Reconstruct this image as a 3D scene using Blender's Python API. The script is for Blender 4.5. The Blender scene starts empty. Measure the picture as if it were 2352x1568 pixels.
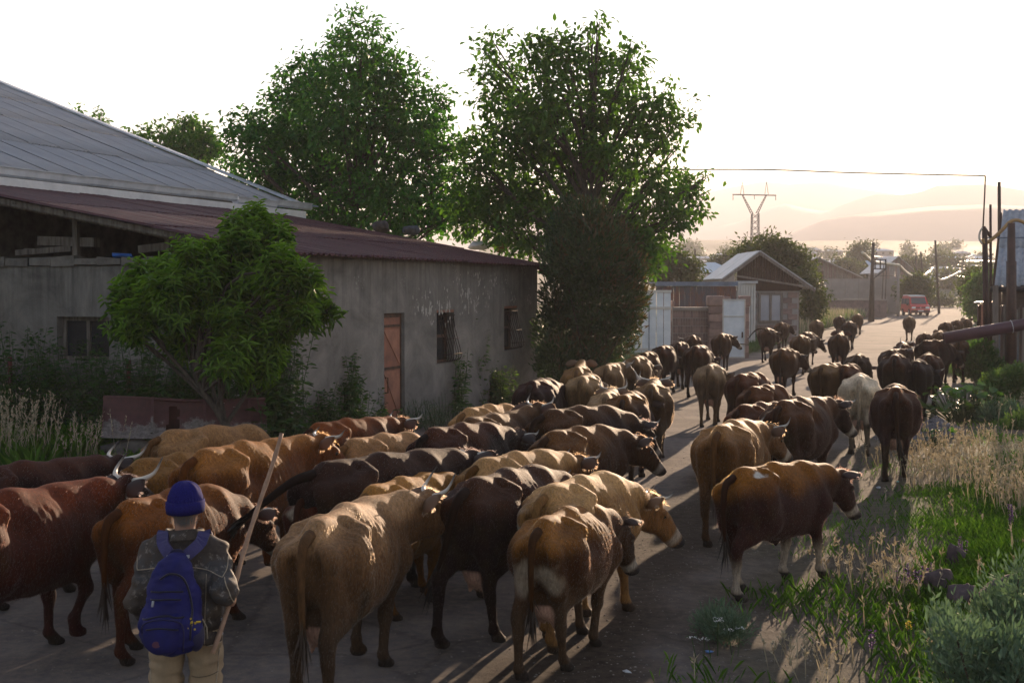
import bpy, math, random
import numpy as np
from mathutils import Vector, Matrix

rng = np.random.default_rng(7)
random.seed(7)
sc = bpy.context.scene
col = sc.collection
PI = math.pi
R = math.radians

# ------------------------------------------------------------------ camera
CAM_H = 2.72
K = 1.3                           # lens factor: depths noted for a wider lens are multiplied by it
FPX = 2286.0 * K                      # focal length in reference pixels (2352 wide)
CX, CY, HOR = 1176.0, 784.0, 661.0
PITCH = math.atan((CY - HOR) / FPX)
cam_d = bpy.data.cameras.new('camera')
cam = bpy.data.objects.new('camera', cam_d)
col.objects.link(cam)
cam.location = (0, 0, CAM_H)
cam.rotation_euler = (PI / 2 - PITCH, 0, 0)
cam_d.sensor_width = 36.0
cam_d.lens = 36.0 * FPX / 2352.0
cam_d.clip_start = 0.1
cam_d.clip_end = 8000
cam_d.dof.use_dof = True
cam_d.dof.focus_distance = 10.0
cam_d.dof.aperture_fstop = 11.0
sc.camera = cam

# ------------------------------------------------------------------ sky and sun
SUN_EL, SUN_AZ = R(10.0), R(19.2)          # azimuth clockwise from +Y
world = bpy.data.worlds.new('World')
sc.world = world
world.use_nodes = True
wn = world.node_tree
bg = wn.nodes['Background']
sky = wn.nodes.new('ShaderNodeTexSky')
sky.sky_type = 'NISHITA'
sky.sun_disc = False
sky.sun_elevation = SUN_EL
sky.sun_rotation = SUN_AZ
sky.altitude = 900
sky.air_density = 1.0
sky.dust_density = 0.5
sky.ozone_density = 1.0
wn.links.new(sky.outputs[0], bg.inputs[0])
bg.inputs[1].default_value = 0.068
sun_d = bpy.data.lights.new('sun', 'SUN')
sun_d.energy = 5.0
sun_d.angle = R(0.6)
sun_d.color = (1.0, 0.73, 0.50)
sun = bpy.data.objects.new('sun', sun_d)
col.objects.link(sun)
sd = Vector((math.sin(SUN_AZ) * math.cos(SUN_EL), math.cos(SUN_AZ) * math.cos(SUN_EL), math.sin(SUN_EL)))
sun.rotation_euler = sd.to_track_quat('Z', 'Y').to_euler()
sc.view_settings.view_transform = 'Standard'
sc.view_settings.look = 'None'
sc.view_settings.gamma = 1.0
sc.view_settings.exposure = 1.95
sc.view_settings.use_curve_mapping = False
cy = sc.cycles
cy.use_denoising = True
cy.denoising_input_passes = 'RGB_ALBEDO_NORMAL'
cy.denoising_prefilter = 'ACCURATE'
cy.use_adaptive_sampling = False
cy.max_bounces = 6
cy.diffuse_bounces = 3
cy.glossy_bounces = 2
cy.transmission_bounces = 3
cy.transparent_max_bounces = 6
cy.volume_bounces = 1
cy.caustics_reflective = False
cy.caustics_refractive = False
cy.sample_clamp_indirect = 4.0

# ------------------------------------------------------------------ helpers
def ray(px, py):
    """direction of a photograph pixel, with unit step along +Y"""
    x = (px - CX) / FPX
    z = -(py - CY) / FPX
    c, s = math.cos(PITCH), math.sin(PITCH)
    d = np.array([x, c + z * s, -s + z * c])
    return d / d[1]
def at_z(px, py, z=0.0):
    d = ray(px, py)
    t = (z - CAM_H) / d[2]
    return np.array([d[0] * t, d[1] * t, z])
def at_y(px, py, y):
    d = ray(px, py) * y
    return np.array([d[0], d[1], CAM_H + d[2]])

def tag(o, label=None, cat=None, group=None, kind=None):
    if label: o['label'] = label
    if cat: o['category'] = cat
    if group: o['group'] = group
    if kind: o['kind'] = kind
    return o
def empty(name, loc=(0, 0, 0), rz=0.0, parent=None):
    o = bpy.data.objects.new(name, None)
    o.empty_display_size = 0.2
    o.location = loc
    o.rotation_euler = (0, 0, rz)
    col.objects.link(o)
    if parent: o.parent = parent
    return o
def thing(name, label, cat, loc=(0, 0, 0), rz=0.0, group=None):
    return tag(empty(name, loc, rz), label, cat, group)
def copy_tree(o, parent=None):
    c = o.copy()
    col.objects.link(c)
    if parent: c.parent = parent
    for ch in list(o.children): copy_tree(ch, c)
    return c

def mesh_np(name, V, F, smooth=False):
    """V (n,3); F: (m,k) array, or a list of such arrays"""
    V = np.asarray(V, dtype=np.float32)
    Fs = F if isinstance(F, list) else [F]
    Fs = [np.asarray(f, dtype=np.int32) for f in Fs if len(f)]
    me = bpy.data.meshes.new(name)
    me.vertices.add(len(V))
    me.vertices.foreach_set('co', V.ravel())
    nl = sum(f.size for f in Fs)
    nf = sum(len(f) for f in Fs)
    me.loops.add(nl)
    me.polygons.add(nf)
    me.loops.foreach_set('vertex_index', np.concatenate([f.ravel() for f in Fs]))
    starts, tot = [], 0
    for f in Fs:
        k = f.shape[1]
        starts.append(np.arange(len(f), dtype=np.int32) * k + tot)
        tot += f.size
    me.polygons.foreach_set('loop_start', np.concatenate(starts))
    me.update(calc_edges=True)
    me.validate()
    if smooth:
        me.polygons.foreach_set('use_smooth', np.ones(len(me.polygons), dtype=bool))
    return me
def link(name, me, mat=None, parent=None, loc=None, rz=None):
    if mat is not None and not me.materials:
        me.materials.append(mat)
    o = bpy.data.objects.new(name, me)
    col.objects.link(o)
    if parent: o.parent = parent
    if loc is not None: o.location = loc
    if rz is not None: o.rotation_euler = (0, 0, rz)
    return o
def set_col(me, name, C):
    C = np.asarray(C, dtype=np.float32)
    if C.shape[1] == 3: C = np.concatenate([C, np.ones((len(C), 1), np.float32)], 1)
    a = me.attributes.new(name, 'FLOAT_COLOR', 'POINT')
    a.data.foreach_set('color', C.ravel())

class MB:
    """collects simple shapes into one mesh"""
    def __init__(s): s.v = []; s.f = []
    def add(s, vs, fs):
        n = len(s.v)
        s.v += [tuple(float(q) for q in p) for p in vs]
        s.f += [tuple(n + i for i in f) for f in fs]
        return s
    def box(s, c, d, rz=0.0, jit=0.0):
        cx, cy_, cz = c; a, b, h = d[0] / 2, d[1] / 2, d[2] / 2
        cr, sr = math.cos(rz), math.sin(rz)
        vs = []
        for z in (-h, h):
            for x, y in ((-a, -b), (a, -b), (a, b), (-a, b)):
                j = [random.uniform(-jit, jit) for _ in range(3)] if jit else (0, 0, 0)
                x2, y2 = x + j[0], y + j[1]
                vs.append((cx + x2 * cr - y2 * sr, cy_ + x2 * sr + y2 * cr, cz + z + j[2]))
        return s.add(vs, [(3, 2, 1, 0), (4, 5, 6, 7), (0, 1, 5, 4), (1, 2, 6, 5), (2, 3, 7, 6), (3, 0, 4, 7)])
    def beam(s, a, b, w, h=None, up=(0, 0, 1)):
        """rectangular bar from a to b"""
        h = h or w
        a, b = Vector(a), Vector(b); d = (b - a).normalized(); u = Vector(up)
        if abs(d.dot(u)) > 0.98: u = Vector((1, 0, 0)) if abs(d.x) < 0.9 else Vector((0, 1, 0))
        sx = d.cross(u).normalized(); sy = sx.cross(d).normalized()
        vs = []
        for p in (a, b):
            for i, j in ((-1, -1), (1, -1), (1, 1), (-1, 1)):
                vs.append(p + sx * i * w / 2 + sy * j * h / 2)
        return s.add(vs, [(3, 2, 1, 0), (4, 5, 6, 7), (0, 1, 5, 4), (1, 2, 6, 5), (2, 3, 7, 6), (3, 0, 4, 7)])
    def tube(s, pts, r, n=8, caps=True):
        pts = [Vector(p) for p in pts]
        rs = r if isinstance(r, (list, tuple, np.ndarray)) else [r] * len(pts)
        vs, fs = [], []
        prev = None
        for i, p in enumerate(pts):
            d = (pts[min(i + 1, len(pts) - 1)] - pts[max(i - 1, 0)]).normalized()
            if prev is None:
                u = Vector((0, 0, 1)) if abs(d.z) < 0.9 else Vector((1, 0, 0))
                sx = d.cross(u).normalized()
            else:
                sx = (prev - d * prev.dot(d)).normalized()
            prev = sx
            sy = d.cross(sx)
            for k in range(n):
                t = 2 * PI * k / n
                vs.append(p + (sx * math.cos(t) + sy * math.sin(t)) * float(rs[i]))
        for i in range(len(pts) - 1):
            for k in range(n):
                k2 = (k + 1) % n
                fs.append((i * n + k, i * n + k2, (i + 1) * n + k2, (i + 1) * n + k))
        if caps:
            fs.append(tuple(range(n))[::-1]); fs.append(tuple((len(pts) - 1) * n + k for k in range(n)))
        return s.add(vs, fs)
    def quad(s, a, b, c, d): return s.add([a, b, c, d], [(0, 1, 2, 3)])
    def mesh(s, name, smooth=False, bevel=0.0):
        me = bpy.data.meshes.new(name)
        me.from_pydata(s.v, [], s.f)
        me.update()
        if bevel:
            import bmesh
            bm = bmesh.new(); bm.from_mesh(me)
            bmesh.ops.bevel(bm, geom=bm.edges[:], offset=bevel, segments=2, affect='EDGES', profile=0.6)
            bm.to_mesh(me); bm.free()
        if smooth:
            me.polygons.foreach_set('use_smooth', np.ones(len(me.polygons), dtype=bool))
        return me
    def build(s, name, mat, parent=None, smooth=False, bevel=0.0, loc=None, rz=None):
        return link(name, s.mesh(name, smooth, bevel), mat, parent, loc, rz)

# ------------------------------------------------------------------ materials
def nodes_of(name):
    m = bpy.data.materials.new(name)
    m.use_nodes = True
    nt = m.node_tree
    return m, nt, nt.nodes['Principled BSDF']
def _noise(nt, scale, detail=4, rough=0.6, vec=None, dist=0.0):
    n = nt.nodes.new('ShaderNodeTexNoise')
    n.inputs['Scale'].default_value = scale
    n.inputs['Detail'].default_value = detail
    n.inputs['Roughness'].default_value = rough
    n.inputs['Distortion'].default_value = dist
    if vec is not None: nt.links.new(vec, n.inputs['Vector'])
    return n
def _coords(nt, kind='Object', scale=(1, 1, 1)):
    t = nt.nodes.new('ShaderNodeTexCoord')
    mp = nt.nodes.new('ShaderNodeMapping')
    mp.inputs['Scale'].default_value = scale
    nt.links.new(t.outputs[kind], mp.inputs[0])
    return mp.outputs[0]
def _ramp(nt, fac, stops):
    r = nt.nodes.new('ShaderNodeValToRGB')
    e = r.color_ramp.elements
    while len(e) < len(stops): e.new(0.5)
    for k, (p, c) in enumerate(stops):
        e[k].position = p
        e[k].color = (c[0], c[1], c[2], 1) if not isinstance(c, (int, float)) else (c, c, c, 1)
    nt.links.new(fac, r.inputs[0])
    return r.outputs[0]
def _mix(nt, fac, a, b, mode='MIX'):
    m = nt.nodes.new('ShaderNodeMix'); m.data_type = 'RGBA'; m.blend_type = mode
    if isinstance(fac, (int, float)): m.inputs[0].default_value = fac
    else: nt.links.new(fac, m.inputs[0])
    for i, q in ((6, a), (7, b)):
        if isinstance(q, (tuple, list)): m.inputs[i].default_value = (q[0], q[1], q[2], 1)
        else: nt.links.new(q, m.inputs[i])
    return m.outputs[2]
def _bump(nt, b, height, strength=0.3, dist=0.02, prev=None):
    n = nt.nodes.new('ShaderNodeBump')
    n.inputs['Strength'].default_value = strength
    n.inputs['Distance'].default_value = dist
    nt.links.new(height, n.inputs['Height'])
    if prev is not None: nt.links.new(prev, n.inputs['Normal'])
    nt.links.new(n.outputs[0], b.inputs['Normal'])
    return n.outputs[0]
_mats = {}
def mat(name, c1, c2=None, rough=0.8, scale=6.0, metal=0.0, bump=0.3, bscale=40.0, stretch=(1, 1, 1), spec=0.3, lo=0.35, hi=0.65):
    """two-tone noisy surface with fine relief"""
    if name in _mats: return _mats[name]
    m, nt, b = nodes_of(name)
    c2 = c2 or tuple(x * 0.65 for x in c1)
    v = _coords(nt, 'Object', stretch)
    n = _noise(nt, scale, 6, 0.65, v)
    c = _ramp(nt, n.outputs[0], [(lo, c2), (hi, c1)])
    nt.links.new(c, b.inputs['Base Color'])
    b.inputs['Roughness'].default_value = rough
    b.inputs['Metallic'].default_value = metal
    b.inputs['Specular IOR Level'].default_value = spec
    if bump:
        n2 = _noise(nt, bscale, 5, 0.7, v)
        _bump(nt, b, n2.outputs[0], bump, 0.01)
    _mats[name] = m
    return m
def leaf_mat(name, c1, c2, trans=0.45, rough=0.5, tcol=None):
    """thin leaf: diffuse top plus light through the blade, colour varied by an attribute"""
    m, nt, b = nodes_of(name)
    a = nt.nodes.new('ShaderNodeAttribute'); a.attribute_name = 'tint'
    c = _mix(nt, a.outputs['Fac'], c1, c2)
    nt.links.new(c, b.inputs['Base Color'])
    b.inputs['Roughness'].default_value = rough
    b.inputs['Specular IOR Level'].default_value = 0.35
    t = nt.nodes.new('ShaderNodeBsdfTranslucent')
    tc = tcol or (1.25, 1.35, 0.5)
    t2 = _mix(nt, 1.0, c, tc, 'MULTIPLY')
    nt.links.new(t2, t.inputs[0])
    mx = nt.nodes.new('ShaderNodeMixShader'); mx.inputs[0].default_value = trans
    nt.links.new(b.outputs[0], mx.inputs[1]); nt.links.new(t.outputs[0], mx.inputs[2])
    nt.links.new(mx.outputs[0], nt.nodes['Material Output'].inputs[0])
    return m
# ------------------------------------------------------------------ implicit bodies (signed distance -> one continuous mesh)
class SDF:
    def __init__(s, lo, hi, vox):
        s.lo = np.array(lo, float); s.vox = vox
        s.n = np.ceil((np.array(hi) - s.lo) / vox).astype(int) + 1
        s.D = np.full(tuple(s.n), 0.3, dtype=np.float32)
        s.ax = [(s.lo[i] + np.arange(s.n[i]) * vox).astype(np.float32) for i in range(3)]
    def _blk(s, lo, hi, m=0.10):
        a = np.clip(np.floor((np.array(lo) - m - s.lo) / s.vox).astype(int), 0, s.n - 1)
        b = np.clip(np.ceil((np.array(hi) + m - s.lo) / s.vox).astype(int) + 1, 1, s.n)
        sl = tuple(slice(a[i], b[i]) for i in range(3))
        g = [s.ax[i][sl[i]] for i in range(3)]
        return sl, g[0][:, None, None], g[1][None, :, None], g[2][None, None, :]
    def _un(s, sl, d, k):
        D = s.D[sl]
        h = np.clip(0.5 + 0.5 * (D - d) / k, 0, 1)
        s.D[sl] = D + (d - D) * h - k * h * (1 - h)
    def cone(s, a, b, ra, rb, k=0.04):
        a = np.array(a, float); b = np.array(b, float)
        rm = max(ra, rb)
        sl, X, Y, Z = s._blk(np.minimum(a, b) - rm, np.maximum(a, b) + rm)
        ab = b - a; l2 = float(ab @ ab) + 1e-9
        t = np.clip(((X - a[0]) * ab[0] + (Y - a[1]) * ab[1] + (Z - a[2]) * ab[2]) / l2, 0, 1)
        d = np.sqrt((X - a[0] - t * ab[0]) ** 2 + (Y - a[1] - t * ab[1]) ** 2 + (Z - a[2] - t * ab[2]) ** 2) - (ra + (rb - ra) * t)
        s._un(sl, d, k)
    def _ell(s, c, r, M=None):
        c = np.array(c, float); r = np.array(r, float)
        rr = r if M is None else np.full(3, r.max())
        sl, X, Y, Z = s._blk(c - rr, c + rr)
        x, y, z = X - c[0], Y - c[1], Z - c[2]
        if M is not None:
            x, y, z = (M[0][0] * x + M[0][1] * y + M[0][2] * z, M[1][0] * x + M[1][1] * y + M[1][2] * z, M[2][0] * x + M[2][1] * y + M[2][2] * z)
        k0 = np.sqrt((x / r[0]) ** 2 + (y / r[1]) ** 2 + (z / r[2]) ** 2)
        k1 = np.sqrt((x / r[0] ** 2) ** 2 + (y / r[1] ** 2) ** 2 + (z / r[2] ** 2) ** 2) + 1e-6
        return sl, k0 * (k0 - 1) / k1
    def ell(s, c, r, k=0.05, M=None):
        sl, d = s._ell(c, r, M); s._un(sl, d, k)
    def cut(s, c, r, k=0.05):
        sl, d = s._ell(c, r)
        D = s.D[sl]
        h = np.clip(0.5 - 0.5 * (D + d) / k, 0, 1)
        s.D[sl] = D + (-d - D) * h + k * h * (1 - h)
    def mesh(s, relax=1):
        """naive surface nets"""
        D = s.D; ins = D < 0
        nx, ny, nz = D.shape
        c8 = [(i, j, k) for i in (0, 1) for j in (0, 1) for k in (0, 1)]
        cnt = np.zeros((nx - 1, ny - 1, nz - 1), np.int8)
        for i, j, k in c8: cnt += ins[i:nx - 1 + i, j:ny - 1 + j, k:nz - 1 + k]
        cells = np.argwhere((cnt > 0) & (cnt < 8))
        idx = np.full(cnt.shape, -1, np.int32)
        idx[cells[:, 0], cells[:, 1], cells[:, 2]] = np.arange(len(cells))
        P = np.zeros((len(cells), 3)); W = np.zeros(len(cells))
        for p in c8:
            for ax in range(3):
                if p[ax]: continue
                q = list(p); q[ax] = 1
                a = D[cells[:, 0] + p[0], cells[:, 1] + p[1], cells[:, 2] + p[2]]
                b = D[cells[:, 0] + q[0], cells[:, 1] + q[1], cells[:, 2] + q[2]]
                m = (a < 0) != (b < 0)
                t = np.where(m, a / np.where(m, a - b, 1), 0)
                pt = np.tile(np.array(p, float), (len(cells), 1)); pt[:, ax] += t
                P += pt * m[:, None]; W += m
        V = s.lo + (cells + P / W[:, None]) * s.vox
        F = []
        for ax in range(3):
            sl0 = [slice(None)] * 3; sl1 = [slice(None)] * 3
            sl0[ax] = slice(0, -1); sl1[ax] = slice(1, None)
            e = np.argwhere(ins[tuple(sl0)] != ins[tuple(sl1)])
            u, v = [(1, 2), (2, 0), (0, 1)][ax]
            ok = (e[:, u] > 0) & (e[:, v] > 0) & (e[:, u] < D.shape[u] - 1) & (e[:, v] < D.shape[v] - 1)
            e = e[ok]
            fl = ins[e[:, 0], e[:, 1], e[:, 2]]
            def ci(du, dv):
                q = e.copy(); q[:, u] += du; q[:, v] += dv
                return idx[q[:, 0], q[:, 1], q[:, 2]]
            f = np.stack([ci(-1, -1), ci(0, -1), ci(0, 0), ci(-1, 0)], 1)
            f[~fl] = f[~fl][:, ::-1]
            F.append(f)
        F = np.concatenate(F)
        F = F[(F >= 0).all(1)]
        for _ in range(relax):
            S = np.zeros_like(V); C = np.zeros(len(V))
            for a, b in ((0, 1), (1, 2), (2, 3), (3, 0)):
                np.add.at(S, F[:, a], V[F[:, b]]); np.add.at(S, F[:, b], V[F[:, a]])
                np.add.at(C, F[:, a], 1); np.add.at(C, F[:, b], 1)
            V = V * 0.5 + 0.5 * S / np.maximum(C, 1)[:, None]
        return V, F
def normals_np(V, F):
    n = np.cross(V[F[:, 2]] - V[F[:, 0]], V[F[:, 3]] - V[F[:, 1]])
    N = np.zeros_like(V)
    for k in range(4): np.add.at(N, F[:, k], n)
    return N / (np.linalg.norm(N, axis=1, keepdims=True) + 1e-9)
def sstep(a, b, x):
    t = np.clip((x - a) / (b - a), 0, 1)
    return t * t * (3 - 2 * t)
def vnoise(P, scale, seed=0):
    """cheap smooth 3-D value noise in 0..1"""
    Q = P * scale + seed * 17.31
    i = np.floor(Q).astype(int); f = Q - i; f = f * f * (3 - 2 * f)
    out = np.zeros(len(P))
    for dx in (0, 1):
        for dy in (0, 1):
            for dz in (0, 1):
                h = (i[:, 0] + dx) * 374761393 + (i[:, 1] + dy) * 668265263 + (i[:, 2] + dz) * 2147483647 + seed * 974711
                h = (h ^ (h >> 13)) * 1274126177
                h = ((h ^ (h >> 16)) & 0xffff) / 65535.0
                w = (f[:, 0] if dx else 1 - f[:, 0]) * (f[:, 1] if dy else 1 - f[:, 1]) * (f[:, 2] if dz else 1 - f[:, 2])
                out += w * h
    return out
def tube_np(pts, rads, n=8):
    """swept tube as arrays, closed by end fans collapsed to a point"""
    pts = np.asarray(pts, float); m = len(pts)
    T = np.gradient(pts, axis=0); T /= np.linalg.norm(T, axis=1, keepdims=True) + 1e-9
    u = np.array([1.0, 0, 0]) if abs(T[0][0]) < 0.9 else np.array([0, 1.0, 0])
    V = []
    for i in range(m):
        u = u - T[i] * (u @ T[i]); u /= np.linalg.norm(u) + 1e-9
        w = np.cross(T[i], u)
        a = np.arange(n) * 2 * PI / n
        V.append(pts[i] + (np.cos(a)[:, None] * u + np.sin(a)[:, None] * w) * rads[i])
    V = np.concatenate(V)
    F = []
    for i in range(m - 1):
        for k in range(n):
            F.append((i * n + k, i * n + (k + 1) % n, (i + 1) * n + (k + 1) % n, (i + 1) * n + k))
    return V, np.array(F)
def spline(pts, n):
    """Catmull-Rom through the points"""
    P = np.asarray(pts, float); P = np.vstack([2 * P[0] - P[1], P, 2 * P[-1] - P[-2]])
    out = []
    segs = len(P) - 3
    for q in np.linspace(0, segs - 1e-6, n):
        i = int(q); t = q - i
        a, b, c, d = P[i:i + 4]
        out.append(0.5 * (2 * b + (c - a) * t + (2 * a - 5 * b + 4 * c - d) * t * t + (3 * b - a - 3 * c + d) * t ** 3))
    return np.array(out)
# ------------------------------------------------------------------ ground, road, hills, air
def px_line(pts): return np.array([at_z(x, y)[:2] for x, y in pts])
ROAD_L = np.vstack([[-14, -5], [-14, 6 * K], [-11, 12.5 * K], px_line([(0, 1085), (640, 1048), (850, 992), (1040, 940), (1230, 884), (1480, 846), (1570, 828), (1740, 812), (1850, 776), (1960, 737), (2070, 714), (2150, 700), (2190, 690)]), [160, 400 * K]])
ROAD_R = np.vstack([[1.2, -5], [1.2, 4.5 * K], px_line([(1500, 1568), (1560, 1350), (1640, 1190), (1880, 1050), (1990, 970), (2085, 925), (2140, 865), (2200, 800), (2232, 750), (2236, 720), (2222, 693)]), [172, 400 * K]])
def xl(y): return np.interp(y, ROAD_L[:, 1], ROAD_L[:, 0])
def xr(y): return np.interp(y, ROAD_R[:, 1], ROAD_R[:, 0])
def road_mask(x, y, n):
    """1 on the roadway (and on the side road), 0 on the verges"""
    l, r = xl(y), xr(y)
    d = np.minimum(x - l, r - x)
    side = np.minimum(np.minimum(y - 23.4 * K, 29.3 * K - y), np.minimum(x - l, 26 - x))
    d = np.maximum(d, side)
    return sstep(-.5, .5, d + (n - .5) * 1.6)
def ground_h(x, y):
    P = np.stack([x, y, np.zeros_like(x)], 1)
    n = vnoise(P, .35, 3); n2 = vnoise(P, 1.3, 5); n3 = vnoise(P, 4.0, 6)
    m = road_mask(x, y, n)
    near = 1 - sstep(60 * K, 130 * K, y)
    off = np.maximum(x - xr(y), 0)
    bank = .22 * sstep(.6, 3.5, off) * (1 - m) * near * (1 - sstep(23 * K, 25 * K, y))
    h = (1 - m) * ((n - .5) * .10 + (n2 - .5) * .07) + m * ((n - .5) * .05 + (n2 - .5) * .022 + (n3 - .5) * .010)
    return h * near + bank
def axis(a, b, step, far, k=1.12):
    c = list(np.arange(a, b, step)); s_ = step
    while c[-1] < far: s_ *= k; c.append(c[-1] + s_)
    s_ = step
    while c[0] > -far: s_ *= k; c.insert(0, c[0] - s_)
    return np.array(c)
gx = axis(-10, 14, .17, 2600, 1.14); gy = axis(4, 40, .17, 2600, 1.14)
GX, GY = np.meshgrid(gx, gy, indexing='ij')
fx, fy = GX.ravel(), GY.ravel()
GZ = ground_h(fx, fy)
nx_, ny_ = len(gx), len(gy)
ii = (np.arange(nx_ - 1)[:, None] * ny_ + np.arange(ny_ - 1)[None]).ravel()
gme = mesh_np('ground', np.stack([fx, fy, GZ], 1), np.stack([ii, ii + ny_, ii + ny_ + 1, ii + 1], 1), True)
P0 = np.stack([fx, fy, 0 * fx], 1)
nr = vnoise(P0, .8, 3) * .6 + vnoise(P0, 2.6, 4) * .4
rm = road_mask(fx, fy, nr)
# mud churned by hooves along the right edge, worn dirt path beyond it
dr = fx - xr(fy)
mud = (1 - sstep(.2, 1.1, np.abs(dr + .35) + (nr - .5) * 1.4)) * (1 - sstep(14 * K, 19 * K, fy))
path = (1 - sstep(.9, 2.1, np.abs(dr - 1.0) + (nr - .5) * 1.8)) * (1 - sstep(20 * K, 23 * K, fy))
grass = (1 - rm) * (1 - path * .85) * sstep(.25, .6, vnoise(P0, .6, 9) * .6 + nr * .5)
a = gme.attributes.new('masks', 'FLOAT_COLOR', 'POINT')
a.data.foreach_set('color', np.stack([rm, grass, mud, np.ones_like(rm)], 1).astype(np.float32).ravel())
m_ground, nt, b = nodes_of('lane_ground')
at = nt.nodes.new('ShaderNodeAttribute'); at.attribute_name = 'masks'
sp = nt.nodes.new('ShaderNodeSeparateColor'); nt.links.new(at.outputs['Color'], sp.inputs[0])
v = _coords(nt, 'Object')
n1 = _noise(nt, .9, 8, .65, v); n2 = _noise(nt, 9, 8, .75, v); n3 = _noise(nt, 60, 4, .7, v)
vs = _coords(nt, 'Object', (1.0, .25, 1)); n4 = _noise(nt, 1.6, 6, .6, vs)
road = _mix(nt, .5, _ramp(nt, n1.outputs[0], [(.3, (.070, .067, .068)), (.7, (.130, .120, .116))]), _ramp(nt, n4.outputs[0], [(.35, (.065, .06, .06)), (.65, (.145, .13, .12))]))
road = _mix(nt, _ramp(nt, n2.outputs[0], [(.42, 0.), (.62, .75)]), road, (.165, .14, .118))
road = _mix(nt, _ramp(nt, n3.outputs[0], [(.60, 0.), (.70, .55)]), road, (.06, .055, .05))
dirt = _ramp(nt, n2.outputs[0], [(.3, (.055, .045, .036)), (.7, (.15, .122, .098))])
turf = _ramp(nt, n2.outputs[0], [(.3, (.024, .042, .010)), (.6, (.048, .075, .018)), (.8, (.12, .11, .055))])
vo = nt.nodes.new('ShaderNodeTexVoronoi'); vo.feature = 'DISTANCE_TO_EDGE'; vo.inputs['Scale'].default_value = .55
wv = _mix(nt, .12, v, n2.outputs['Color']); nt.links.new(wv, vo.inputs['Vector'])
road = _mix(nt, _ramp(nt, vo.outputs['Distance'], [(.003, .35), (.014, 0.)]), road, (.035, .032, .030))
n5 = _noise(nt, .45, 6, .7, v); road = _mix(nt, 1.0, road, _ramp(nt, n5.outputs[0], [(.3, (.75, .73, .73)), (.7, (1.6, 1.52, 1.44))]), 'MULTIPLY')
n6 = _noise(nt, 22, 6, .8, v); road = _mix(nt, _ramp(nt, n6.outputs[0], [(.66, 0.), (.74, .8)]), road, (.045, .036, .028))
cc = _mix(nt, sp.outputs[1], dirt, turf)
cc = _mix(nt, sp.outputs[0], cc, road)
cc = _mix(nt, sp.outputs[2], cc, _ramp(nt, n2.outputs[0], [(.35, (.030, .022, .016)), (.7, (.085, .066, .05))]))
nt.links.new(cc, b.inputs['Base Color'])
b.inputs['Roughness'].default_value = .95
b.inputs['Specular IOR Level'].default_value = .08
bn = _bump(nt, b, n2.outputs[0], .55, .035)
_bump(nt, b, n3.outputs[0], .5, .012, bn)
ground = link('ground', gme, m_ground)
tag(ground, 'grey dusty lane with grassy dirt verges running to the hills', None, None, 'structure')

def hill_mesh(name, prof, d, back, m, seed, foot=0.0):
    """a ridge whose crest follows the profile (photo pixels) at distance d"""
    xs = np.linspace(prof[0][0], prof[-1][0], 150)
    ys = np.interp(xs, [p[0] for p in prof], [p[1] for p in prof])
    V, nt_ = [], 16
    for i, (x, y) in enumerate(zip(xs, ys)):
        c = at_y(x, y, d); 
        for j in range(nt_):
            t = j / (nt_ - 1) * 2 - 1                      # -1 front foot, 0 crest, 1 behind
            w = 1 - abs(t); z = foot + (c[2] - foot) * (w * w * (3 - 2 * w) * .5 + w * .5)
            k = (d + t * back) / d
            V.append((c[0] * k, c[1] * k, z))
    V = np.array(V)
    n = (vnoise(V, 1 / 210., seed) - .5) * 30 + (vnoise(V, 1 / 75., seed + 1) - .5) * 11
    V[:, 2] += n * sstep(0, .5, V[:, 2] / V[:, 2].max()) * .7
    n_ = len(xs)
    ii = (np.arange(n_ - 1)[:, None] * nt_ + np.arange(nt_ - 1)[None]).ravel()
    o = link(name, mesh_np(name, V, np.stack([ii, ii + nt_, ii + nt_ + 1, ii + 1], 1), True), m)
    return o
m_hill = mat('hill_scrub', (.17, .14, .09), (.075, .08, .05), .9, .008, 0, .2, .2)
for prof, d, back, sd, lb in (
    ([(-1500, 640), (200, 560), (900, 520), (1300, 470), (1500, 458), (1603, 437), (1700, 412), (1755, 403), (1811, 414), (1850, 408), (1891, 406), (1991, 433), (2100, 450), (2300, 430), (2700, 470), (3200, 560)], 3100, 700, 1, 'tallest pale ridge fading into the sky'),
    ([(600, 640), (1300, 560), (1500, 540), (1610, 520), (1699, 496), (1760, 470), (1803, 456), (1860, 470), (1899, 476), (1960, 455), (2012, 440), (2060, 444), (2112, 440), (2151, 424), (2260, 420), (2400, 440), (2800, 520), (3200, 600)], 2400, 560, 2, 'middle hazy ridge behind the village'),
    ([(1200, 640), (1500, 575), (1640, 560), (1790, 540), (1904, 503), (1980, 494), (2068, 485), (2150, 475), (2260, 472), (2400, 480), (2800, 540), (3200, 620)], 1700, 480, 4, 'nearest hazy hillside with scattered houses')):
    tag(hill_mesh('hills', prof, d, back, m_hill, sd), lb, None, None, 'structure')

# the dusty evening air
m_haze = bpy.data.materials.new('haze'); m_haze.use_nodes = True
nt = m_haze.node_tree
for q in list(nt.nodes):
    if q.type != 'OUTPUT_MATERIAL': nt.nodes.remove(q)
pv = nt.nodes.new('ShaderNodeVolumePrincipled')
pv.inputs['Color'].default_value = (.95, .92, .95, 1)
pv.inputs['Density'].default_value = 0.00044
pv.inputs['Anisotropy'].default_value = .18
nt.links.new(pv.outputs[0], nt.nodes['Material Output'].inputs['Volume'])
hz = MB().box((0, 1500, 148), (9600, 8400, 300)).build('haze', m_haze)
tag(hz, 'warm dusty evening haze over the village and hills', None, None, 'stuff')
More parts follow.
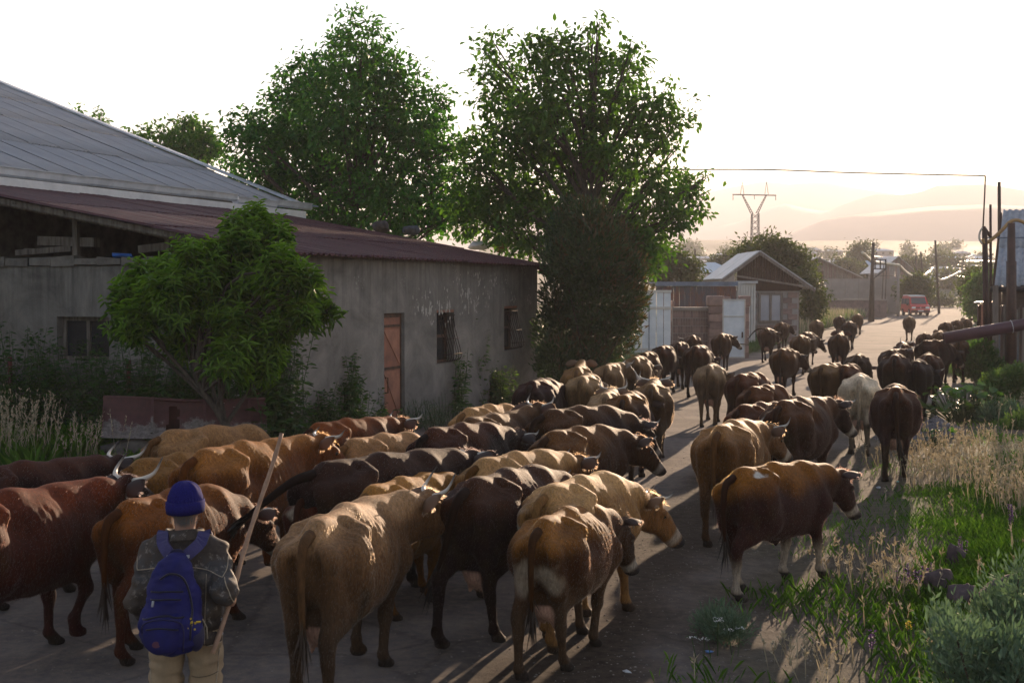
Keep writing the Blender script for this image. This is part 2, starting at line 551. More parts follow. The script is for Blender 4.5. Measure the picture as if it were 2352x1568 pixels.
# ------------------------------------------------------------------ long plastered barn on the left, grey-roofed house behind it
W1 = at_z(670, 1041); W2 = at_z(1234, 905)
tdir = (W2 - W1) / np.linalg.norm(W2 - W1); qdir = np.array([-tdir[1], tdir[0], 0])
WL = float(np.linalg.norm(W2 - W1))
def BL(t, q, z): return W1 + tdir * t + qdir * q + np.array([0, 0, z])
TH = math.atan2(tdir[1], tdir[0])
def on_front(px, py, q=0.0):
    """(t, z) of a photo pixel on the barn's street wall"""
    d = ray(px, py); o = np.array([0, 0, CAM_H]); p0 = BL(0, q, 0)
    k = ((p0 - o) @ qdir) / (d @ qdir); p = o + d * k
    return float((p - W1) @ tdir), float(p[2])
def on_left(px, py):
    d = ray(px, py); o = np.array([0, 0, CAM_H])
    k = ((W1 - o) @ tdir) / (d @ tdir); p = o + d * k
    return float((p - W1) @ qdir), float(p[2])
EAVE = on_front(700, 585)[1]
print('barn: len %.2f eave %.2f door %s win %s left %s' % (WL, EAVE, on_front(882, 720), on_front(1003, 712), on_left(0, 605)))

m_plaster, nt, b = nodes_of('stained_plaster')
v = _coords(nt, 'Object'); vs = _coords(nt, 'Object', (1.0, 1.0, .075))
n1 = _noise(nt, 1.1, 8, .7, v, .6); n2 = _noise(nt, 4.6, 8, .78, vs, .8); n3 = _noise(nt, 90, 4, .75, v)
c = _ramp(nt, n1.outputs[0], [(.32, (.105, .097, .086)), (.5, (.180, .165, .146)), (.68, (.250, .230, .202))])
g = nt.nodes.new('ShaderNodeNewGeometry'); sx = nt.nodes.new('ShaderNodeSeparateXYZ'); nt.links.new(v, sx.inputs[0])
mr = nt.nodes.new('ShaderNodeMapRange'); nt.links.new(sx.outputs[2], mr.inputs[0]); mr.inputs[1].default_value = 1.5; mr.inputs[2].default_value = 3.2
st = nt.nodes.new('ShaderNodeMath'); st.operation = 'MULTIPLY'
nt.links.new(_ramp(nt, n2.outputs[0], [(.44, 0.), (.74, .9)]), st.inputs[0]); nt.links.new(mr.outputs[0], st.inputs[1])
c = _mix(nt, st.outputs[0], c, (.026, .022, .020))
n2b = _noise(nt, 5.0, 5, .7, vs)
c = _mix(nt, _ramp(nt, n2b.outputs[0], [(.60, 0.), (.74, .3)]), c, (.20, .185, .165))
nt.links.new(c, b.inputs['Base Color']); b.inputs['Roughness'].default_value = .92
bn = _bump(nt, b, n3.outputs[0], .6, .012)
m_conc = mat('rough_concrete', (.22, .20, .175), (.10, .09, .08), .95, 3, 0, .8, 30)
m_dark = mat('dark_inside', (.015, .013, .012), None, .9, 3, 0, 0)
m_maroon = mat('maroon_sheet', (.085, .026, .030), (.040, .017, .020), .62, 2.5, .0, .15, 20, (1, 1, 1), .25)
m_maroon2 = mat('maroon_rust', (.115, .030, .026), (.05, .017, .015), .6, 4, 0, .4, 25)
m_old_wood = mat('grey_timber', (.20, .175, .15), (.075, .062, .05), .9, 3, 0, .6, 30, (6, 6, .6))
m_ironrust = mat('rusty_iron', (.12, .065, .04), (.045, .028, .022), .75, 6, .2, .5, 40)
m_grille = mat('brown_grille', (.045, .026, .02), (.022, .015, .012), .9, 8, 0, .2, spec=.1)

barn = thing('barn', 'long low barn with stained grey plaster walls and a maroon sheet roof', 'barn', tuple(W1), TH)
def bl(t, q, z): return (t, q, z)          # barn-local coordinates: x along the street wall, y into the barn
# street wall with real openings
def wall_with_holes(mb, L, Hf, th, holes, y0=0.0):
    """front wall in local x/z split round rectangular holes; Hf(x) is the top"""
    xs = sorted(set([0, L] + [h[0] for h in holes] + [h[1] for h in holes]))
    for a, c_ in zip(xs[:-1], xs[1:]):
        mid = (a + c_) / 2
        hs = sorted([h for h in holes if h[0] <= mid <= h[1]], key=lambda h: h[2])
        z = -.4
        for h in hs + [None]:
            top = h[2] if h else None
            za, zb = (top, top) if h else (Hf(a), Hf(c_))
            if za > z + .005:
                mb.add([(a, y0, z), (c_, y0, z), (c_, y0 + th, z), (a, y0 + th, z), (a, y0, za), (c_, y0, zb), (c_, y0 + th, zb), (a, y0 + th, za)],
                       [(3, 2, 1, 0), (4, 5, 6, 7), (0, 1, 5, 4), (1, 2, 6, 5), (2, 3, 7, 6), (3, 0, 4, 7)])
            if h: z = h[3]
dT0, dZ = on_front(882, 720); dT1 = on_front(929, 722)[0]
w1 = (on_front(1003, 712)[0], on_front(1043, 712)[0], on_front(1003, 836)[1], on_front(1003, 712)[1])
w2 = (on_front(1158, 703)[0], on_front(1188, 703)[0], on_front(1158, 805)[1], on_front(1158, 703)[1])
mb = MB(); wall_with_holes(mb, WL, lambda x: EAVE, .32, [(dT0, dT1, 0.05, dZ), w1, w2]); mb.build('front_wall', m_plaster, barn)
LWH = on_left(150, 598)[1]
lw = (on_left(250, 727)[0], on_left(130, 727)[0], on_left(150, 828)[1], on_left(150, 727)[1])
mb = MB(); mb2 = MB(); wall_with_holes(mb2, 13.0, lambda x: LWH - .10, .3, [lw])
mb.add([(.0 + p[1], p[0], p[2]) for p in [(max(q[0], .322), q[1], q[2]) for q in mb2.v]], mb2.f)
mb.build('side_wall', m_plaster, barn)
# crumbling ledge along the top of the side wall
mb = MB()
for k in range(26):
    y = .33 + k * .49
    mb.box((.13 + random.uniform(-.02, .02), y + .24, LWH - .09 + .07), (.36 + random.uniform(0, .06), .475, .14 + random.uniform(-.03, .05)), 0, .02)
o = mb.build('wall_ledge', m_conc, barn, False)
MB().add([(.35, 7.20, -.3), (WL - .02, 7.20, -.3), (WL - .02, 7.20, EAVE + .182 * 7.15 - .08), (.35, 7.20, EAVE + .182 * 7.15 - .08)], [(0, 1, 2, 3)]).build('back_wall', m_conc, barn)
MB().add([(WL - .01, .33, -.3), (WL - .01, 7.20, -.3), (WL - .01, 7.20, EAVE + .182 * 7.15 - .08), (WL - .01, .33, EAVE - .02)], [(0, 1, 2, 3)]).build('end_wall', m_plaster, barn)
MB().box((WL / 2, 4.6, 1.2), (WL - .9, .2, 3.0)).build('inner_wall', m_conc, barn)
# peeling limewash flakes on the street wall: thin raised chips
mb = MB()
rg = np.random.default_rng(12)
for (px, py, w, h) in [(958, 690, 10, 40), (968, 708, 22, 30), (990, 720, 14, 40), (1016, 690, 16, 36), (1026, 720, 26, 34), (1050, 640, 10, 30), (1066, 668, 16, 40), (1076, 700, 22, 40), (1100, 690, 12, 26), (1098, 640, 12, 30), (1120, 668, 12, 40), (1132, 640, 10, 24), (1160, 655, 8, 30), (1180, 690, 8, 20), (820, 650, 8, 20), (832, 640, 5, 26), (1200, 620, 6, 20), (1215, 680, 6, 30), (1040, 610, 6, 20), (925, 640, 5, 18)]:
    for q in range(12):
        t, z = on_front(px + rg.normal(0, w * .5), py + rg.normal(0, h * .42))
        t2 = on_front(px + w * .5, py)[0] - on_front(px, py)[0]
        n = rg.integers(9, 15); ra = rg.uniform(.2, 1.0, n) ** 1.4 * t2 * rg.uniform(.12, .36); hh = rg.uniform(.7, 2.4)
        vs_ = [(t + ra[k] * math.cos(2 * PI * k / n), -.003 - .0009 * q, z + ra[k] * hh * math.sin(2 * PI * k / n)) for k in range(n)]
        mb.add(vs_, [tuple(range(n))])
tag(mb.build('peeling_limewash', mat('pale_limewash', (.46, .44, .39), (.30, .28, .25), .9, 20), barn), None, None, None, 'stuff')
# door
door = link('door', MB().box(((dT0 + dT1) / 2, .10, dZ / 2 + .02), (dT1 - dT0 - .10, .05, dZ - .10)).mesh('door', bevel=.006), mat('door_rust', (.30, .105, .055), (.13, .05, .032), .6, 2.2, 0, .3, 20, spec=.5), barn)
m_doorl = mat('door_panel', (.36, .15, .085), (.20, .075, .045), .55, 3, 0, .3, 25, spec=.5)
dx0, dx1 = dT0 + .10, dT1 - .10
def tri_panel(a, b_, c_):
    MB().add([a, b_, c_, (a[0], a[1] - .012, a[2]), (b_[0], b_[1] - .012, b_[2]), (c_[0], c_[1] - .012, c_[2])], [(0, 2, 1), (3, 4, 5), (0, 1, 4, 3), (1, 2, 5, 4), (2, 0, 3, 5)]).build('door_facet', m_doorl, door)
for z0, z1 in ((.18, dZ * .50), (dZ * .55, dZ * .86)):
    tri_panel((dx0, .074, z1), (dx1, .074, z0), (dx1, .074, z1))
for z in (.12, dZ * .525, dZ * .89, dZ - .06): MB().box(((dT0 + dT1) / 2, .066, z), (dT1 - dT0 - .12, .022, .05)).build('door_rail', m_ironrust, door)
hb = dT0 + .16
MB().tube([(hb, .06, dZ * .32), (hb, .0, dZ * .32), (hb + .0, .0, dZ * .45), (hb, .06, dZ * .45)], .011, 6).build('handle', m_ironrust, door, True)
mb = MB()
for x in (dT0 + .025, dT1 - .025): mb.box((x, .14, dZ / 2 + .02), (.05, .14, dZ - .06))
mb.box(((dT0 + dT1) / 2, .14, dZ - .035), (dT1 - dT0 - .1, .14, .05)); mb.build('door_frame', m_ironrust, barn)
# barred windows whose grilles belly out from the wall
m_glass, nt, b = nodes_of('old_glass'); b.inputs['Base Color'].default_value = (.02, .022, .025, 1); b.inputs['Roughness'].default_value = .12
for (a, c_, z0, z1) in (w1, w2):
    wn_ = MB()
    for x in (a + .03, c_ - .03): wn_.box((x, .2, (z0 + z1) / 2), (.06, .06, z1 - z0))
    for z in (z0 + .03, (z0 + z1) / 2, z1 - .03): wn_.box(((a + c_) / 2, .2, z), (c_ - a - .12, .06, .06))
    win = wn_.build('window', m_ironrust, barn)
    MB().box(((a + c_) / 2, .215, (z0 + z1) / 2), (c_ - a - .1, .01, z1 - z0 - .1)).build('pane', m_glass, win)
    MB().box(((a + c_) / 2, .05, z1 - .03), (c_ - a - .01, .09, .055)).build('lintel_bar', mat('lintel_rust', (.28, .12, .07), None, .7, 5), win)
    nb = 7
    for k in range(nb):
        x = a + (c_ - a) * (k + .5) / nb
        hgt = z1 - z0
        pts = spline([(x, -.01, z1 - .12), (x, -.05, z1 - .35 * hgt), (x + .03 * math.sin(k * 2), -.13, z1 - .6 * hgt), (x, -.19, z0 + .17 * hgt), (x, -.16, z0 + .06 * hgt), (x, -.02, z0 + .03)], 14)
        MB().tube(pts, .008, 5).build('grille_bar', m_grille, win, True)
    for zz, yy in ((z1 - .12, -.01), (z1 - .55 * (z1 - z0), -.115), (z0 + .17 * (z1 - z0), -.19), (z0 + .03, -.02)):
        MB().tube([(a, yy, zz), (c_, yy, zz)], .009, 5).build('grille_bar', m_grille, win, True)
    for k in range(nb - 1):
        x = a + (c_ - a) * (k + 1) / nb; rr = (c_ - a) / nb * .45
        MB().tube([(x + rr * math.cos(t_), -.015, z1 - .17 + rr * math.sin(t_)) for t_ in np.linspace(PI, 2 * PI, 7)], .006, 4).build('grille_scroll', m_grille, win, True)
yc = (lw[0] + lw[1]) / 2
wn_ = MB()
for y in (lw[0] + .04, yc, lw[1] - .04): wn_.box((.18, y, (lw[2] + lw[3]) / 2), (.06, .07, lw[3] - lw[2]))
for z in (lw[2] + .04, lw[3] - .04): wn_.box((.18, yc, z), (.06, lw[1] - lw[0] - .08, .07))
win = wn_.build('window', m_old_wood, barn)
MB().box((.2, yc, (lw[2] + lw[3]) / 2), (.01, lw[1] - lw[0] - .1, lw[3] - lw[2] - .1)).build('pane', m_glass, win)

# roof of ribbed maroon sheets, each sheet its own piece
SL = (on_front(700, 470, 8.4)[1] - EAVE) / 8.4 * .92 + .0
SL = .182
OV, RQ = .28, 8.6
def ribbed(w, l, pitch=.2, ht=.032, top=.05, th=.0015):
    """trapezoid-ribbed sheet, x across the ribs, y along them"""
    pr = []
    x = 0
    while x < w - 1e-6:
        pr += [(x, 0), (x + pitch * .45, 0), (x + pitch * .55, ht), (x + pitch * .9, ht)]
        x += pitch
    pr += [(w, 0)]
    n = len(pr); V = []; F = []
    ny = 3
    for j in range(ny):
        for (x, z) in pr: V.append((x, l * j / (ny - 1), z))
    for j in range(ny - 1):
        for i in range(n - 1): F.append((j * n + i, j * n + i + 1, (j + 1) * n + i + 1, (j + 1) * n + i))
    # eave end lip
    k = len(V)
    for (x, z) in pr: V.append((x, 0, z - .022))
    for i in range(n - 1): F.append((k + i, k + i + 1, i + 1, i))
    return V, F
roof = empty('roof', (0, 0, 0), 0, barn)
sheets = []
for (w, l) in ((1.0, 3.1), (1.0, 2.95)):
    V, F = ribbed(w, l); m_ = MB().add(V, F).mesh('roof_sheet'); m_.materials.append(m_maroon); sheets.append(m_)
x = -.75
ang = math.atan(SL)
while x < WL + .35:
    y = -OV
    for row in range(3):
        j = random.uniform(-.05, .05) if row == 0 else 0
        o = link('roof_sheet', sheets[(row + int(x)) % 2], None, roof, (x, y + j, EAVE + .05 + SL * (y + j) + .012 * row + random.uniform(-.006, .006)))
        o.rotation_euler = (ang, random.uniform(-.006, .006), random.uniform(-.004, .004))
        y += 2.46
    x += .985
# a bent corner where the last sheets curl down
mb = MB(); V, F = ribbed(.8, .5); mb.add([(p[0], p[1], p[2] - .16 * (p[0] / .8) ** 2 + (.05 if p[0] < .2 else 0)) for p in V], F)
o = mb.build('roof_sheet', m_maroon, roof, False, 0, (WL - .45, -OV - .22, EAVE - .02)); o.rotation_euler = (ang * .3, .08, 0)
# rafters and verge boards under the open gable on the side
for k in range(4):
    y0_ = .5 + k * 1.9
    MB().beam((.1, y0_, LWH + .02), (.1, y0_, EAVE + SL * y0_ - .06), .1).build('attic_post', m_old_wood, barn)
MB().beam((-.15, -.2, EAVE - .07 - SL * .2), (-.15, 7.3, EAVE - .07 + SL * 7.3), .06, .14).build('verge_rafter', m_old_wood, barn)
MB().beam((-.60, -.2, EAVE - .02 - SL * .2), (-.60, 7.3, EAVE - .02 + SL * 7.3), .05, .10).build('verge_rafter', m_old_wood, barn)
for k in range(8):
    MB().beam((-.65, k, EAVE + .012 + SL * k - .02), (WL + .2, k, EAVE + .012 + SL * k - .02), .07, .05).build('purlin', m_old_wood, barn)
# planks and a blue rag left on the ledge
tl = lambda px, py: on_left(px, py)
for (xa, ya, xb, yb, w, h, lb) in ((22, 580, 150, 570, .16, .10, 'pale grey plank lying flat on the barn ledge at the far left'), (75, 552, 205, 556, .2, .16, 'thick weathered board resting on top of the planks in the open gable'), (40, 572, 130, 574, .1, .04, 'thin pale batten lying on the planks on the barn ledge'), (305, 572, 372, 564, .15, .13, 'round-edged grey timber on the ledge beside the fruit tree')):
    (ya_, za), (yb_, zb) = tl(xa, ya), tl(xb, yb)
    o = MB().beam(BL(.22, ya_, max(za, LWH + .06)), BL(.22, yb_, max(zb, LWH + .06)), w, h).build('plank', m_old_wood, None)
    tag(o, lb, 'plank', 'timber lying in the open gable of the barn')
yb_, zb = tl(285, 596)
o = MB().box(BL(-.02, yb_, LWH + .075), (.38, .06, .06), TH + PI / 2, .02).build('rag', mat('blue_rag', (.03, .12, .42), None, .7, 8)); tag(o, 'small bright blue rag on the crumbling barn ledge', 'rag')

# stones and a white slab weighing down the roof
def rock_np(r, seed, n=14, m=20, rough=.28):
    V = []
    for i in range(n + 1):
        for j in range(m):
            th, ph = PI * i / n, 2 * PI * j / m
            V.append((math.sin(th) * math.cos(ph), math.sin(th) * math.sin(ph), math.cos(th)))
    V = np.array(V); rg_ = np.random.default_rng(seed)
    Nn = rg_.normal(0, 1, (17, 3)); Nn /= np.linalg.norm(Nn, axis=1, keepdims=True); hh = rg_.uniform(1 - rough * 1.3, 1.0, 17)
    dd = V @ Nn.T
    rad = np.min(np.where(dd > .05, hh / np.maximum(dd, .05), 9), axis=1)
    rad = np.minimum(rad, 1.25) * (1 + .10 * (vnoise(V, 3.5, seed) - .5) + .07 * (vnoise(V, 8, seed + 1) - .5))
    V = V * rad[:, None] * np.array(r)
    F = [(i * m + j, (i + 1) * m + j, (i + 1) * m + (j + 1) % m, i * m + (j + 1) % m) for i in range(n) for j in range(m)]
    return V, np.array(F)
m_stone = mat('dark_basalt', (.085, .075, .075), (.035, .030, .032), .9, 5, 0, .8, 25)
m_stone2 = mat('ochre_stone', (.22, .13, .05), (.11, .06, .03), .9, 5, 0, .8, 25)
m_stone3 = mat('white_slab', (.62, .63, .66), (.42, .43, .46), .8, 5, 0, .3, 25)
def rock(pos, r, seed, m, label, name='rock', grp=None, rz=0.0, rough=.28):
    V, F = rock_np(r, seed, rough=rough)
    o = link(name, mesh_np(name, V, F, False), m, None, pos, rz); tag(o, label, 'rock', grp)
    return o
def roof_pt(px, py):
    d = ray(px, py); o = np.array([0, 0, CAM_H]); p0 = BL(0, 0, EAVE + .09); n = np.cross(tdir, qdir + np.array([0, 0, SL])); k = ((p0 - o) @ n) / (d @ n)
    return o + d * k
for (px, py, r, m, sd, lb) in ((873, 530, (.30, .22, .17), m_stone, 3, 'brown-grey stone on the maroon roof, nearest the pale house'), (944, 538, (.34, .2, .15), mat('slate_stone', (.10, .115, .14), (.05, .055, .07), .9, 5, 0, .8, 25), 4, 'blue-grey oblong stone on the upper edge of the maroon roof'),
                          (1098, 572, (.36, .22, .13), m_stone3, 5, 'flat white slab lying on the maroon roof'), (1147, 575, (.24, .2, .19), m_stone2, 6, 'ochre stone block on the maroon roof beside the white slab')):
    p = roof_pt(px, py); p[2] += r[2] * .75
    rock(p, r, sd, m, lb, 'roof_stone', 'stones weighing down the barn roof', 1.0, .18)

# grey-roofed house behind
house = thing('house', 'large house behind the barn with a grey corrugated roof and pale gutter', 'house', tuple(W1), TH)
HE = 5.0; HQ = 7.75; HT0, HT1 = -9.0, 14.1; HW = 12.0; HS = .378
m_asb, nt, b = nodes_of('grey_corrugated')
v = _coords(nt, 'Object'); n1 = _noise(nt, .9, 6, .6, v); n2 = _noise(nt, 3, 6, .7, _coords(nt, 'Object', (2.5, .3, 1)))
c = _ramp(nt, n1.outputs[0], [(.3, (.25, .25, .265)), (.7, (.36, .36, .37))])
c = _mix(nt, _ramp(nt, n2.outputs[0], [(.60, 0.), (.8, .7)]), c, (.22, .13, .08))
nt.links.new(c, b.inputs['Base Color']); b.inputs['Roughness'].default_value = .62
m_zinc = mat('zinc_flashing', (.50, .53, .57), (.36, .38, .42), .5, 2.5, .25, .15, 20, spec=.5)
m_white = mat('white_soffit', (.70, .70, .69), (.55, .55, .55), .7, 2, 0, .1)
def corrug(w, l, waves, amp=.028):
    n = waves * 6 + 1; V, F = [], []
    for j in range(3):
        for i in range(n): V.append((w * i / (n - 1), l * j / 2, amp * math.cos(2 * PI * i / 6)))
    for j in range(2):
        for i in range(n - 1): F.append((j * n + i, j * n + i + 1, (j + 1) * n + i + 1, (j + 1) * n + i))
    k = len(V)
    for i in range(n): V.append((w * i / (n - 1), 0, amp * math.cos(2 * PI * i / 6) - .012))
    for i in range(n - 1): F.append((k + i, k + i + 1, i + 1, i))
    return V, F
hroof = empty('roof', (0, 0, 0), 0, house)
V, F = corrug(1.16, 3.02, 9); sme = MB().add(V, F).mesh('roof_sheet', True); sme.materials.append(m_asb)
an = math.atan(HS); ca = math.cos(an)
for ci in range(19):
    x = HT1 - 1.12 * (ci + 1) - .05
    for row in range(5):
        y = row * 2.85 * ca + .05
        o = link('roof_sheet', sme, None, hroof, (x, HQ + y, HE + .06 + HS * y + .022 * row + random.uniform(-.008, .008)))
        o.rotation_euler = (an, random.uniform(-.008, .008), random.uniform(-.003, .003))
L_ = HW / ca
# verge flashing along the gable
for k in range(7):
    a0, a1 = k * HW / 7, (k + 1) * HW / 7 + .04
    MB().beam((HT1 + .0, HQ + a0 - .1, HE + .13 + HS * a0 + .004 * k), (HT1, HQ + a1 - .1, HE + .13 + HS * a1 + .004 * k), .34, .05).build('verge_flashing', m_zinc, house)
# gutter in lengths, white soffit board below
x = HT1 + .55; k = 0
while x > HT0:
    l = 2.0
    V = []; F = []
    for xx in (x, x - l + .012):
        for (y, z) in ((.02, .17), (.0, .02), (-.04, -.03), (-.16, -.04), (-.20, .0), (-.21, .15), (-.235, .155), (-.235, .135)): V.append((xx, HQ + y, HE - .03 + z))
    n = 8
    for i in range(n - 1): F.append((i, i + 1, n + i + 1, n + i))
    o = MB().add(V, F).build('gutter', m_zinc, house); o.rotation_euler = (0, random.uniform(-.003, .003), 0)
    x -= l; k += 1
MB().add([(HT0, HQ - .24, HE - .10), (HT1 + .1, HQ - .24, HE - .10), (HT1 + .1, HQ + .55, HE - .22), (HT0, HQ + .55, HE - .22), (HT0, HQ - .24, HE - .34), (HT1 + .1, HQ - .24, HE - .34), (HT1 + .1, HQ + .55, HE - .34), (HT0, HQ + .55, HE - .34)],
         [(0, 1, 2, 3), (7, 6, 5, 4), (0, 4, 5, 1), (1, 5, 6, 2), (2, 6, 7, 3), (3, 7, 4, 0)]).build('eave_board', m_white, house)
MB().box(((HT0 + HT1) / 2 - .2, HQ + .75, 2.3), (HT1 - HT0 - .6, .3, 4.85)).build('wall', mat('house_plaster', (.30, .28, .25), (.2, .18, .16), .9, 2), house)
MB().add([(HT1 - .35, HQ + .9, 0), (HT1 - .35, HQ + HW, 0), (HT1 - .35, HQ + HW, HE - .2 + HS * HW), (HT1 - .35, HQ + .9, HE - .2 + HS * .9)], [(0, 1, 2, 3)]).build('gable_wall', mat('house_plaster', (.3, .28, .25)), house)
MB().box((HT1 + .72, HQ - .12, HE + .09), (.42, .2, .03), .15).build('gutter_spout', mat('blue_zinc', (.22, .34, .46), None, .5, 4), house)

# old maroon metal trough lying on its side on a stone
pa, pb = at_y(232, 1002, 14.3 * K), at_y(612, 1012, 14.7 * K)
TL = float(np.linalg.norm((pb - pa)[:2])); ta = math.atan2(pb[1] - pa[1], pb[0] - pa[0])
m_tro, nt, b = nodes_of('flaking_maroon')
v = _coords(nt, 'Object'); n1 = _noise(nt, 2.4, 8, .75, v); n2 = _noise(nt, 14, 6, .8, v)
sx = nt.nodes.new('ShaderNodeSeparateXYZ'); nt.links.new(v, sx.inputs[0])
mr = nt.nodes.new('ShaderNodeMapRange'); nt.links.new(sx.outputs[2], mr.inputs[0]); mr.inputs[1].default_value = .40; mr.inputs[2].default_value = .02; mr.inputs[3].default_value = -.16; mr.inputs[4].default_value = .22
ad = nt.nodes.new('ShaderNodeMath'); ad.operation = 'ADD'; nt.links.new(n1.outputs[0], ad.inputs[0]); nt.links.new(mr.outputs[0], ad.inputs[1])
base = _ramp(nt, n2.outputs[0], [(.3, (.040, .011, .010)), (.7, (.085, .022, .020))])
flk = _ramp(nt, n2.outputs[0], [(.35, (.06, .045, .04)), (.65, (.21, .18, .16))])
c = _mix(nt, _ramp(nt, ad.outputs[0], [(.56, 0.), (.62, 1.)]), base, flk)
nt.links.new(c, b.inputs['Base Color']); b.inputs['Roughness'].default_value = .65; _bump(nt, b, n2.outputs[0], .5, .01)
zb = float(pa[2]) - .02
tro = thing('trough', 'rusty maroon metal trough tipped on its side beside the mesh fence', 'trough', (float(pa[0]), float(pa[1]), zb), ta)
nx, nz = 60, 14
V, F = [], []
for i in range(nx + 1):
    for j in range(nz + 1):
        u_, w_ = i / nx, j / nz
        x = TL * u_; z = .54 * w_ * (1 - .12 * u_) - .04 * math.sin(u_ * 3)
        y = .42 * w_ + .10 * math.sin(w_ * PI) + .012 * math.sin(9 * u_ + 4 * w_)
        y += -.022 * max(0, 1 - abs(w_ - .45) * 14) - .022 * max(0, 1 - abs(w_ - .78) * 14)
        if w_ > .93: z += .03 * math.sin(u_ * 7) * (1 - u_)
        V.append((x, y, z))
hole = lambda u_, w_: ((u_ - .43) / (.045 + .018 * math.sin(w_ * 9))) ** 2 + ((w_ - .50) / .36) ** 2 < 1
for i in range(nx):
    for j in range(nz):
        if hole((i + .5) / nx, (j + .5) / nz): continue
        a0 = i * (nz + 1) + j; F.append((a0, a0 + nz + 1, a0 + nz + 2, a0 + 1))
MB().add(V, F).build('side_panel', m_tro, tro, True)
MB().tube([(TL * u_, .44, (.54 * (1 - .12 * u_)) - .04 * math.sin(u_ * 3) + .02 * math.sin(u_ * 7) * (1 - u_) + .01) for u_ in np.linspace(0, 1, 14)], .03, 6).build('rim', m_tro, tro, True)
for x, s_ in ((0.0, 1), (TL, .88)):
    MB().add([(x, 0, 0), (x, .47, .54 * s_), (x, .75, .45 * s_), (x, .6, .0), (x + .012, 0, 0), (x + .012, .47, .54 * s_), (x + .012, .75, .45 * s_), (x + .012, .6, 0)], [(0, 1, 2, 3), (7, 6, 5, 4), (0, 4, 5, 1), (1, 5, 6, 2)]).build('end_plate', m_tro, tro)
for u_ in (.3, .62, .9): MB().beam((TL * u_, .03, .05), (TL * u_, .40, .56 * (1 - .12 * u_)), .035, .03).build('rib', m_tro, tro)
MB().box((TL / 2, .62, .22), (TL - .03, .012, .44)).build('back_panel', m_maroon2, tro)
for x0 in (.42, TL * .52, TL - .5):
    p = BL(0, 0, 0) * 0 + np.array(pa) + np.array([math.cos(ta), math.sin(ta), 0]) * x0 + np.array([-math.sin(ta), math.cos(ta), 0]) * .30
    rock((p[0], p[1], zb * .5 - .02), (.45, .28, zb * .5 + .02), int(x0 * 10), mat('field_stone', (.13, .115, .10), (.06, .05, .045), .9, 4, 0, .7, 20),
         ['left field stone under the tipped maroon trough', 'middle field stone propping the maroon trough', 'right field stone under the maroon trough'][[.42, TL * .52, TL - .5].index(x0)], 'rock', 'stones under the trough', ta)

# wire mesh fence in front of the side wall
fence = thing('mesh_fence', 'sagging wire mesh fence on rusty posts in front of the barn side wall', 'fence')
fa = at_z(672, 1050); fb = fa + qdir * 9.5
fz = 1.45
fpts = [fa + qdir * d - tdir * .9 for d in np.linspace(.1, 9.5, 5)]
for p in fpts: MB().tube([(p[0], p[1], -.2), (p[0], p[1], fz + .12)], .038, 8).build('post', m_maroon2, fence, True)
mb = MB(); 
cell = .085
def fl(a, z): p = fa + qdir * a - tdir * (.9 + .015 * math.sin(a * 2)); return (p[0], p[1], z + .02 * math.sin(a * 1.3))
n = int(9.4 / cell)
V, F = [], []
for k in range(-int(fz / cell), n):
    for sgn in (1, -1):
        a0 = k * cell; z0_, z1_ = .05, fz
        s0 = max(0, -a0) if sgn == 1 else 0
        p0 = (a0, z0_) if sgn == 1 else (a0, z1_)
        p1 = (a0 + (z1_ - z0_), z1_) if sgn == 1 else (a0 + (z1_ - z0_), z0_)
        ta_, tb_ = max(0, -p0[0] / (p1[0] - p0[0])), min(1, (9.4 - p0[0]) / (p1[0] - p0[0]))
        if tb_ <= ta_: continue
        q0 = (p0[0] + (p1[0] - p0[0]) * ta_, p0[1] + (p1[1] - p0[1]) * ta_); q1 = (p0[0] + (p1[0] - p0[0]) * tb_, p0[1] + (p1[1] - p0[1]) * tb_)
        mb.beam(fl(*q0), fl(*q1), .0035)
tag(mb.build('wire_mesh', mat('dull_wire', (.14, .135, .13), None, .5, 10, .6, 0), fence), None, None, None, 'stuff')
# ------------------------------------------------------------------ vegetation
def leaves_np(P, D, N, L, W, fold=.25, curl=0.0, seg=1):
    """leaf blades: base P, direction D, up N, length L, width W -> verts, quads"""
    n = len(P)
    S = np.cross(D, N); S /= np.linalg.norm(S, axis=1, keepdims=True) + 1e-9
    U = np.cross(S, D)
    L = np.asarray(L)[:, None] * np.ones((n, 1)); W = np.asarray(W)[:, None] * np.ones((n, 1))
    if seg == 1:
        a = P; b_ = P + D * L * .5 + S * W * .5 + U * W * fold; c = P + D * L - U * L * curl; d = P + D * L * .5 - S * W * .5 + U * W * fold
        V = np.stack([a, b_, c, d], 1).reshape(-1, 3)
        F = np.arange(n * 4).reshape(n, 4)
        return V, F, 4
    # two folded halves with a drooping tip: six points
    m1 = P + D * L * .40 - U * L * curl * .12; m2 = P + D * L * .75 - U * L * curl * .45; tip = P + D * L * .96 - U * L * curl
    V = np.stack([P, m1 + S * W * .5 + U * W * fold * .5, m2 + S * W * .36 + U * W * fold * .3, tip, m2 - S * W * .36 + U * W * fold * .3, m1 - S * W * .5 + U * W * fold * .5], 1).reshape(-1, 3)
    o = np.arange(n)[:, None] * 6
    F = np.concatenate([o + np.array([[0, 1, 2, 3]]), o + np.array([[0, 3, 4, 5]])])
    return V, F, 6
def unit(a): return a / (np.linalg.norm(a, axis=1, keepdims=True) + 1e-9)
def leaf_obj(name, P, D, N, L, W, m, parent=None, rg=None, kw={}, tint=None):
    V, F, k = leaves_np(P, D, N, L, W, **kw)
    me = mesh_np(name, V, F, False)
    t = tint if tint is not None else rg.uniform(0, 1, len(P))
    at = me.attributes.new('tint', 'FLOAT', 'POINT')
    at.data.foreach_set('value', np.repeat(t, k).astype(np.float32))
    return link(name, me, m, parent)
m_bark = mat('bark', (.085, .07, .055), (.035, .028, .022), .9, 8, 0, .8, 30, (3, 3, .6))
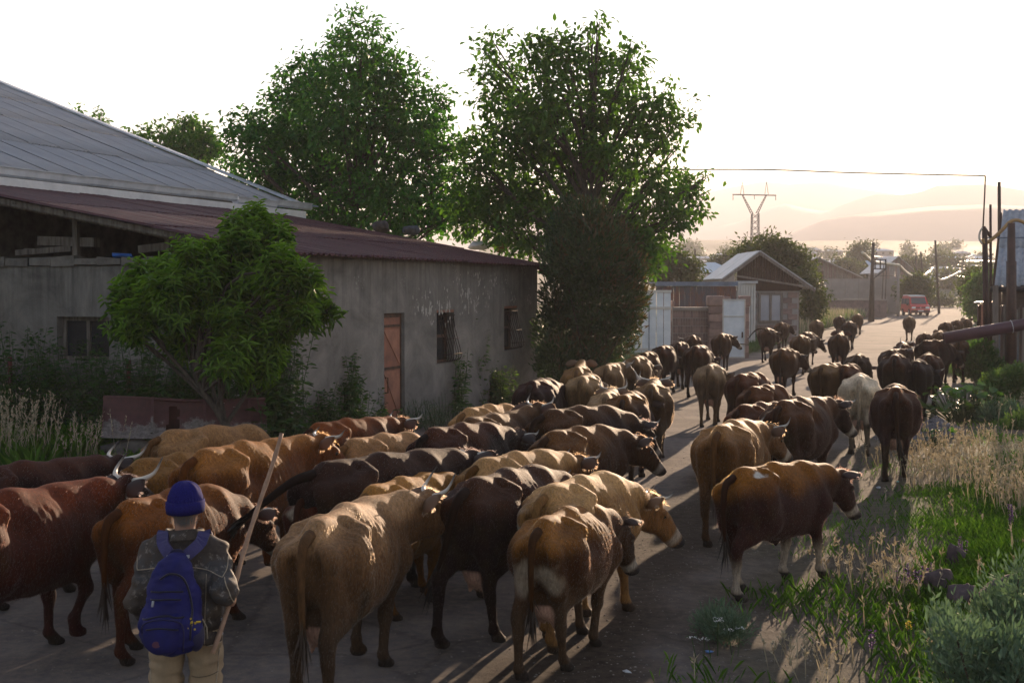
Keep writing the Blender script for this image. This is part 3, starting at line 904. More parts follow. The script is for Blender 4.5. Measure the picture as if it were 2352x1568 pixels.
L_walnut = leaf_mat('walnut_leaf', (.018, .070, .010), (.060, .185, .024), .45)
L_walnut2 = leaf_mat('yellowish_walnut_leaf', (.026, .076, .011), (.080, .175, .022), .45)  # slightly yellower green for the airy tree and the young trees
L_peach = leaf_mat('peach_leaf', (.022, .070, .008), (.16, .29, .025), .48, .36)
L_arbor = leaf_mat('juniper_spray', (.018, .044, .014), (.042, .078, .024), .28)
L_arbor2 = leaf_mat('juniper_tip', (.06, .055, .022), (.11, .065, .035), .3)
L_weed = leaf_mat('nettle_leaf', (.022, .062, .014), (.05, .115, .022), .42)
L_weed2 = leaf_mat('pale_weed_leaf', (.055, .105, .035), (.10, .16, .05), .42)
L_far = leaf_mat('far_leaf', (.035, .055, .014), (.07, .085, .022), .4)
L_grass = leaf_mat('grass_blade', (.045, .125, .016), (.13, .25, .034), .45)
L_dry = leaf_mat('dry_grass', (.26, .21, .13), (.44, .38, .27), .22, .7, (1.0, .97, .85))
L_worm = leaf_mat('wormwood_leaf', (.070, .118, .072), (.135, .20, .125), .3, .7, (1, 1.1, .7))
m_twig = mat('twig', (.07, .052, .038), (.04, .03, .022), .9, 10, 0, 0)
m_stemg = mat('green_stem', (.05, .085, .025), (.03, .05, .018), .8, 10, 0, 0)

def lobes_world(lobes, D, th, rg):
    out = []
    for (px, py, r) in lobes:
        d = D + rg.uniform(-th, th); out.append((at_y(px, py, d), r / FPX * D))
    return out
def tree(name, label, cat, lobes, D, base_px, n_clu, per, L, W, m, th=1.5, sd=1, squash=.8, kw={}, droop=.35, trunk_r=.18, group=None, crad=.34, limbs=True, base=None, loose=0):
    D = D * K
    rg = np.random.default_rng(sd)
    lw = lobes_world(lobes, D, th, rg)
    g0 = at_y(base_px[0], base_px[1], D) if base is None else np.array(base); g0[2] = 0
    root = thing(name, label, cat, tuple(g0), 0, group)
    w = np.array([r ** 2.2 for _, r in lw]); w /= w.sum()
    ci = rg.choice(len(lw), n_clu, p=w)
    C0 = np.array([c for c, _ in lw])[ci]; RR = np.array([r for _, r in lw])[ci]
    dirs = unit(rg.normal(0, 1, (n_clu, 3))); dirs[:, 1] *= squash
    rad = RR * np.clip(rg.uniform(0, 1, n_clu) ** .42 * 1.02 + rg.normal(0, .06, n_clu), 0, 1.2)
    C = C0 + dirs * rad[:, None]
    C[:, 2] = np.maximum(C[:, 2], .15)
    out = unit(dirs + np.array([0, 0, .25]))
    if loose:
        k = rg.choice(n_clu, loose); C[k] += out[k] * rg.uniform(.1, .5, (loose, 1)) * RR[k][:, None]
    P = np.repeat(C, per, 0) + rg.normal(0, crad * .45, (n_clu * per, 3)) * np.array([1, 1, .75])
    O = np.repeat(out, per, 0)
    Dv = unit(O * .55 + rg.normal(0, .62, P.shape) + np.array([0, 0, -droop]))
    Nv = unit(rg.normal(0, .55, P.shape) + np.array([0, 0, 1.0]))
    tint = np.clip(np.repeat(rg.uniform(0, 1, n_clu), per) * .6 + rg.uniform(0, .55, len(P)), 0, 1)
    sc_ = rg.uniform(.65, 1.25, len(P))
    o = leaf_obj('crown', P - g0, Dv, Nv, L * sc_, W * sc_, m, root, rg, kw, tint)
    if limbs:
        mb = MB()
        top = max(c[2] for c, _ in lw)
        tp = spline([(0, 0, -.1), (rg.normal(0, .1), rg.normal(0, .1), top * .22), (rg.normal(0, .3), rg.normal(0, .2), top * .42), ((np.mean([c[0] for c, _ in lw]) - g0[0]) * .8, 0, top * .66)], 10)
        mb.tube([tuple(q) for q in tp], list(np.linspace(trunk_r, trunk_r * .15, 10)), 8)
        mb.build('trunk', m_bark, root, True)
        lb = MB()
        for (c, r) in lw:
            e = c - g0; h = np.clip(e[2] * .62 - .2, .3, top * .8)
            k = int(np.clip(h / top / .66 * 10, 1, 9)); s_ = tp[k]
            pts = spline([s_, s_ * .45 + e * .55 + rg.normal(0, .15, 3) + np.array([0, 0, .2]), e], 7)
            lb.tube([tuple(q) for q in pts], list(np.linspace(trunk_r * .38, .012, 7)), 5, False)
            for _ in range(4):
                e2 = e + unit(rg.normal(0, 1, (1, 3)))[0] * r * .9
                lb.tube([tuple(e * .6 + s_ * .4), tuple(e2 * .5 + e * .5), tuple(e2)], [.02, .012, .005], 4, False)
        lb.build('limbs', m_bark, root, True)
    return root
WAL = dict(seg=2, fold=.22, curl=.25)
tree('walnut_tree', 'tall dense broad-leaved tree rising behind the grey-roofed house and barn', 'tree',
     [(830, 85, 62), (805, 150, 75), (705, 165, 55), (880, 160, 65), (930, 190, 45), (670, 215, 60), (780, 235, 105), (930, 260, 85), (640, 285, 75), (720, 290, 90), (565, 300, 48), (850, 330, 120), (985, 310, 62), (1010, 250, 40), (560, 350, 58), (690, 375, 110), (985, 390, 75), (600, 420, 75), (540, 400, 40), (660, 460, 80), (780, 450, 110), (900, 450, 105), (1000, 460, 70), (1050, 400, 42), (1055, 490, 55), (1040, 340, 26), (760, 510, 70), (880, 530, 70), (980, 530, 60)],
     31.0, (820, 880), 1900, 15, .20, .095, L_walnut, 1.7, 11, .9, WAL, crad=.42, trunk_r=.24)
tree('walnut_tree', 'tall airy broad-leaved tree with gaps, leaning right behind the dark evergreen shrub', 'tree',
     [(1125, 110, 34), (1115, 165, 34), (1220, 125, 48), (1290, 125, 52), (1355, 70, 20), (1372, 50, 12), (1365, 150, 45), (1450, 115, 30), (1435, 165, 40), (1150, 215, 60), (1255, 225, 75), (1370, 235, 80), (1470, 225, 48), (1530, 215, 28), (1555, 275, 34), (1500, 300, 55), (1180, 310, 85), (1295, 330, 100), (1420, 330, 85), (1545, 345, 28), (1090, 370, 55), (1160, 430, 90), (1280, 450, 100), (1400, 440, 90), (1510, 420, 55), (1575, 425, 34), (1620, 412, 15), (1590, 470, 36), (1480, 505, 60), (1545, 500, 32), (1100, 480, 75), (1200, 520, 85), (1330, 540, 90), (1430, 560, 70), (1490, 580, 42), (1520, 575, 20)],
     26.5, (1330, 880), 1850, 13, .185, .09, L_walnut2, 1.6, 12, .9, WAL, crad=.36, trunk_r=.2, loose=130)
# small trees showing over the grey roof
tree('young_tree', 'thin young tree showing over the grey roof ridge line', 'tree', [(325, 312, 26), (380, 320, 34), (430, 300, 32), (470, 320, 34), (410, 345, 40), (460, 355, 36), (440, 285, 15), (490, 345, 20)], 44, (420, 800), 330, 9, .26, .12, L_walnut2, 1, 13, .8, WAL, crad=.4, trunk_r=.1, loose=60)
tree('young_tree', 'wispy topmost twigs of a small tree peeping over the grey roof', 'tree', [(180, 258, 12), (230, 262, 12), (235, 285, 14), (160, 265, 8)], 46, (210, 800), 34, 6, .24, .1, L_walnut2, .6, 14, .8, WAL, crad=.35, trunk_r=.06, loose=8)

# peach tree with hanging sickle leaves
def peach():
    rg = np.random.default_rng(21)
    D = 13.9
    lob = [(590, 520, 55), (545, 530, 40), (640, 540, 45), (430, 565, 35), (560, 600, 95), (400, 620, 55), (470, 620, 80), (640, 620, 60), (330, 640, 55), (290, 680, 50), (400, 690, 85), (520, 690, 100), (630, 690, 75), (700, 640, 42), (720, 690, 40), (755, 715, 30), (700, 720, 35), (320, 730, 55), (440, 760, 75), (560, 760, 75), (640, 760, 45), (280, 745, 35), (600, 820, 60), (520, 830, 60)]
    root = tree('peach_tree', 'bright green bushy peach tree with hanging sickle leaves in front of the barn', 'tree', lob, D, (500, 1040), 10, 1, .1, .03, L_peach, .5, 21, .9, trunk_r=.09)
    for ch in list(root.children):
        if ch.name.startswith('crown'): bpy.data.objects.remove(ch)
    g0 = np.array(root.location)
    lw = lobes_world(lob, D * K, .55, rg)
    n = 1050
    w = np.array([r ** 2 for _, r in lw]); w /= w.sum()
    ci = rg.choice(len(lw), n, p=w); C0 = np.array([c for c, _ in lw])[ci]; RR = np.array([r for _, r in lw])[ci]
    dirs = unit(rg.normal(0, 1, (n, 3)) + np.array([0, -.2, .15])); dirs[:, 1] *= .95
    E = C0 + dirs * (RR * rg.uniform(.15, 1.08, n) ** .6)[:, None]
    sh = unit(dirs * .8 + np.array([0, 0, .75]) + rg.normal(0, .25, (n, 3)))           # each shoot points out and up
    P, Dv, Nv, Ls, T = [], [], [], [], []
    sL = rg.uniform(.18, .34, n)
    stem = MB()
    for i in range(n):
        m_ = rg.integers(11, 17); t = np.linspace(0, 1, m_); a = t * m_ * 2.4 + rg.uniform(0, 6)
        x = np.cross(sh[i], [0, 0, 1.0]); x /= np.linalg.norm(x) + 1e-6; y = np.cross(x, sh[i])
        rd = np.cos(a)[:, None] * x + np.sin(a)[:, None] * y
        P.append(E[i] + sh[i] * ((t - .8) * sL[i])[:, None]); Dv.append(unit(rd * .8 + sh[i] * (.25 + .5 * t[:, None])))
        Nv.append(np.tile(sh[i] + np.array([0, 0, .4]), (m_, 1))); Ls.append(.135 * (1 - .45 * t) * rg.uniform(.85, 1.2)); T.append(np.clip(.15 + .75 * t + rg.normal(0, .12, m_), 0, 1))  # shoot tips tinted brighter: sky light through the leaves put into colour
    P = np.concatenate(P); Dv = np.concatenate(Dv); Nv = unit(np.concatenate(Nv)); Ls = np.concatenate(Ls)
    leaf_obj('crown', P - g0, Dv, Nv, Ls * 1.45, Ls * .34, L_peach, root, rg, dict(seg=2, fold=.3, curl=.55), np.concatenate(T))
peach()

# dark evergreen shrub at the far end of the barn
def shrub(name, label, cat, lobes, D, n, L, W, m, sd, th=.5, up=.8, m2=None, frac=.0, base=None, group=None, trunk=.05):
    D = D * K
    rg = np.random.default_rng(sd)
    lw = lobes_world(lobes, D, th, rg)
    cx = np.mean([c[0] for c, _ in lw]); g0 = np.array([cx, D, 0.0])
    root = thing(name, label, cat, tuple(g0), 0, group)
    w = np.array([r ** 2.1 for _, r in lw]); w /= w.sum()
    ci = rg.choice(len(lw), n, p=w); C0 = np.array([c for c, _ in lw])[ci]; RR = np.array([r for _, r in lw])[ci]
    dirs = unit(rg.normal(0, 1, (n, 3)))
    rel = rg.uniform(0, 1, n) ** .4 * 1.05
    P = C0 + dirs * (RR * rel)[:, None]
    ok = P[:, 2] > .02; P, dirs, rel = P[ok], dirs[ok], rel[ok]
    P += (rg.normal(0, 1, P.shape) * .05)
    Dv = unit(dirs * .7 + np.array([0, 0, up]) + rg.normal(0, .45, P.shape)); Nv = unit(rg.normal(0, 1, P.shape) + np.array([0, -.3, .5]))
    s_ = rg.uniform(.6, 1.3, len(P))
    sel = np.zeros(len(P), bool)
    if m2 is not None: sel = (rel > .8) & (rg.uniform(0, 1, len(P)) < frac) & (dirs[:, 0] * .9 + dirs[:, 2] * .5 > -.1)
    leaf_obj('crown', (P - g0)[~sel], Dv[~sel], Nv[~sel], L * s_[~sel], W * s_[~sel], m, root, rg, dict(fold=.15))
    if sel.any(): leaf_obj('tip_growth', (P - g0)[sel], Dv[sel], Nv[sel], L * 1.2 * s_[sel], W * s_[sel], m2, root, rg, dict(fold=.15))
    mb = MB()
    for (c, r) in lw:
        e = c - g0
        mb.tube([(0, 0, -.05), tuple(e * .5 + np.array([0, 0, .1])), tuple(e)], [trunk, trunk * .6, .008], 5, False)
    mb.build('stems', m_twig, root, True)
    return root
shrub('evergreen_shrub', 'large dark evergreen shrub with rusty tips against the end of the barn', 'shrub',
      [(1315, 480, 30), (1350, 500, 40), (1300, 530, 46), (1385, 520, 40), (1430, 560, 35), (1292, 600, 46), (1360, 590, 85), (1440, 620, 48), (1305, 680, 64), (1390, 680, 90), (1455, 690, 32), (1300, 760, 75), (1390, 770, 70), (1440, 740, 35), (1340, 830, 60), (1280, 830, 50)],
      24.2, 30000, .15, .045, L_arbor, 31, .8, .7, L_arbor2, .45, trunk=.035)

# leafy weeds and climbers along the foot of the wall: each clump a plant
def weed(name, label, px, py, h, w, sd, m=L_weed, D=None, n=14, lf=.10, lw_=.045, grp='tall weeds along the barn wall', spread=.5, cat='weed', ln=14):
    rg = np.random.default_rng(sd)
    g0 = at_z(px, py)
    root = thing(name, label, cat, tuple(g0), 0, grp)
    st = MB(); P, Dv, Ls = [], [], []
    for i in range(n):
        b_ = np.array([rg.normal(0, w * .33), rg.normal(0, w * .25), 0]); hh = h * rg.uniform(.45, 1.08) * max(.3, 1 - .5 * abs(b_[0]) / w)
        tip = b_ + np.array([rg.normal(0, .16 * spread * h), rg.normal(0, .16 * spread * h), hh]); mid = (b_ + tip) / 2 + rg.normal(0, .05, 3)
        pts = spline([b_, mid, tip], 6); st.tube([tuple(q) for q in pts], list(np.linspace(.009, .003, 6)), 4, False)
        k = int(ln * hh / .8) + 4
        for q in range(k):
            t = rg.uniform(.08, 1); p = b_ * (1 - t) ** 2 + 2 * mid * t * (1 - t) + tip * t * t
            for s_ in (-1, 1):
                a = q * 1.57 + rg.normal(0, .4); d = np.array([math.cos(a) * s_, math.sin(a) * s_, rg.uniform(-.25, .45)])
                sp_ = rg.uniform(0, .10) * (1 - t * .6)
                P.append(p + d * sp_); Dv.append(d); Ls.append(lf * (1.15 - .65 * t) * rg.uniform(.7, 1.3))
    P, Dv, Ls = np.array(P), unit(np.array(Dv)), np.array(Ls)
    tag(st.build('stems', m_stemg, root), None, None, None, 'stuff')
    leaf_obj('leaves', P, Dv, unit(rg.normal(0, .35, P.shape) + np.array([0, 0, 1.])), Ls, Ls * (lw_ / lf), m, root, rg, dict(seg=2, fold=.2, curl=.22))
    return root
WD = [(690, 1030, .62, .7, 'low leafy weed at the barn corner beside the mesh fence'), (745, 1028, .9, .55, 'tall leafy weed left of the rusty door'), (800, 1010, 1.35, .6, 'tallest spire of weed growing against the wall left of the rusty door'), (845, 992, .85, .55, 'leafy weed touching the left edge of the rusty door'),
      (1010, 950, 1.5, .8, 'broad green climber under the first barred window'), (1055, 935, 2.0, .7, 'tall climber reaching past the first barred window'), (1095, 925, 1.2, .9, 'bushy weed between the two barred windows'), (1150, 905, 1.45, .7, 'leafy climber to the left under the second barred window'), (1195, 895, 1.5, .8, 'dense climber covering the lower part of the second barred window'),
      (1240, 885, 1.2, .9, 'weed clump at the far corner of the barn'), (1300, 878, .9, 1.2, 'wide weed clump in front of the dark evergreen shrub'), (1375, 868, .9, 1.2, 'weed clump at the right foot of the dark evergreen shrub'), (1130, 930, .8, .8, 'low weed in front of the climbers behind the herd')]
for k, (px, py, h, w, lb) in enumerate(WD): weed('wall_weed', lb, px, py, h * 1.2, w * 1.1, 40 + k, L_weed if k % 3 else L_weed2, n=int(22 + 20 * w), lf=.15, lw_=.07, ln=18)
for k, (px, py, lb) in enumerate([(965, 985, 'feathery grey-green wormwood tuft to the right of the rusty door'), (1015, 975, 'low feathery wormwood spreading in front of the first climber')]):
    weed('wormwood', lb, px, py, .62, .9, 60 + k, L_worm, n=42, lf=.07, lw_=.014, spread=.9, ln=26)
# overgrown strip behind the mesh fence: dark bushes
for k, (px, D, h, w, lb) in enumerate([(20, 16.6, 1.25, 1.3, 'dark overgrown weeds behind the mesh fence at the far left'), (110, 16.8, 1.1, 1.2, 'dark weeds behind the mesh fence below the small barn window'), (215, 16.6, 1.0, 1.2, 'dark weeds behind the mesh fence right of the small window'), (330, 16.0, 1.15, 1.2, 'dark undergrowth behind the trough and mesh fence'), (440, 15.8, 1.1, 1.1, 'dark undergrowth beneath the left of the peach tree'), (540, 15.6, 1.2, 1.0, 'dark undergrowth beneath the right of the peach tree'), (625, 15.5, 1.25, .9, 'weeds tangled in the mesh fence near the barn corner')]):
    y_ = HOR + CAM_H * FPX / (D * K)
    weed('fence_weed', lb, px, y_, h * 1.8, w * 1.3, 80 + k, L_weed, n=60, lf=.17, lw_=.075, grp='weeds behind the mesh fence', spread=.8, ln=12)
# cow parsley with white flower heads by the fence
def flower_heads(root, pts, r, m, sd, up=1.0):
    rg = np.random.default_rng(sd); P, D = [], []
    for p in pts:
        k = 26; a = rg.uniform(0, 2 * PI, k); q = rg.uniform(0, 1, k) ** .5 * r
        P.append(np.stack([p[0] + q * np.cos(a), p[1] + q * np.sin(a), p[2] - q * q * 1.2 + rg.normal(0, .004, k)], 1)); D.append(np.stack([np.cos(a), np.sin(a), .3 + 0 * a], 1))
    P, D = np.concatenate(P), unit(np.concatenate(D))
    return tag(leaf_obj('flowers', P, D, np.tile([0, 0, 1.0], (len(P), 1)), np.full(len(P), r * .30), np.full(len(P), r * .30), m, root, rg, dict(fold=0)), None, None, None, 'stuff')
m_wflower = leaf_mat('white_flower', (.62, .62, .58), (.75, .75, .70), .3, .6, (1, 1, 1))
m_pflower = leaf_mat('purple_flower', (.16, .05, .22), (.26, .09, .30), .3, .6, (1, .8, 1))
m_yflower = leaf_mat('yellow_flower', (.65, .45, .02), (.8, .6, .05), .3, .6, (1, 1, .5))
for (px, py, lb, sd, D) in [(545, 870, 'white umbel flowers in the shade beside the fence post', 5, 15.0), (528, 915, 'lower white umbel flowers just above the trough', 6, 14.9)]:
    c = at_y(px, py, D * K); root = thing('white_flower_plant', lb, 'flower', (c[0], c[1], 0), 0, 'white flowering weeds by the fence')
    rg = np.random.default_rng(sd); pts = [np.array([rg.normal(0, .14), rg.normal(0, .1), c[2] + rg.normal(0, .12)]) for _ in range(13 if sd == 5 else 7)]
    mb = MB()
    for p in pts: mb.tube([(p[0] * .3, p[1] * .3, 0), (p[0] * .7, p[1] * .7, p[2] * .6), tuple(p)], .004, 4, False)
    tag(mb.build('stems', m_stemg, root), None, None, None, 'stuff'); flower_heads(root, pts, .055, m_wflower, sd)

# ------------------------------------------------------------------ grass
def gz(x, y): return ground_h(np.atleast_1d(np.asarray(x, float)), np.atleast_1d(np.asarray(y, float)))
def grass(name, label, X, Y, h, w, m, sd, lean=.35, kw=None, tint=None, z0=None):
    rg = np.random.default_rng(sd); n = len(X)
    Z = gz(X, Y) - .01 if z0 is None else z0
    a = rg.uniform(0, 2 * PI, n); le = rg.uniform(.05, lean, n)
    D = unit(np.stack([np.cos(a) * le, np.sin(a) * le, np.ones(n)], 1)); N = unit(np.stack([-np.cos(a), -np.sin(a), le], 1) + rg.normal(0, .2, (n, 3)))
    P = np.stack([X, Y, Z], 1)
    o = leaf_obj(name, P, D, N, h, w, m, None, rg, kw or dict(seg=2, fold=.2, curl=.30), tint)
    return tag(o, label, 'grass', None, 'stuff')
rg = np.random.default_rng(91)
def scatter(n, x0, x1, y0, y1, f, yb=2.0):
    """points denser towards the camera, kept where f(x, y) > random"""
    u_ = rg.uniform(0, 1, n); Y = y0 * (y1 / y0) ** u_ if yb else rg.uniform(y0, y1, n)
    X = rg.uniform(0, 1, n) * (x1 - x0) + x0
    X = X if np.isscalar(x0) else X
    k = f(X, Y) > rg.uniform(0, 1, n)
    return X[k], Y[k]
def fr(X, Y): return np.stack([X, Y, 0 * X], 1)
def verge(X, Y, a=.9, b=2.3): return sstep(a, b, X - xr(Y) + (vnoise(fr(X, Y), .9, 3) - .5) * 2.2)
def inview(X, Y, m=.17): return (np.abs(X / Y) < .5145 / K + m)
def f_lawn(X, Y):
    d = vnoise(fr(X, Y), 1.1, 8); pth = 1 - sstep(1.0, 2.3, np.abs(X - xr(Y) - 1.0) + (vnoise(fr(X, Y), .8, 2) - .5) * 1.6)
    return verge(X, Y) * (1 - .90 * pth) * sstep(.28, .5, d) * inview(X, Y) * (Y < 23.2 * K)
def vscatter(n, y0, y1, f, w=11.0):
    pa_ = HOR + CAM_H * FPX / (y1 * K); pb2 = HOR + CAM_H * FPX / (y0 * K)
    v_ = rg.uniform(pa_, pb2, n); Y = CAM_H * FPX / (v_ - HOR); X = (rg.uniform(1380, 2720, n) - CX) / FPX * Y
    k = f(X, Y) > rg.uniform(0, 1, n)
    return X[k], Y[k]
X, Y = vscatter(300000, 4.9, 23, f_lawn)
near = Y < 9.5 * K
grass('grass', 'short green grass carpeting the right-hand verge', X, Y, rg.uniform(.04, .13, len(X)) * (1 + .5 * near), rg.uniform(.002, .004, len(X)) * (1 + .055 * Y), L_grass, 1, .6)
def f_lush(X, Y): return sstep(3.0, 4.4, X - xr(Y)) * sstep(.40, .6, vnoise(fr(X, Y), .75, 18)) * inview(X, Y) * (Y < 12.5 * K)
X, Y = vscatter(180000, 4.7, 13, f_lush)
grass('grass', 'longer lush green grass in the right foreground', X, Y, rg.uniform(.08, .22, len(X)), rg.uniform(.003, .006, len(X)), L_grass, 2, .7)
# dry straw-coloured grass with feathery heads
def dry_field(label, f, n, x0, x1, y0, y1, h0, h1, sd):
    X, Y = vscatter(n, y0, y1, f)
    h = rg.uniform(h0, h1, len(X)); Z = gz(X, Y)
    a = rg.uniform(0, 2 * PI, len(X)); le = rg.uniform(.05, .45, len(X))
    D = unit(np.stack([np.cos(a) * le - .05, np.sin(a) * le, np.ones(len(X))], 1))
    P = [np.stack([X, Y, Z], 1)]; Ds = [D]; Ls = [h]; Ws = [.005 + .0004 * Y]
    tip = P[0] + D * h[:, None] * .9
    for k in range(7):
        t = rg.uniform(.72, 1.0, len(X))
        P.append(P[0] + D * (h * t)[:, None]); Ds.append(unit(D + rg.normal(0, .5, D.shape))); Ls.append(.05 * rg.uniform(.5, 1.3, len(X))); Ws.append(.010 + .0004 * Y)
    P = np.concatenate(P); Ds = np.concatenate(Ds)
    o = leaf_obj('dry_grass', P, Ds, unit(rg.normal(0, 1, P.shape)), np.concatenate(Ls), np.concatenate(Ws), L_dry, None, rg, dict(fold=.05), np.clip(rg.normal(.5, .25, len(P)), 0, 1))
    return tag(o, label, 'dry grass', None, 'stuff')
def blob(px, py, rx, ry):
    c = at_z(px, py); c2 = at_z(px, py - ry); return lambda X, Y: np.clip(1.3 - np.sqrt(((X - c[0]) / (rx / FPX * c[1])) ** 2 + ((Y - c[1]) / max(.4, c2[1] - c[1])) ** 2), 0, 1) ** .7
b1, b2, b3, b4 = blob(2250, 1110, 190, 75), blob(2000, 1330, 95, 55), blob(2320, 1190, 90, 60), blob(2290, 980, 90, 25)
dry_field('straw-coloured dry grass thicket beside the lane on the right', lambda X, Y: (b1(X, Y) + b3(X, Y) * .6 + b4(X, Y) * .6) * sstep(.25, .55, vnoise(fr(X, Y), 1.5, 4)) * 1.2, 10000, 4.5, 12, 9.5, 20, .20, .46, 5)
dry_field('wispy foxtail grass at the edge of the dirt path in the right foreground', lambda X, Y: b2(X, Y) * sstep(.2, .5, vnoise(fr(X, Y), 2.5, 5)) + .03 * verge(X, Y, 1.0, 2.2), 9000, 1.5, 6, 5.2, 13, .12, .30, 6)
b5, b6 = blob(1880, 1545, 90, 30), blob(2000, 1480, 300, 60)
dry_field('blurred foxtail heads along the very bottom of the frame', lambda X, Y: b5(X, Y) + .06 * b6(X, Y), 2500, 1.2, 5, 4.9, 8.5, .16, .30, 7)
# pale tall grasses and lush nettles on the left bank before the fence
rg = np.random.default_rng(92)
def left_bank(X, Y): return sstep(13.2, 14.2, Y / K + (vnoise(fr(X, Y), 1.2, 6) - .5)) * (Y < 15.6 * K) * inview(X, Y)
n = 15000; X = rg.uniform(-9, -4.2, n); Y = rg.uniform(13.0, 15.8, n) * K; k = left_bank(X, Y) > rg.uniform(0, 1, n); X, Y = X[k], Y[k]
grass('grass', 'bright green grass bank between the herd and the mesh fence', X, Y, rg.uniform(.3, .75, len(X)) * (1 - .35 * (X > -6.4)), rg.uniform(.012, .024, len(X)), L_grass, 3, .45)
def gleft(): 
    n = 130; X = np.concatenate([rg.normal(-7.15, .22, 60), rg.normal(-6.75, .28, 40), rg.normal(-6.0, .25, 30)]); Y = rg.uniform(13.6, 14.4, n) * K; h = np.where(X < -6.3, rg.uniform(.7, 1.35, n), rg.uniform(.55, .95, n))
    a = rg.normal(0, .16, n); D = unit(np.stack([a + .08, rg.normal(0, .1, n), np.ones(n)], 1)); P = [np.stack([X, Y, gz(X, Y)], 1)]; Ds = [D]; Ls = [h]; Ws = [np.full(n, .007)]
    for k in range(16):
        t = rg.uniform(.68, 1.02, n); P.append(P[0] + D * (h * t)[:, None]); Ds.append(unit(D + rg.normal(0, .35, D.shape))); Ls.append(.055 * rg.uniform(.5, 1.3, n)); Ws.append(np.full(n, .014))
    P = np.concatenate(P); Ds = np.concatenate(Ds)
    tag(leaf_obj('tall_grass', P, Ds, unit(rg.normal(0, 1, P.shape)), np.concatenate(Ls), np.concatenate(Ws), L_dry, None, rg, dict(fold=.05)), 'tall pale seeding grasses standing at the far left behind the herd', 'tall grass', None, 'stuff')
gleft()
for k, (px, py, h, lb) in enumerate([(20, 1080, .5, 'leafy nettle clump at the far left edge of the grass bank'), (120, 1076, .6, 'bushy nettle in the middle of the left grass bank'), (165, 1082, .5, 'nettle low beside the tall pale grasses'), (270, 1078, .55, 'nettle in front of the left half of the trough'), (60, 1075, .45, 'low nettle clump in the left grass bank'), (215, 1070, .8, 'nettle with upright stems in front of the trough end'), (330, 1060, .75, 'slim nettle in front of the trough stone')]):
    weed('nettle', lb, px, py, h, .4, 120 + k, L_weed2, n=14, lf=.08, lw_=.035, grp='nettles on the left bank', spread=.3)
# ------------------------------------------------------------------ yard wall, gates, sheds and houses along the lane
def PX(px, py, d): p = at_y(px, py, d); return (float(p[0]), float(p[1]), float(p[2]))
def sx_(px, d): return (px - CX) / FPX * d
def gy_(d): return HOR + CAM_H * FPX / d
m_wpaint = mat('white_gate_paint', (.74, .77, .80), (.60, .64, .68), .55, 2, 0, .1)
m_wpaint2 = mat('cream_gate_paint', (.60, .58, .54), (.48, .46, .43), .6, 2, 0, .1)
m_tuff = mat('pink_tuff', (.30, .205, .18), (.19, .135, .12), .9, 3, 0, .7, 14)
m_tuff2 = mat('dark_tuff', (.22, .15, .135), (.14, .10, .09), .9, 3, 0, .7, 14)
m_mortar = mat('mortar', (.33, .30, .28), (.25, .23, .21), .95, 6, 0, .5)
m_wood = mat('brown_board', (.070, .036, .024), (.034, .020, .015), .85, 3, 0, .4, 30, (6, 6, .5))
m_gwood = mat('weathered_board', (.24, .20, .17), (.13, .105, .09), .9, 3, 0, .4, 30, (6, 6, .5))
m_tin = mat('pale_tin_roof', (.42, .42, .43), (.32, .32, .33), .5, 2, .3, .1)
m_btin = mat('blue_tin_roof', (.36, .44, .52), (.28, .35, .42), .5, 2, .2, .1)
m_conc2 = mat('pale_concrete', (.30, .26, .235), (.23, .20, .18), .9, .8, 0, .3, 12)
m_pole = mat('pole_wood', (.09, .065, .05), (.05, .038, .03), .9, 5, 0, .4, 30, (5, 5, .5))
m_steel = mat('galvanised_lattice', (.085, .08, .078), (.05, .05, .05), .6, 3, .4, 0)
m_rustc = mat('container_rust', (.19, .075, .045), (.085, .075, .085), .75, 1.1, 0, .3, 20, (1, 1, .5), .3, .42, .58)
m_bluep = mat('faded_blue_paint', (.16, .20, .27), (.11, .13, .17), .65, 2)
m_curt = mat('pale_window_pane', (.36, .38, .42), (.28, .30, .34), .25, 1.2, 0, 0, spec=.6)

# double-leaf white gate, seen face on
D = 39.5 * K
x0, x1 = sx_(1440, D), sx_(1541, D); zt = at_y(1500, 668, D)[2]
gate = thing('gate', 'tall white metal double gate between the evergreen shrub and the stone yard wall', 'gate', (x0, D, 0))
W = x1 - x0
n = 6
for k in range(n):
    MB().box((W * (k + .5) / n, 0, zt * .5 + .08), (W / n - .025, .03, zt - .18)).build('panel', m_wpaint, gate)
for z in (.28, zt * .74): MB().box((W / 2, -.03, z), (W, .03, .10)).build('rail', m_wpaint2, gate)
MB().box((W / 2, -.01, zt - .02), (W + .02, .08, .10)).build('top_rail', m_wpaint2, gate)
for x in (W * .5 - .012, W * .5 + .02): MB().box((x, -.03, zt / 2), (.022, .035, zt - .2)).build('stile', mat('gate_seam', (.30, .36, .44)), gate)
# stone yard wall of blocks set on end
def block_wall(name, label, xa, xb, D, ztop, bw, bh, th=.3, soldier=True, cat='wall', m=(m_tuff, m_tuff2), cap=True):
    root = thing(name, label, cat, (xa, D, 0)); W = xb - xa
    MB().box((W / 2, th / 2 + .03, ztop / 2 - .1), (W, th, ztop + .2)).build('wall_core', m_mortar, root)
    mes = []
    for q in range(4):
        me = MB().box((0, 0, 0), (bw * .86, .07, bh * .90), 0, bw * .05).mesh('brick'); me.materials.append(m[q % 2]); mes.append(me)
    r = 0; z = .02
    while z + bh * .9 < ztop:
        n = int(W / bw)
        for k in range(n):
            link('brick', random.choice(mes), None, root, (bw * (k + .5) + (W - n * bw) / 2, .035 + random.uniform(-.008, .008), z + bh / 2))
        z += bh
    if cap: MB().box((W / 2, th / 2 - .0, ztop + .05), (W + .02, th + .1, .11), 0, .015).build('coping', m_conc2, root)
    return root
zt = at_y(1600, 712, D)[2]
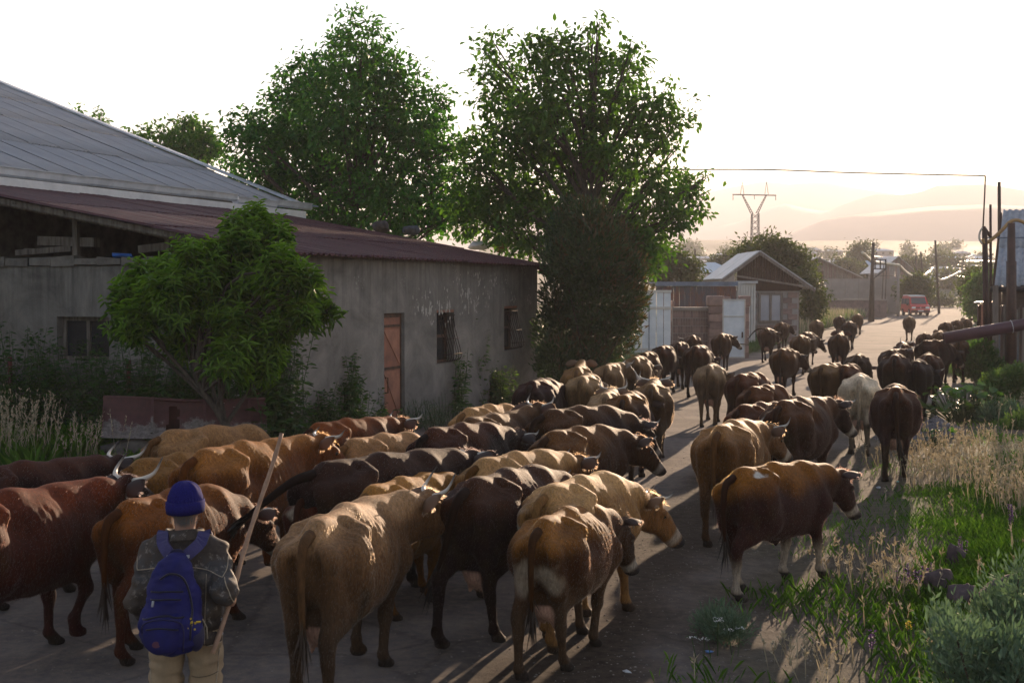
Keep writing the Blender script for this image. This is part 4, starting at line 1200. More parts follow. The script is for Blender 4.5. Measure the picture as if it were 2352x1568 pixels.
block_wall('yard_wall', 'low yard wall of narrow pink tuff blocks beside the white gate', sx_(1545, D), sx_(1650, D), D, zt, .10, .30)
def pier(px0, px1, pyt, D, label):
    D = D * K
    xa, xb = sx_(px0, D), sx_(px1, D); w = xb - xa; h = at_y(px0, pyt, D)[2]
    root = thing('gate_pier', label, 'pier', ((xa + xb) / 2, D - .05, 0), 0, 'stone piers of the yard entrance')
    k = 0; z = -.1
    while z < h - .45:
        MB().box((0, .2, z + .15), (w * .82, .44, .285), 0, .012).build('block', m_tuff if k % 2 else m_tuff2, root); z += .30; k += 1
    link('cap_stone', MB().box((0, .2, z + (h - z) / 2), (w * 1.08, .56, h - z)).mesh('cap_stone', True, .06), m_tuff, root)
pier(1541, 1548, 690, 39.7, 'slim pier between the white gate and the yard wall')
pier(1626, 1661, 679, 39.2, 'widest capped pier left of the open white door')
pier(1655, 1676, 681, 42, 'pier standing behind the open white door')
pier(1699, 1722, 679, 38.9, 'pier at the right edge of the open white door')
D = 37.4 * K
xa, xb = sx_(1660, D), sx_(1711, D); zt = at_y(1680, 687, D)[2]; W = xb - xa
dr = thing('yard_door', 'pale blue-white metal door standing open by the stone pier', 'door', (xa, D, 0), R(-14))
MB().box((W / 2, 0, zt / 2 + .05), (W, .03, zt - .1)).build('panel', m_wpaint, dr)
for x in (.02, W - .02): MB().box((x, -.022, zt / 2 + .05), (.045, .03, zt - .1)).build('stile', m_wpaint2, dr)
for z in (.12, zt * .72, zt - .03): MB().box((W / 2, -.022, z), (W - .09, .03, .045)).build('rail', m_wpaint2, dr)
MB().box((W * .88, -.05, zt * .42), (.05, .04, .22)).build('latch', m_ironrust, dr)
MB().beam((W * .72, -.05, zt * .27), (W * 1.02, -.05, zt * .27), .03).build('bolt', m_ironrust, dr)
# rusty container
D = 47 * K
xa, xb = sx_(1508, D), sx_(1691, D); zt = at_y(1600, 648, D)[2]
ct = thing('container', 'rust-brown metal container with a blue-grey roof edge behind the yard wall', 'container', (xa, D, 0))
W = xb - xa; n = 14
for k in range(n):
    MB().box((W * (k + .5) / n, .03, zt / 2 - .1), (W / n - .02, .06 + .03 * (k % 2), zt - .2)).build('side_rib', m_rustc, ct)
MB().box((W / 2, .0, zt - .08), (W + .1, .20, .20)).build('roof_edge', m_bluep, ct)
MB().box((W / 2, 1.5, zt - .02), (W + .1, 3.0, .06)).build('roof', m_bluep, ct)
cw = sx_(1735, D) - xb
n = 7
for k in range(n): MB().box((W + .06 + cw * (k + .5) / n, .22 * k / n, zt / 2), (cw / n * .6, .05, zt - .02)).build('end_rib', m_wpaint2, ct)
MB().add([(W + .05, .04, 0), (W + .05 + cw, .28, 0), (W + .05 + cw, .28, zt - .03), (W + .05, .04, zt - .03)], [(0, 1, 2, 3)]).build('end_sheet', m_wpaint2, ct)
MB().box((W + .06 + cw / 2, .1, zt - .0), (cw + .1, .2, .12)).build('end_rail', m_tin, ct)

def gable(name, label, xl_, xr_, D, wall_z, apex_px, apex_py, eL, eR, depth, mw, mg, mr, boards=26, over=.35, rz=0.0, plank='gable_board', cat='house', grp=None):
    """house with its gable end towards us; eL, eR are the eave ends in photo pixels"""
    ax, _, az = PX(apex_px, apex_py, D); l = PX(*eL, D); r = PX(*eR, D)
    root = thing(name, label, cat, (ax, D, 0), rz, grp)
    MB().add([(xl_ - ax, 0, -.3), (xr_ - ax, 0, -.3), (xr_ - ax, 0, wall_z), (xl_ - ax, 0, wall_z), (xl_ - ax, depth, -.3), (xr_ - ax, depth, -.3), (xr_ - ax, depth, wall_z), (xl_ - ax, depth, wall_z)],
             [(0, 1, 2, 3), (1, 5, 6, 2), (5, 4, 7, 6), (4, 0, 3, 7)]).build('wall', mw, root)
    rf = empty('roof', (0, 0, 0), 0, root)
    for e in (l, r):
        ex, ez = e[0] - ax, e[2]
        dxy = math.hypot(ex, az - ez); nx, nz = (az - ez) / dxy * (1 if ex > 0 else -1), abs(ex) / dxy
        nsh = max(2, int(depth / 1.1))
        for k in range(nsh):
            y0_, y1_ = -over + (depth + over) * k / nsh, -over + (depth + over) * (k + 1) / nsh - .012
            j = random.uniform(0, .012)
            vs = [(0, y0_, az + j), (ex, y0_, ez + j), (ex, y1_, ez + j), (0, y1_, az + j)]
            vs += [(p[0] + nx * .05, p[1], p[2] + nz * .05) for p in vs]
            MB().add(vs, [(0, 1, 2, 3), (7, 6, 5, 4), (0, 4, 5, 1), (1, 5, 6, 2), (2, 6, 7, 3), (3, 7, 4, 0)]).build('roof_sheet', mr, rf)
        MB().beam((0, -over + .02, az - .09), (ex, -over + .02, ez - .09), .05, .14).build('barge_board', m_gwood, rf)
    # vertical boards closing the gable
    n = boards; bw = (xr_ - xl_) / n
    f = lambda x: (az + (l[2] - az) * (x / (l[0] - ax)) if x < 0 else az + (r[2] - az) * (x / (r[0] - ax))) - .03
    for k in range(n):
        x = xl_ - ax + bw * (k + .5); t = min(f(x - bw / 2), f(x + bw / 2))
        if t - wall_z < .05: continue
        ta, tb = f(x - bw * .46), f(x + bw * .46); y = -.03 + random.uniform(-.012, .012)
        MB().add([(x - bw * .46, y, wall_z + .005), (x + bw * .46, y, wall_z + .005), (x + bw * .46, y, tb), (x - bw * .46, y, ta), (x - bw * .46, y + .03, wall_z + .005), (x + bw * .46, y + .03, wall_z + .005), (x + bw * .46, y + .03, tb), (x - bw * .46, y + .03, ta)],
                 [(0, 1, 2, 3), (7, 6, 5, 4), (0, 4, 5, 1), (1, 5, 6, 2), (2, 6, 7, 3), (3, 7, 4, 0)]).build(plank, random.choice(mg), root)
    return root, ax
def window(root, ax, D, px0, py0, px1, py1, frame, y=-.06, cols=2, fw=.09):
    a, b_ = PX(px0, py0, D), PX(px1, py1, D)
    x0, x1, z1, z0 = a[0] - ax, b_[0] - ax, a[2], b_[2]
    m_ = MB()
    for k in range(cols + 1): m_.box((x0 + (x1 - x0) * k / cols, y, (z0 + z1) / 2), (fw, .1, z1 - z0))
    for z in (z0, z1): m_.box(((x0 + x1) / 2, y, z), (x1 - x0 + fw, .11, fw))
    w = m_.build('window', frame, root)
    for k in range(cols):
        xa, xb = x0 + (x1 - x0) * k / cols, x0 + (x1 - x0) * (k + 1) / cols
        MB().box(((xa + xb) / 2, y + .02, (z0 + z1) / 2), (xb - xa - fw, .02, z1 - z0 - fw)).build('pane', m_curt, w)
    return w, (x0, x1, z0, z1)
# stone outbuilding with boarded gable
D = 50.5 * K
hs, ax = gable('outhouse', 'small stone outhouse with a dark boarded gable and pale tin roof', sx_(1692, D), sx_(1834, D), D, PX(0, 668, D)[2], 1742, 578, (1655, 642), (1868, 664), 6.0, m_mortar, (m_wood, m_wood, m_wood), m_tin, 24, .45)
wz = PX(0, 668, D)[2]
bmes = []
for q in range(6):
    me = MB().box((0, 0, 0), (.50 * random.uniform(.9, .98), .06, .262), 0, .012).mesh('stone_block'); me.materials.append((m_tuff, m_tuff2, m_tuff)[q % 3]); bmes.append(me)
x_l, x_r = sx_(1692, D) - ax, sx_(1834, D) - ax
wx0, wx1, wz0, wz1 = sx_(1740, D) - ax, sx_(1795, D) - ax, PX(0, 738, D)[2], PX(0, 670, D)[2]
row = 0; z = .0
while z < wz - .1:
    x = x_l + (.25 if row % 2 else 0)
    while x + .5 <= x_r + .05:
        if not (x + .5 > wx0 - .02 and x < wx1 + .02 and z + .27 > wz0 - .02):
            link('stone_block', random.choice(bmes), None, hs, (x + .25, -.02 + random.uniform(-.01, .01), z + .135))
        x += .515
    z += .278; row += 1
for row in range(int(wz / .278)):
    for k in range(6): o = link('stone_block', random.choice(bmes), None, hs, (x_r + .02 + random.uniform(-.008, .008), .3 + k * .515, .135 + row * .278), PI / 2)
window(hs, ax, D, 1744, 674, 1794, 738, m_gwood, -.07, 2, .12)
a_ = MB().beam(PX(1690, 634, D - .1), PX(1866, 661, D - .1), .12, .10); a_.v = [(p[0] - ax, p[1] - D - .35, p[2]) for p in a_.v]; a_.build('slanting_eave', m_gwood, hs)
v = [(x_l, -.06, wz + .0), (x_r, -.06, wz + .0), (x_r + .2, -.06, PX(0, 661, D)[2]), (x_l + .1, -.06, PX(0, 636, D)[2])]
MB().add(v + [(p[0], p[1] + .03, p[2]) for p in v], [(0, 1, 2, 3), (7, 6, 5, 4), (0, 4, 5, 1), (1, 5, 6, 2), (2, 6, 7, 3), (3, 7, 4, 0)]).build('gable_panel', m_wood, hs)
# boarded barn and long concrete wall further on
D = 112 * K
hb, ax = gable('barn', 'far grey boarded barn with a shallow gable roof beyond the outhouse', sx_(1838, D), sx_(1975, D), D, PX(0, 640, D)[2], 1876, 591, (1838, 607), (1980, 638), 14, m_conc2, (m_gwood, m_gwood, m_tuff2), m_tin, 34, .5)
def plain_wall(name, label, px0, px1, D, pyt, m, th=.3, seg=6, grp=None, cop=None):
    D = D * K
    xa, xb = sx_(px0, D), sx_(px1, D); h = PX(0, pyt, D)[2]
    root = thing(name, label, 'wall', (xa, D, 0), 0, grp); w = (xb - xa) / seg
    for k in range(seg): MB().box((w * (k + .5), random.uniform(0, .03), h / 2 - .1), (w - .03, th, h + .2)).build('wall_panel', m, root)
    if cop: MB().box(((xb - xa) / 2, 0, h + .06), (xb - xa + .1, th + .12, .12)).build('coping', cop, root)
    return root
plain_wall('concrete_wall', 'tall pinkish concrete panel wall in front of the far grey barn', 1845, 2066, 108, 640, m_conc2, seg=7)
plain_wall('garden_wall', 'low stone garden wall with a pale coping beside the lane poles', 1895, 2036, 92, 690, m_tuff2, seg=8, cop=m_conc2)
for (px, pyt, D_, w, lb) in ((1887, 640, 104 * K, .45, 'rusty gate post set in the long concrete wall'),):
    h = PX(0, pyt, D_)[2]; o = MB().box((sx_(px, D_), D_, h / 2 + .5), (.28, .2, h + .6)).build('gate_post', m_ironrust); tag(o, lb, 'post')
# more far houses
D = 140 * K
h3, ax = gable('house', 'hazy house beyond the lane with its bright roof slope falling to the right', sx_(2030, D), sx_(2103, D), D, PX(0, 655, D)[2], 2061, 589, (2014, 628), (2113, 634), 9, m_conc2, (m_conc2, m_tuff), m_tin, 12, .6)
D = 150 * K
xa, xb = sx_(2010, D), sx_(2052, D)
bx = thing('shed', 'blue-roofed shed left of the hazy house', 'shed', (xa, D, 0))
MB().box(((xb - xa) / 2, 2, PX(0, 622, D)[2] / 2), (xb - xa, 4, PX(0, 622, D)[2])).build('wall', m_conc2, bx)
z1, z2 = PX(0, 622, D)[2], PX(0, 597, D)[2]
MB().add([(-.5, -.4, z1), (xb - xa + .5, -.4, z1), (xb - xa + .5, 4, z2), (-.5, 4, z2), (-.5, -.4, z1 - .12), (xb - xa + .5, -.4, z1 - .12), (xb - xa + .5, 4, z2 - .12), (-.5, 4, z2 - .12)], [(0, 1, 2, 3), (7, 6, 5, 4), (0, 4, 5, 1), (1, 5, 6, 2), (2, 6, 7, 3), (3, 7, 4, 0)]).build('roof', m_btin, bx)
def hip(name, label, px0, px1, D, pye, pya, mr, mw=m_conc2, dep=8, grp=None, frac=.12, base=None):
    xa, xb = sx_(px0, D), sx_(px1, D); ze, za = PX(0, pye, D)[2], PX(0, pya, D)[2]; w = xb - xa; z0 = -.3 if base is None else base
    root = thing(name, label, 'house', (xa, D, 0), 0, grp)
    MB().box((w / 2, dep / 2, (ze + z0) / 2), (w * .92, dep * .9, ze - z0)).build('wall', mw, root)
    r0, r1 = w * (.5 - frac), w * (.5 + frac)
    MB().add([(0, 0, ze), (w, 0, ze), (w, dep, ze), (0, dep, ze), (r0, dep / 2, za), (r1, dep / 2, za)], [(0, 1, 5, 4), (1, 2, 5), (2, 3, 4, 5), (3, 0, 4), (3, 2, 1, 0)]).build('roof', mr, root)
    f = MB()
    for k in range(3): MB().box((w * (.2 + .3 * k), dep * .05 - .03, ze * .55 + z0 * .45), (.8, .05, min(1.2, (ze - z0) * .4))).build('window', m_dark, root)
    return root
hip('house', 'pale hip-roofed house at the far end of the lane', 2145, 2232, 190 * K, 662, 622, m_tin, dep=12)
hip('house', 'house with a light blue hip roof behind the container', 1612, 1692, 92 * K, 626, 600, m_btin, dep=10)
hip('house', 'low grey-roofed shed left of the blue hip roof', 1590, 1655, 75 * K, 641, 626, m_conc2, dep=6)
# village scattered up the hazy hillside
rg = np.random.default_rng(77)
k = 0
LB = 'pale tin-roofed house on the hazy hillside'
for i in range(70):
    px, d = rg.uniform(1490, 2290), rg.uniform(260, 520)
    base = np.interp(d, [200, 300, 450, 560], [655, 628, 596, 572]) + rg.normal(0, 6)
    if base > 640: continue
    s_ = rg.uniform(5, 9) / d * FPX
    z0 = PX(0, base + 8, d)[2]
    hip('village_house', 'pale tin-roofed house scattered on the hazy hillside', px, px + s_, d, base - rg.uniform(3, 5), base - rg.uniform(8, 12), m_tin if i % 3 else m_btin, dep=8, grp='houses on the hazy hillside', frac=.2, base=z0)
# terrace of ground that carries them
V = []
ds = np.linspace(190, 640, 24); xs = np.linspace(1100, 2700, 60)
for d in ds:
    for x in xs:
        y = np.interp(d, [190, 240, 300, 450, 560, 640], [700, 655, 634, 603, 576, 552]) + (0 if d < 200 else (vnoise(np.array([[x * d / 2286, d, 0]]), .02, 3)[0] - .5) * 8)
        V.append(PX(x, y, d) if d > 195 else (sx_(x, d), d, -1.0))
V = np.array(V); n_ = len(xs); ii = (np.arange(len(ds) - 1)[:, None] * n_ + np.arange(n_ - 1)[None]).ravel()
tag(link('hillside', mesh_np('hillside', V, np.stack([ii, ii + 1, ii + n_ + 1, ii + n_], 1), True), m_hill), 'gentle slope under the far village', None, None, 'structure')

# pylon
D = 250 * K
px = lambda x, y: np.array(PX(x, y, D))
py = thing('pylon', 'steel lattice power pylon with a Y-shaped head behind the outhouse', 'pylon', PX(1733, gy_(D), D))
o0 = np.array([sx_(1733, D), D, 0.0])
def lat(a, b, w): return MB().beam(tuple(np.array(a) - o0), tuple(np.array(b) - o0), w)
legs = []
for (xb_, yt) in ((-10, 0), (10, 0)):
    for dy in (-1.0, 1.0):
        legs.append((np.array([sx_(1733 + xb_ * 1.05, D), D + dy * 1.1, -1]), np.array([sx_(1733 + xb_ * .75, D), D + dy * .8, px(0, 490)[2]])))
for a, b in legs: lat(a, b, .20).build('leg', m_steel, py)
mb = MB()
n = 15
for f in ((0, 2), (0, 1), (2, 3), (1, 3)):
    A, B_ = legs[f[0]], legs[f[1]]
    for k in range(n):
        t0, t1 = k / n, (k + 1) / n
        for (P_, Q_) in ((A, B_), (B_, A)): mb.beam(tuple(P_[0] * (1 - t0) + P_[1] * t0 - o0), tuple(Q_[0] * (1 - t1) + Q_[1] * t1 - o0), .09)
tag(mb.build('lattice', m_steel, py), None, None, None, 'stuff')
for s_ in (-1, 1):
    for off in (-3.5, 3.5):
        lat(px(1733 + s_ * 6 + off * .8, 490), px(1733 + s_ * 28 + off * .3, 447), .16).build('arm', m_steel, py)
    mb = MB()
    for k in range(8):
        t0, t1 = k / 8, (k + 1) / 8
        P_ = lambda t, o: px(1733 + s_ * (6 + 22 * t) + o * (3.0 - 2 * t), 490 - 43 * t) - o0
        mb.beam(tuple(P_(t0, 1)), tuple(P_(t1, -1)), .08); mb.beam(tuple(P_(t0, -1)), tuple(P_(t1, 1)), .08)
    tag(mb.build('lattice', m_steel, py), None, None, None, 'stuff')
    for o_ in (-4, 4): lat(px(1733 + s_ * 28 + o_, 447), px(1733 + s_ * 28, 417), .11).build('peak', m_steel, py)
    lat(px(1733 + s_ * 49, 448), px(1733 + s_ * 49, 460), .14).build('insulator', m_steel, py)
lat(px(1683, 447), px(1783, 449), .28).build('crossarm', m_steel, py)
lat(px(1733, 448), px(1733, 458), .14).build('insulator', m_steel, py)

# poles along the lane
def pole(label, px0, py0, px1, py1, D, r, name='utility_pole', cat='pole', m=m_pole, grp='poles along the lane', base=True):
    D = D * K
    a, b_ = np.array(PX(px0, py0, D)), np.array(PX(px1, py1, D))
    if base: t = a[2] / max(a[2] - b_[2], 1e-3); b_ = a + (b_ - a) * t - np.array([0, 0, .2]) * 0
    root = thing(name, label, cat, (float(b_[0]), float(b_[1]), float(b_[2])), 0, grp)
    e = a - b_
    MB().tube([(0, 0, -.1), tuple(e * .5), tuple(e)], [r, r * .85, r * .7], 8).build('post', m, root, True)
    return root, e
D = 80
r1, e = pole('leaning wooden power pole with side brackets beside the lane', 2006, 557, 1999, 727, D, .17)
pb_, e2 = pole('prop pole standing close against the leaning power pole', 2006, 640, 2005, 727, D + .6, .13)
for k in range(4): 
    z = e[2] - .15 - k * .38
    MB().tube([(e[0] * (z / e[2]), 0, z), (e[0] * (z / e[2]) + .28, 0, z - .05), (e[0] * (z / e[2]) + .30, 0, z + .12)], .03, 5).build('insulator', m_steel, r1)
pf = MB(); q = lambda x, y: (np.array(PX(x, y, D * K)) - np.array(r1.location))
for (a, b_) in (((2005, 617), (2036, 618)), ((2008, 596), (2036, 596)), ((2008, 607), (2036, 607)), ((2034, 596), (2034, 618)), ((2010, 596), (2010, 618)), ((2022, 596), (2022, 618)), ((2034, 618), (2006, 640))): MB().beam(tuple(q(*a)), tuple(q(*b_)), .09).build('platform_rail', m_steel, r1)
pole('grey concrete pole holding the sagging cable left of the round bush', 2063, 612, 2063, 700, 95, .17, m=m_conc2)
pole('tall slim wooden pole rising beside the far lane bend', 2148, 552, 2156, 700, 105, .15)
pole('thin far pole between the hazy house and the tall slim pole', 2104, 580, 2105, 680, 150, .15)
pole('short leaning far pole right of the hazy house', 2115, 578, 2122, 690, 130, .14)
pole('thin pole in front of the pale hip-roofed house', 2206, 640, 2206, 690, 150, .14)
pole('lone pole over the trees left of the blue hip roof', 1596, 572, 1600, 640, 120, .16)
pole('thin rod standing behind the concrete wall, left of a pair', 2030, 600, 2026, 690, 100, .06)
pole('thin rod standing behind the concrete wall, right of a pair', 2037, 600, 2033, 690, 100, .06)
m_cable = mat('pale_cable', (.70, .62, .48), (.60, .52, .40), .45, 3, 0, 0)
m_wire = mat('dark_wire', (.05, .045, .04), None, .6, 3, 0, 0)
def cable(name, label, pts, Ds, r, m, sag=True, cat='cable', n=16):
    P_ = spline([PX(x, y, d * K) for (x, y), d in zip(pts, Ds)], n)
    o = MB().tube([tuple(p) for p in P_], r, 6).build(name, m, None, True); return tag(o, label, cat)
cable('cable', 'thick pale cable sagging from the lane pole towards the grey pole', [(1981, 580), (1998, 597), (2013, 603), (2035, 605), (2064, 609)], [88, 90, 92, 94, 95], .16, m_cable)
cable('cable', 'thick pale cable sagging between the grey pole and the short leaning pole', [(2064, 609), (2082, 627), (2102, 637), (2118, 635), (2136, 624)], [95, 100, 108, 116, 124], .17, m_cable)
cable('cable', 'pale cable loop hanging in front of the pale hip-roofed house', [(2137, 624), (2144, 617), (2155, 640), (2172, 640), (2206, 624)], [124, 128, 138, 145, 150], .15, m_cable)
cable('overhead_wire', 'single overhead wire crossing the bright sky above the pylon', [(1440, 393), (1535, 390), (1760, 390), (1960, 397), (2262, 404)], [29, 29, 29, 29, 29], .02, m_wire, n=30)
cable('overhead_wire', 'thin wires strung across the lane between the far poles', [(1990, 633), (2120, 634), (2300, 640)], [105, 106, 110], .03, m_wire)

# red van coming up the lane
D = 95 * K
vx, vy, _ = at_z(2102, 724)
van = thing('van', 'red minivan with a pale roof driving towards the herd', 'van', (vx, vy, 0), R(-5))
m_red, nt, b = nodes_of('red_paint'); b.inputs['Base Color'].default_value = (.50, .018, .018, 1); b.inputs['Roughness'].default_value = .3; b.inputs['Coat Weight'].default_value = .5
m_vglass, nt, b = nodes_of('van_glass'); b.inputs['Base Color'].default_value = (.05, .06, .075, 1); b.inputs['Roughness'].default_value = .06
m_lamp, nt, b = nodes_of('lamp_lens'); b.inputs['Base Color'].default_value = (.75, .75, .72, 1); b.inputs['Roughness'].default_value = .1
m_black = mat('black_rubber', (.015, .015, .015), None, .7, 5, 0, 0)
# side profile (y forward is towards -y here: front at y=-2.3)
prof = [(-2.30, .35), (-2.36, .55), (-2.33, .82), (-2.22, .98), (-1.62, 1.12), (-1.02, 1.78), (-.75, 1.90), (.6, 1.96), (2.1, 1.93), (2.35, 1.78), (2.42, 1.0), (2.40, .38), (1.9, .30), (-1.9, .28)]
def profile_body(pr, w, crown=.10):
    n = len(pr); V, F = [], []
    for s_, k in ((-1, 1.0), (-.94, 1.0), (.94, 1.0), (1, 1.0)):
        for (y, z) in pr:
            ins = (.12 * max(0, z - 1.05)) + (.035 if abs(s_) == 1 else 0) * 1
            zz = z if abs(s_) < 1 else z - (.05 if z > 1.5 else -.02)
            V.append((s_ * (w / 2 - ins), y, zz))
    for j in range(3):
        for i in range(n): F.append((j * n + i, j * n + (i + 1) % n, (j + 1) * n + (i + 1) % n, (j + 1) * n + i))
    F.append(tuple(range(n))[::-1]); F.append(tuple(3 * n + i for i in range(n)))
    return V, F
V, F = profile_body(prof, 1.86); MB().add(V, F).build('body', m_red, van, False)
MB().add([(-.74, -.98, 1.85), (.74, -.98, 1.85), (.78, 2.25, 1.93), (-.78, 2.25, 1.93), (-.70, -.8, 1.99), (.70, -.8, 1.99), (.72, 2.1, 2.02), (-.72, 2.1, 2.02)], [(4, 5, 6, 7), (0, 1, 5, 4), (1, 2, 6, 5), (2, 3, 7, 6), (3, 0, 4, 7)]).build('roof', m_wpaint2, van, False)
MB().add([(-.72, -1.63, 1.15), (.72, -1.63, 1.15), (.66, -1.08, 1.76), (-.66, -1.08, 1.76)], [(0, 1, 2, 3)]).build('windscreen', m_vglass, van)
for s_ in (-1, 1):
    for (y0_, y1_) in ((-1.25, -.45), (-.35, .85), (.95, 2.1)):
        x = lambda z: s_ * (.93 - .12 * max(0, z - 1.05) + .006)
        MB().add([(x(1.12), y0_ - (.25 if y0_ < -1 else 0), 1.12), (x(1.12), y1_, 1.12), (x(1.66), y1_, 1.66), (x(1.66), y0_ + (.12 if y0_ < -1 else 0), 1.66)], [(0, 1, 2, 3)]).build('side_window', m_vglass, van)
    MB().box((s_ * .66, -2.33, .80), (.36, .07, .18)).build('headlight', m_lamp, van)
    MB().box((s_ * 1.05, -1.35, 1.12), (.18, .10, .22)).build('mirror', m_black, van)
    MB().box((s_ * .55, -2.345, .60), (.20, .05, .08)).build('indicator', mat('amber', (.6, .25, .03), None, .3), van)
    for y in (-1.45, 1.45):
        wh = MB().tube([(s_ * .72, y, .33), (s_ * .94, y, .33)], .33, 16).build('wheel', m_black, van, False)
        MB().tube([(s_ * .945, y, .33), (s_ * .955, y, .33)], .19, 12).build('rim', m_tin, wh)
MB().box((0, -2.37, .44), (1.78, .12, .22)).build('bumper', mat('dark_red_bumper', (.10, .02, .02), None, .5), van)
MB().box((0, -2.36, .80), (.90, .03, .10)).build('grille', m_black, van)
MB().box((0, -2.44, .50), (.52, .015, .11)).build('number_plate', m_wpaint2, van)
MB().tube([(0, -2.385, .80), (0, -2.375, .80)], .06, 12).build('emblem', m_tin, van)

# far trees and bushes
FT = dict(seg=1, fold=.2)
def ftree(label, lob, D, n, sd, L=.5, th=2.0, name='tree', cat='tree', m=L_far, per=9, **k): return tree(name, label, cat, lob, D, (np.mean([l[0] for l in lob]), gy_(D * K)), n, per, L, L * .45, m, th, sd, .9, FT, crad=L * 2.2, trunk_r=.15, group='trees along the lane and in the village', **k)
ftree('leafy tree rising behind the outhouse roof', [(1720, 575, 22), (1765, 570, 28), (1800, 585, 30), (1825, 605, 28), (1845, 625, 22), (1780, 605, 30), (1700, 590, 14)], 62, 520, 201, .34)
ftree('bushy tree against the right side of the outhouse', [(1858, 660, 20), (1872, 690, 20), (1862, 715, 22), (1850, 640, 14)], 60, 280, 202, .3, .6)
ftree('green trees filling the gap right of the evergreen shrub', [(1510, 610, 25), (1545, 600, 28), (1580, 615, 24), (1525, 635, 24), (1570, 635, 24), (1500, 585, 16)], 64, 480, 203, .34)
ftree('rounded trees behind the low grey shed', [(1600, 620, 18), (1640, 612, 16), (1665, 600, 14), (1690, 592, 16)], 118, 200, 204, .55)
ftree('hazy poplar standing between the far barn and the blue-roofed shed', [(1968, 585, 14), (1976, 572, 12), (1975, 600, 18), (1965, 610, 16)], 200, 240, 205, .8)
ftree('low trees behind the far barn roof', [(1925, 610, 16), (1950, 618, 18), (1990, 622, 14), (2000, 632, 14)], 165, 220, 206, .7)
ftree('round dark bush behind the red van', [(2090, 660, 22), (2115, 658, 22), (2104, 648, 18), (2080, 672, 16), (2128, 674, 16), (2104, 676, 24)], 104, 420, 207, .42, 1.2)
ftree('hazy trees behind the pale hip-roofed house', [(2140, 610, 20), (2165, 600, 20), (2190, 612, 22), (2215, 625, 20), (2235, 640, 18)], 225, 320, 208, .9)
ftree('hazy trees behind the hazy house', [(2085, 605, 16), (2110, 610, 18), (2095, 622, 16)], 190, 180, 209, .8)
ftree('dark tree at the right side of the far lane', [(2235, 640, 20), (2225, 665, 18), (2245, 660, 26), (2240, 690, 22), (2262, 630, 18)], 78, 420, 210, .34, 1.0)
# weeping pale tree
ftree('pale drooping willow-like bush right of the far lane', [(2248, 660, 18), (2250, 685, 20), (2244, 705, 16), (2260, 640, 16), (2262, 690, 16)], 62, 420, 211, .30, .8, droop=1.2, m=L_weed2)
ftree('leafy hedge at the end of the lane below the pale house', [(2150, 690, 8), (2165, 688, 8), (2180, 690, 8), (2140, 694, 8)], 140, 120, 212, .45)
rgb_ = rg
for k in range(44):
    pxx, d = rg.uniform(1490, 2290), rg.uniform(230, 620); b_ = np.interp(d, [190, 240, 300, 450, 560, 640], [672, 650, 632, 602, 576, 554])
    r_ = rg.uniform(7, 13)
    ftree('hazy tree among the houses on the hillside', [(pxx, b_ - r_ * .8, r_), (pxx + r_ * .6, b_ - r_ * .5, r_ * .7)], d / K, 40, 220 + k, 1.3, 2, limbs=False)
# roadside grass, golden in the light
rg = np.random.default_rng(93)
def strip(label, y0, y1, side, w, n, h0, h1, m, sd, name='grass'):
    Y = K * y0 * (y1 / y0) ** rg.uniform(0, 1, n)
    off = np.abs(rg.normal(0, w, n)) + .35
    X = xl(Y) - off if side < 0 else xr(Y) + off
    tag(grass(name, label, X, Y, rg.uniform(h0, h1, n), .012 + .0006 * Y, m, sd, .5, dict(fold=.1), z0=np.zeros(n) - .02), label)
strip('green and golden grass along the left edge of the far lane', 50, 150, -1, 2.6, 14000, .35, 1.0, L_weed2, 301)
strip('tall dry grass along the left edge of the far lane', 52, 150, -1, 3.2, 12000, .5, 1.15, L_dry, 302, 'dry_grass')
strip('grass along the right edge of the far lane', 31, 130, 1, 1.8, 9000, .15, .45, L_weed2, 303)
strip('short grass in front of the yard wall and open door', 33, 50, -1, 1.0, 5000, .12, .35, L_weed, 304)
# ------------------------------------------------------------------ shed, fence and gas pipes on the right
m_paint_br = mat('brown_pipe_paint', (.085, .045, .035), (.05, .03, .025), .5, 4, .1, .1)
m_purple = mat('maroon_pipe_paint', (.085, .030, .042), (.055, .022, .03), .42, 2, .1, .15, spec=.5)
m_yel = mat('yellow_gas_paint', (.42, .26, .10), (.28, .17, .08), .45, 4, 0, .1)
m_asbb = mat('bluish_sheet', (.36, .38, .42), (.24, .26, .30), .6, 2.2, 0, .2, 20, (2.5, 2.5, .4))
D = 31.0 * K
xa = sx_(2290, D)
shed = thing('shed', 'shed with a steep bluish corrugated roof and plank wall at the right edge', 'shed', (xa, D, 0), -R(25))
ze, zt = PX(0, 657, D)[2], PX(0, 490, D + 2.6)[2]
srf = empty('roof', (0, 0, 0), 0, shed)
sl = math.hypot(2.6, zt - ze)
for row in range(2):
    for k in range(5):
        V, F = corrug(1.0, sl / 2 + .08, 5, .035)
        o = MB().add(V, F).build('roof_sheet', m_asbb, srf, True, 0, (-.08 + k * .97, -.02 + row * (2.6 / 2 - .03) + .03 * row, ze + row * ((zt - ze) / 2) + .03 * row + random.uniform(0, .02)))
        o.rotation_euler = (math.atan2(zt - ze, 2.6), random.uniform(-.01, .01), random.uniform(-.01, .01))
MB().beam((-.12, 0, ze - .06), (-.12, 2.6, zt - .06), .06, .2).build('barge_board', m_wood, shed)
MB().tube([(-.2, -.1, ze - .10), (4.6, -.1, ze - .10)], .085, 8).build('gutter', mat('dark_gutter', (.05, .04, .04)), shed, True)
MB().box((2.4, .6, ze / 2), (4.6, .2, ze - .1)).build('wall', mat('dark_brick', (.11, .08, .07), (.07, .05, .045), .9, 4), shed)  # even dark brick colour
MB().box((2.4, 2.6, zt / 2), (4.8, .2, zt - .2)).build('back_wall', m_tuff2, shed)
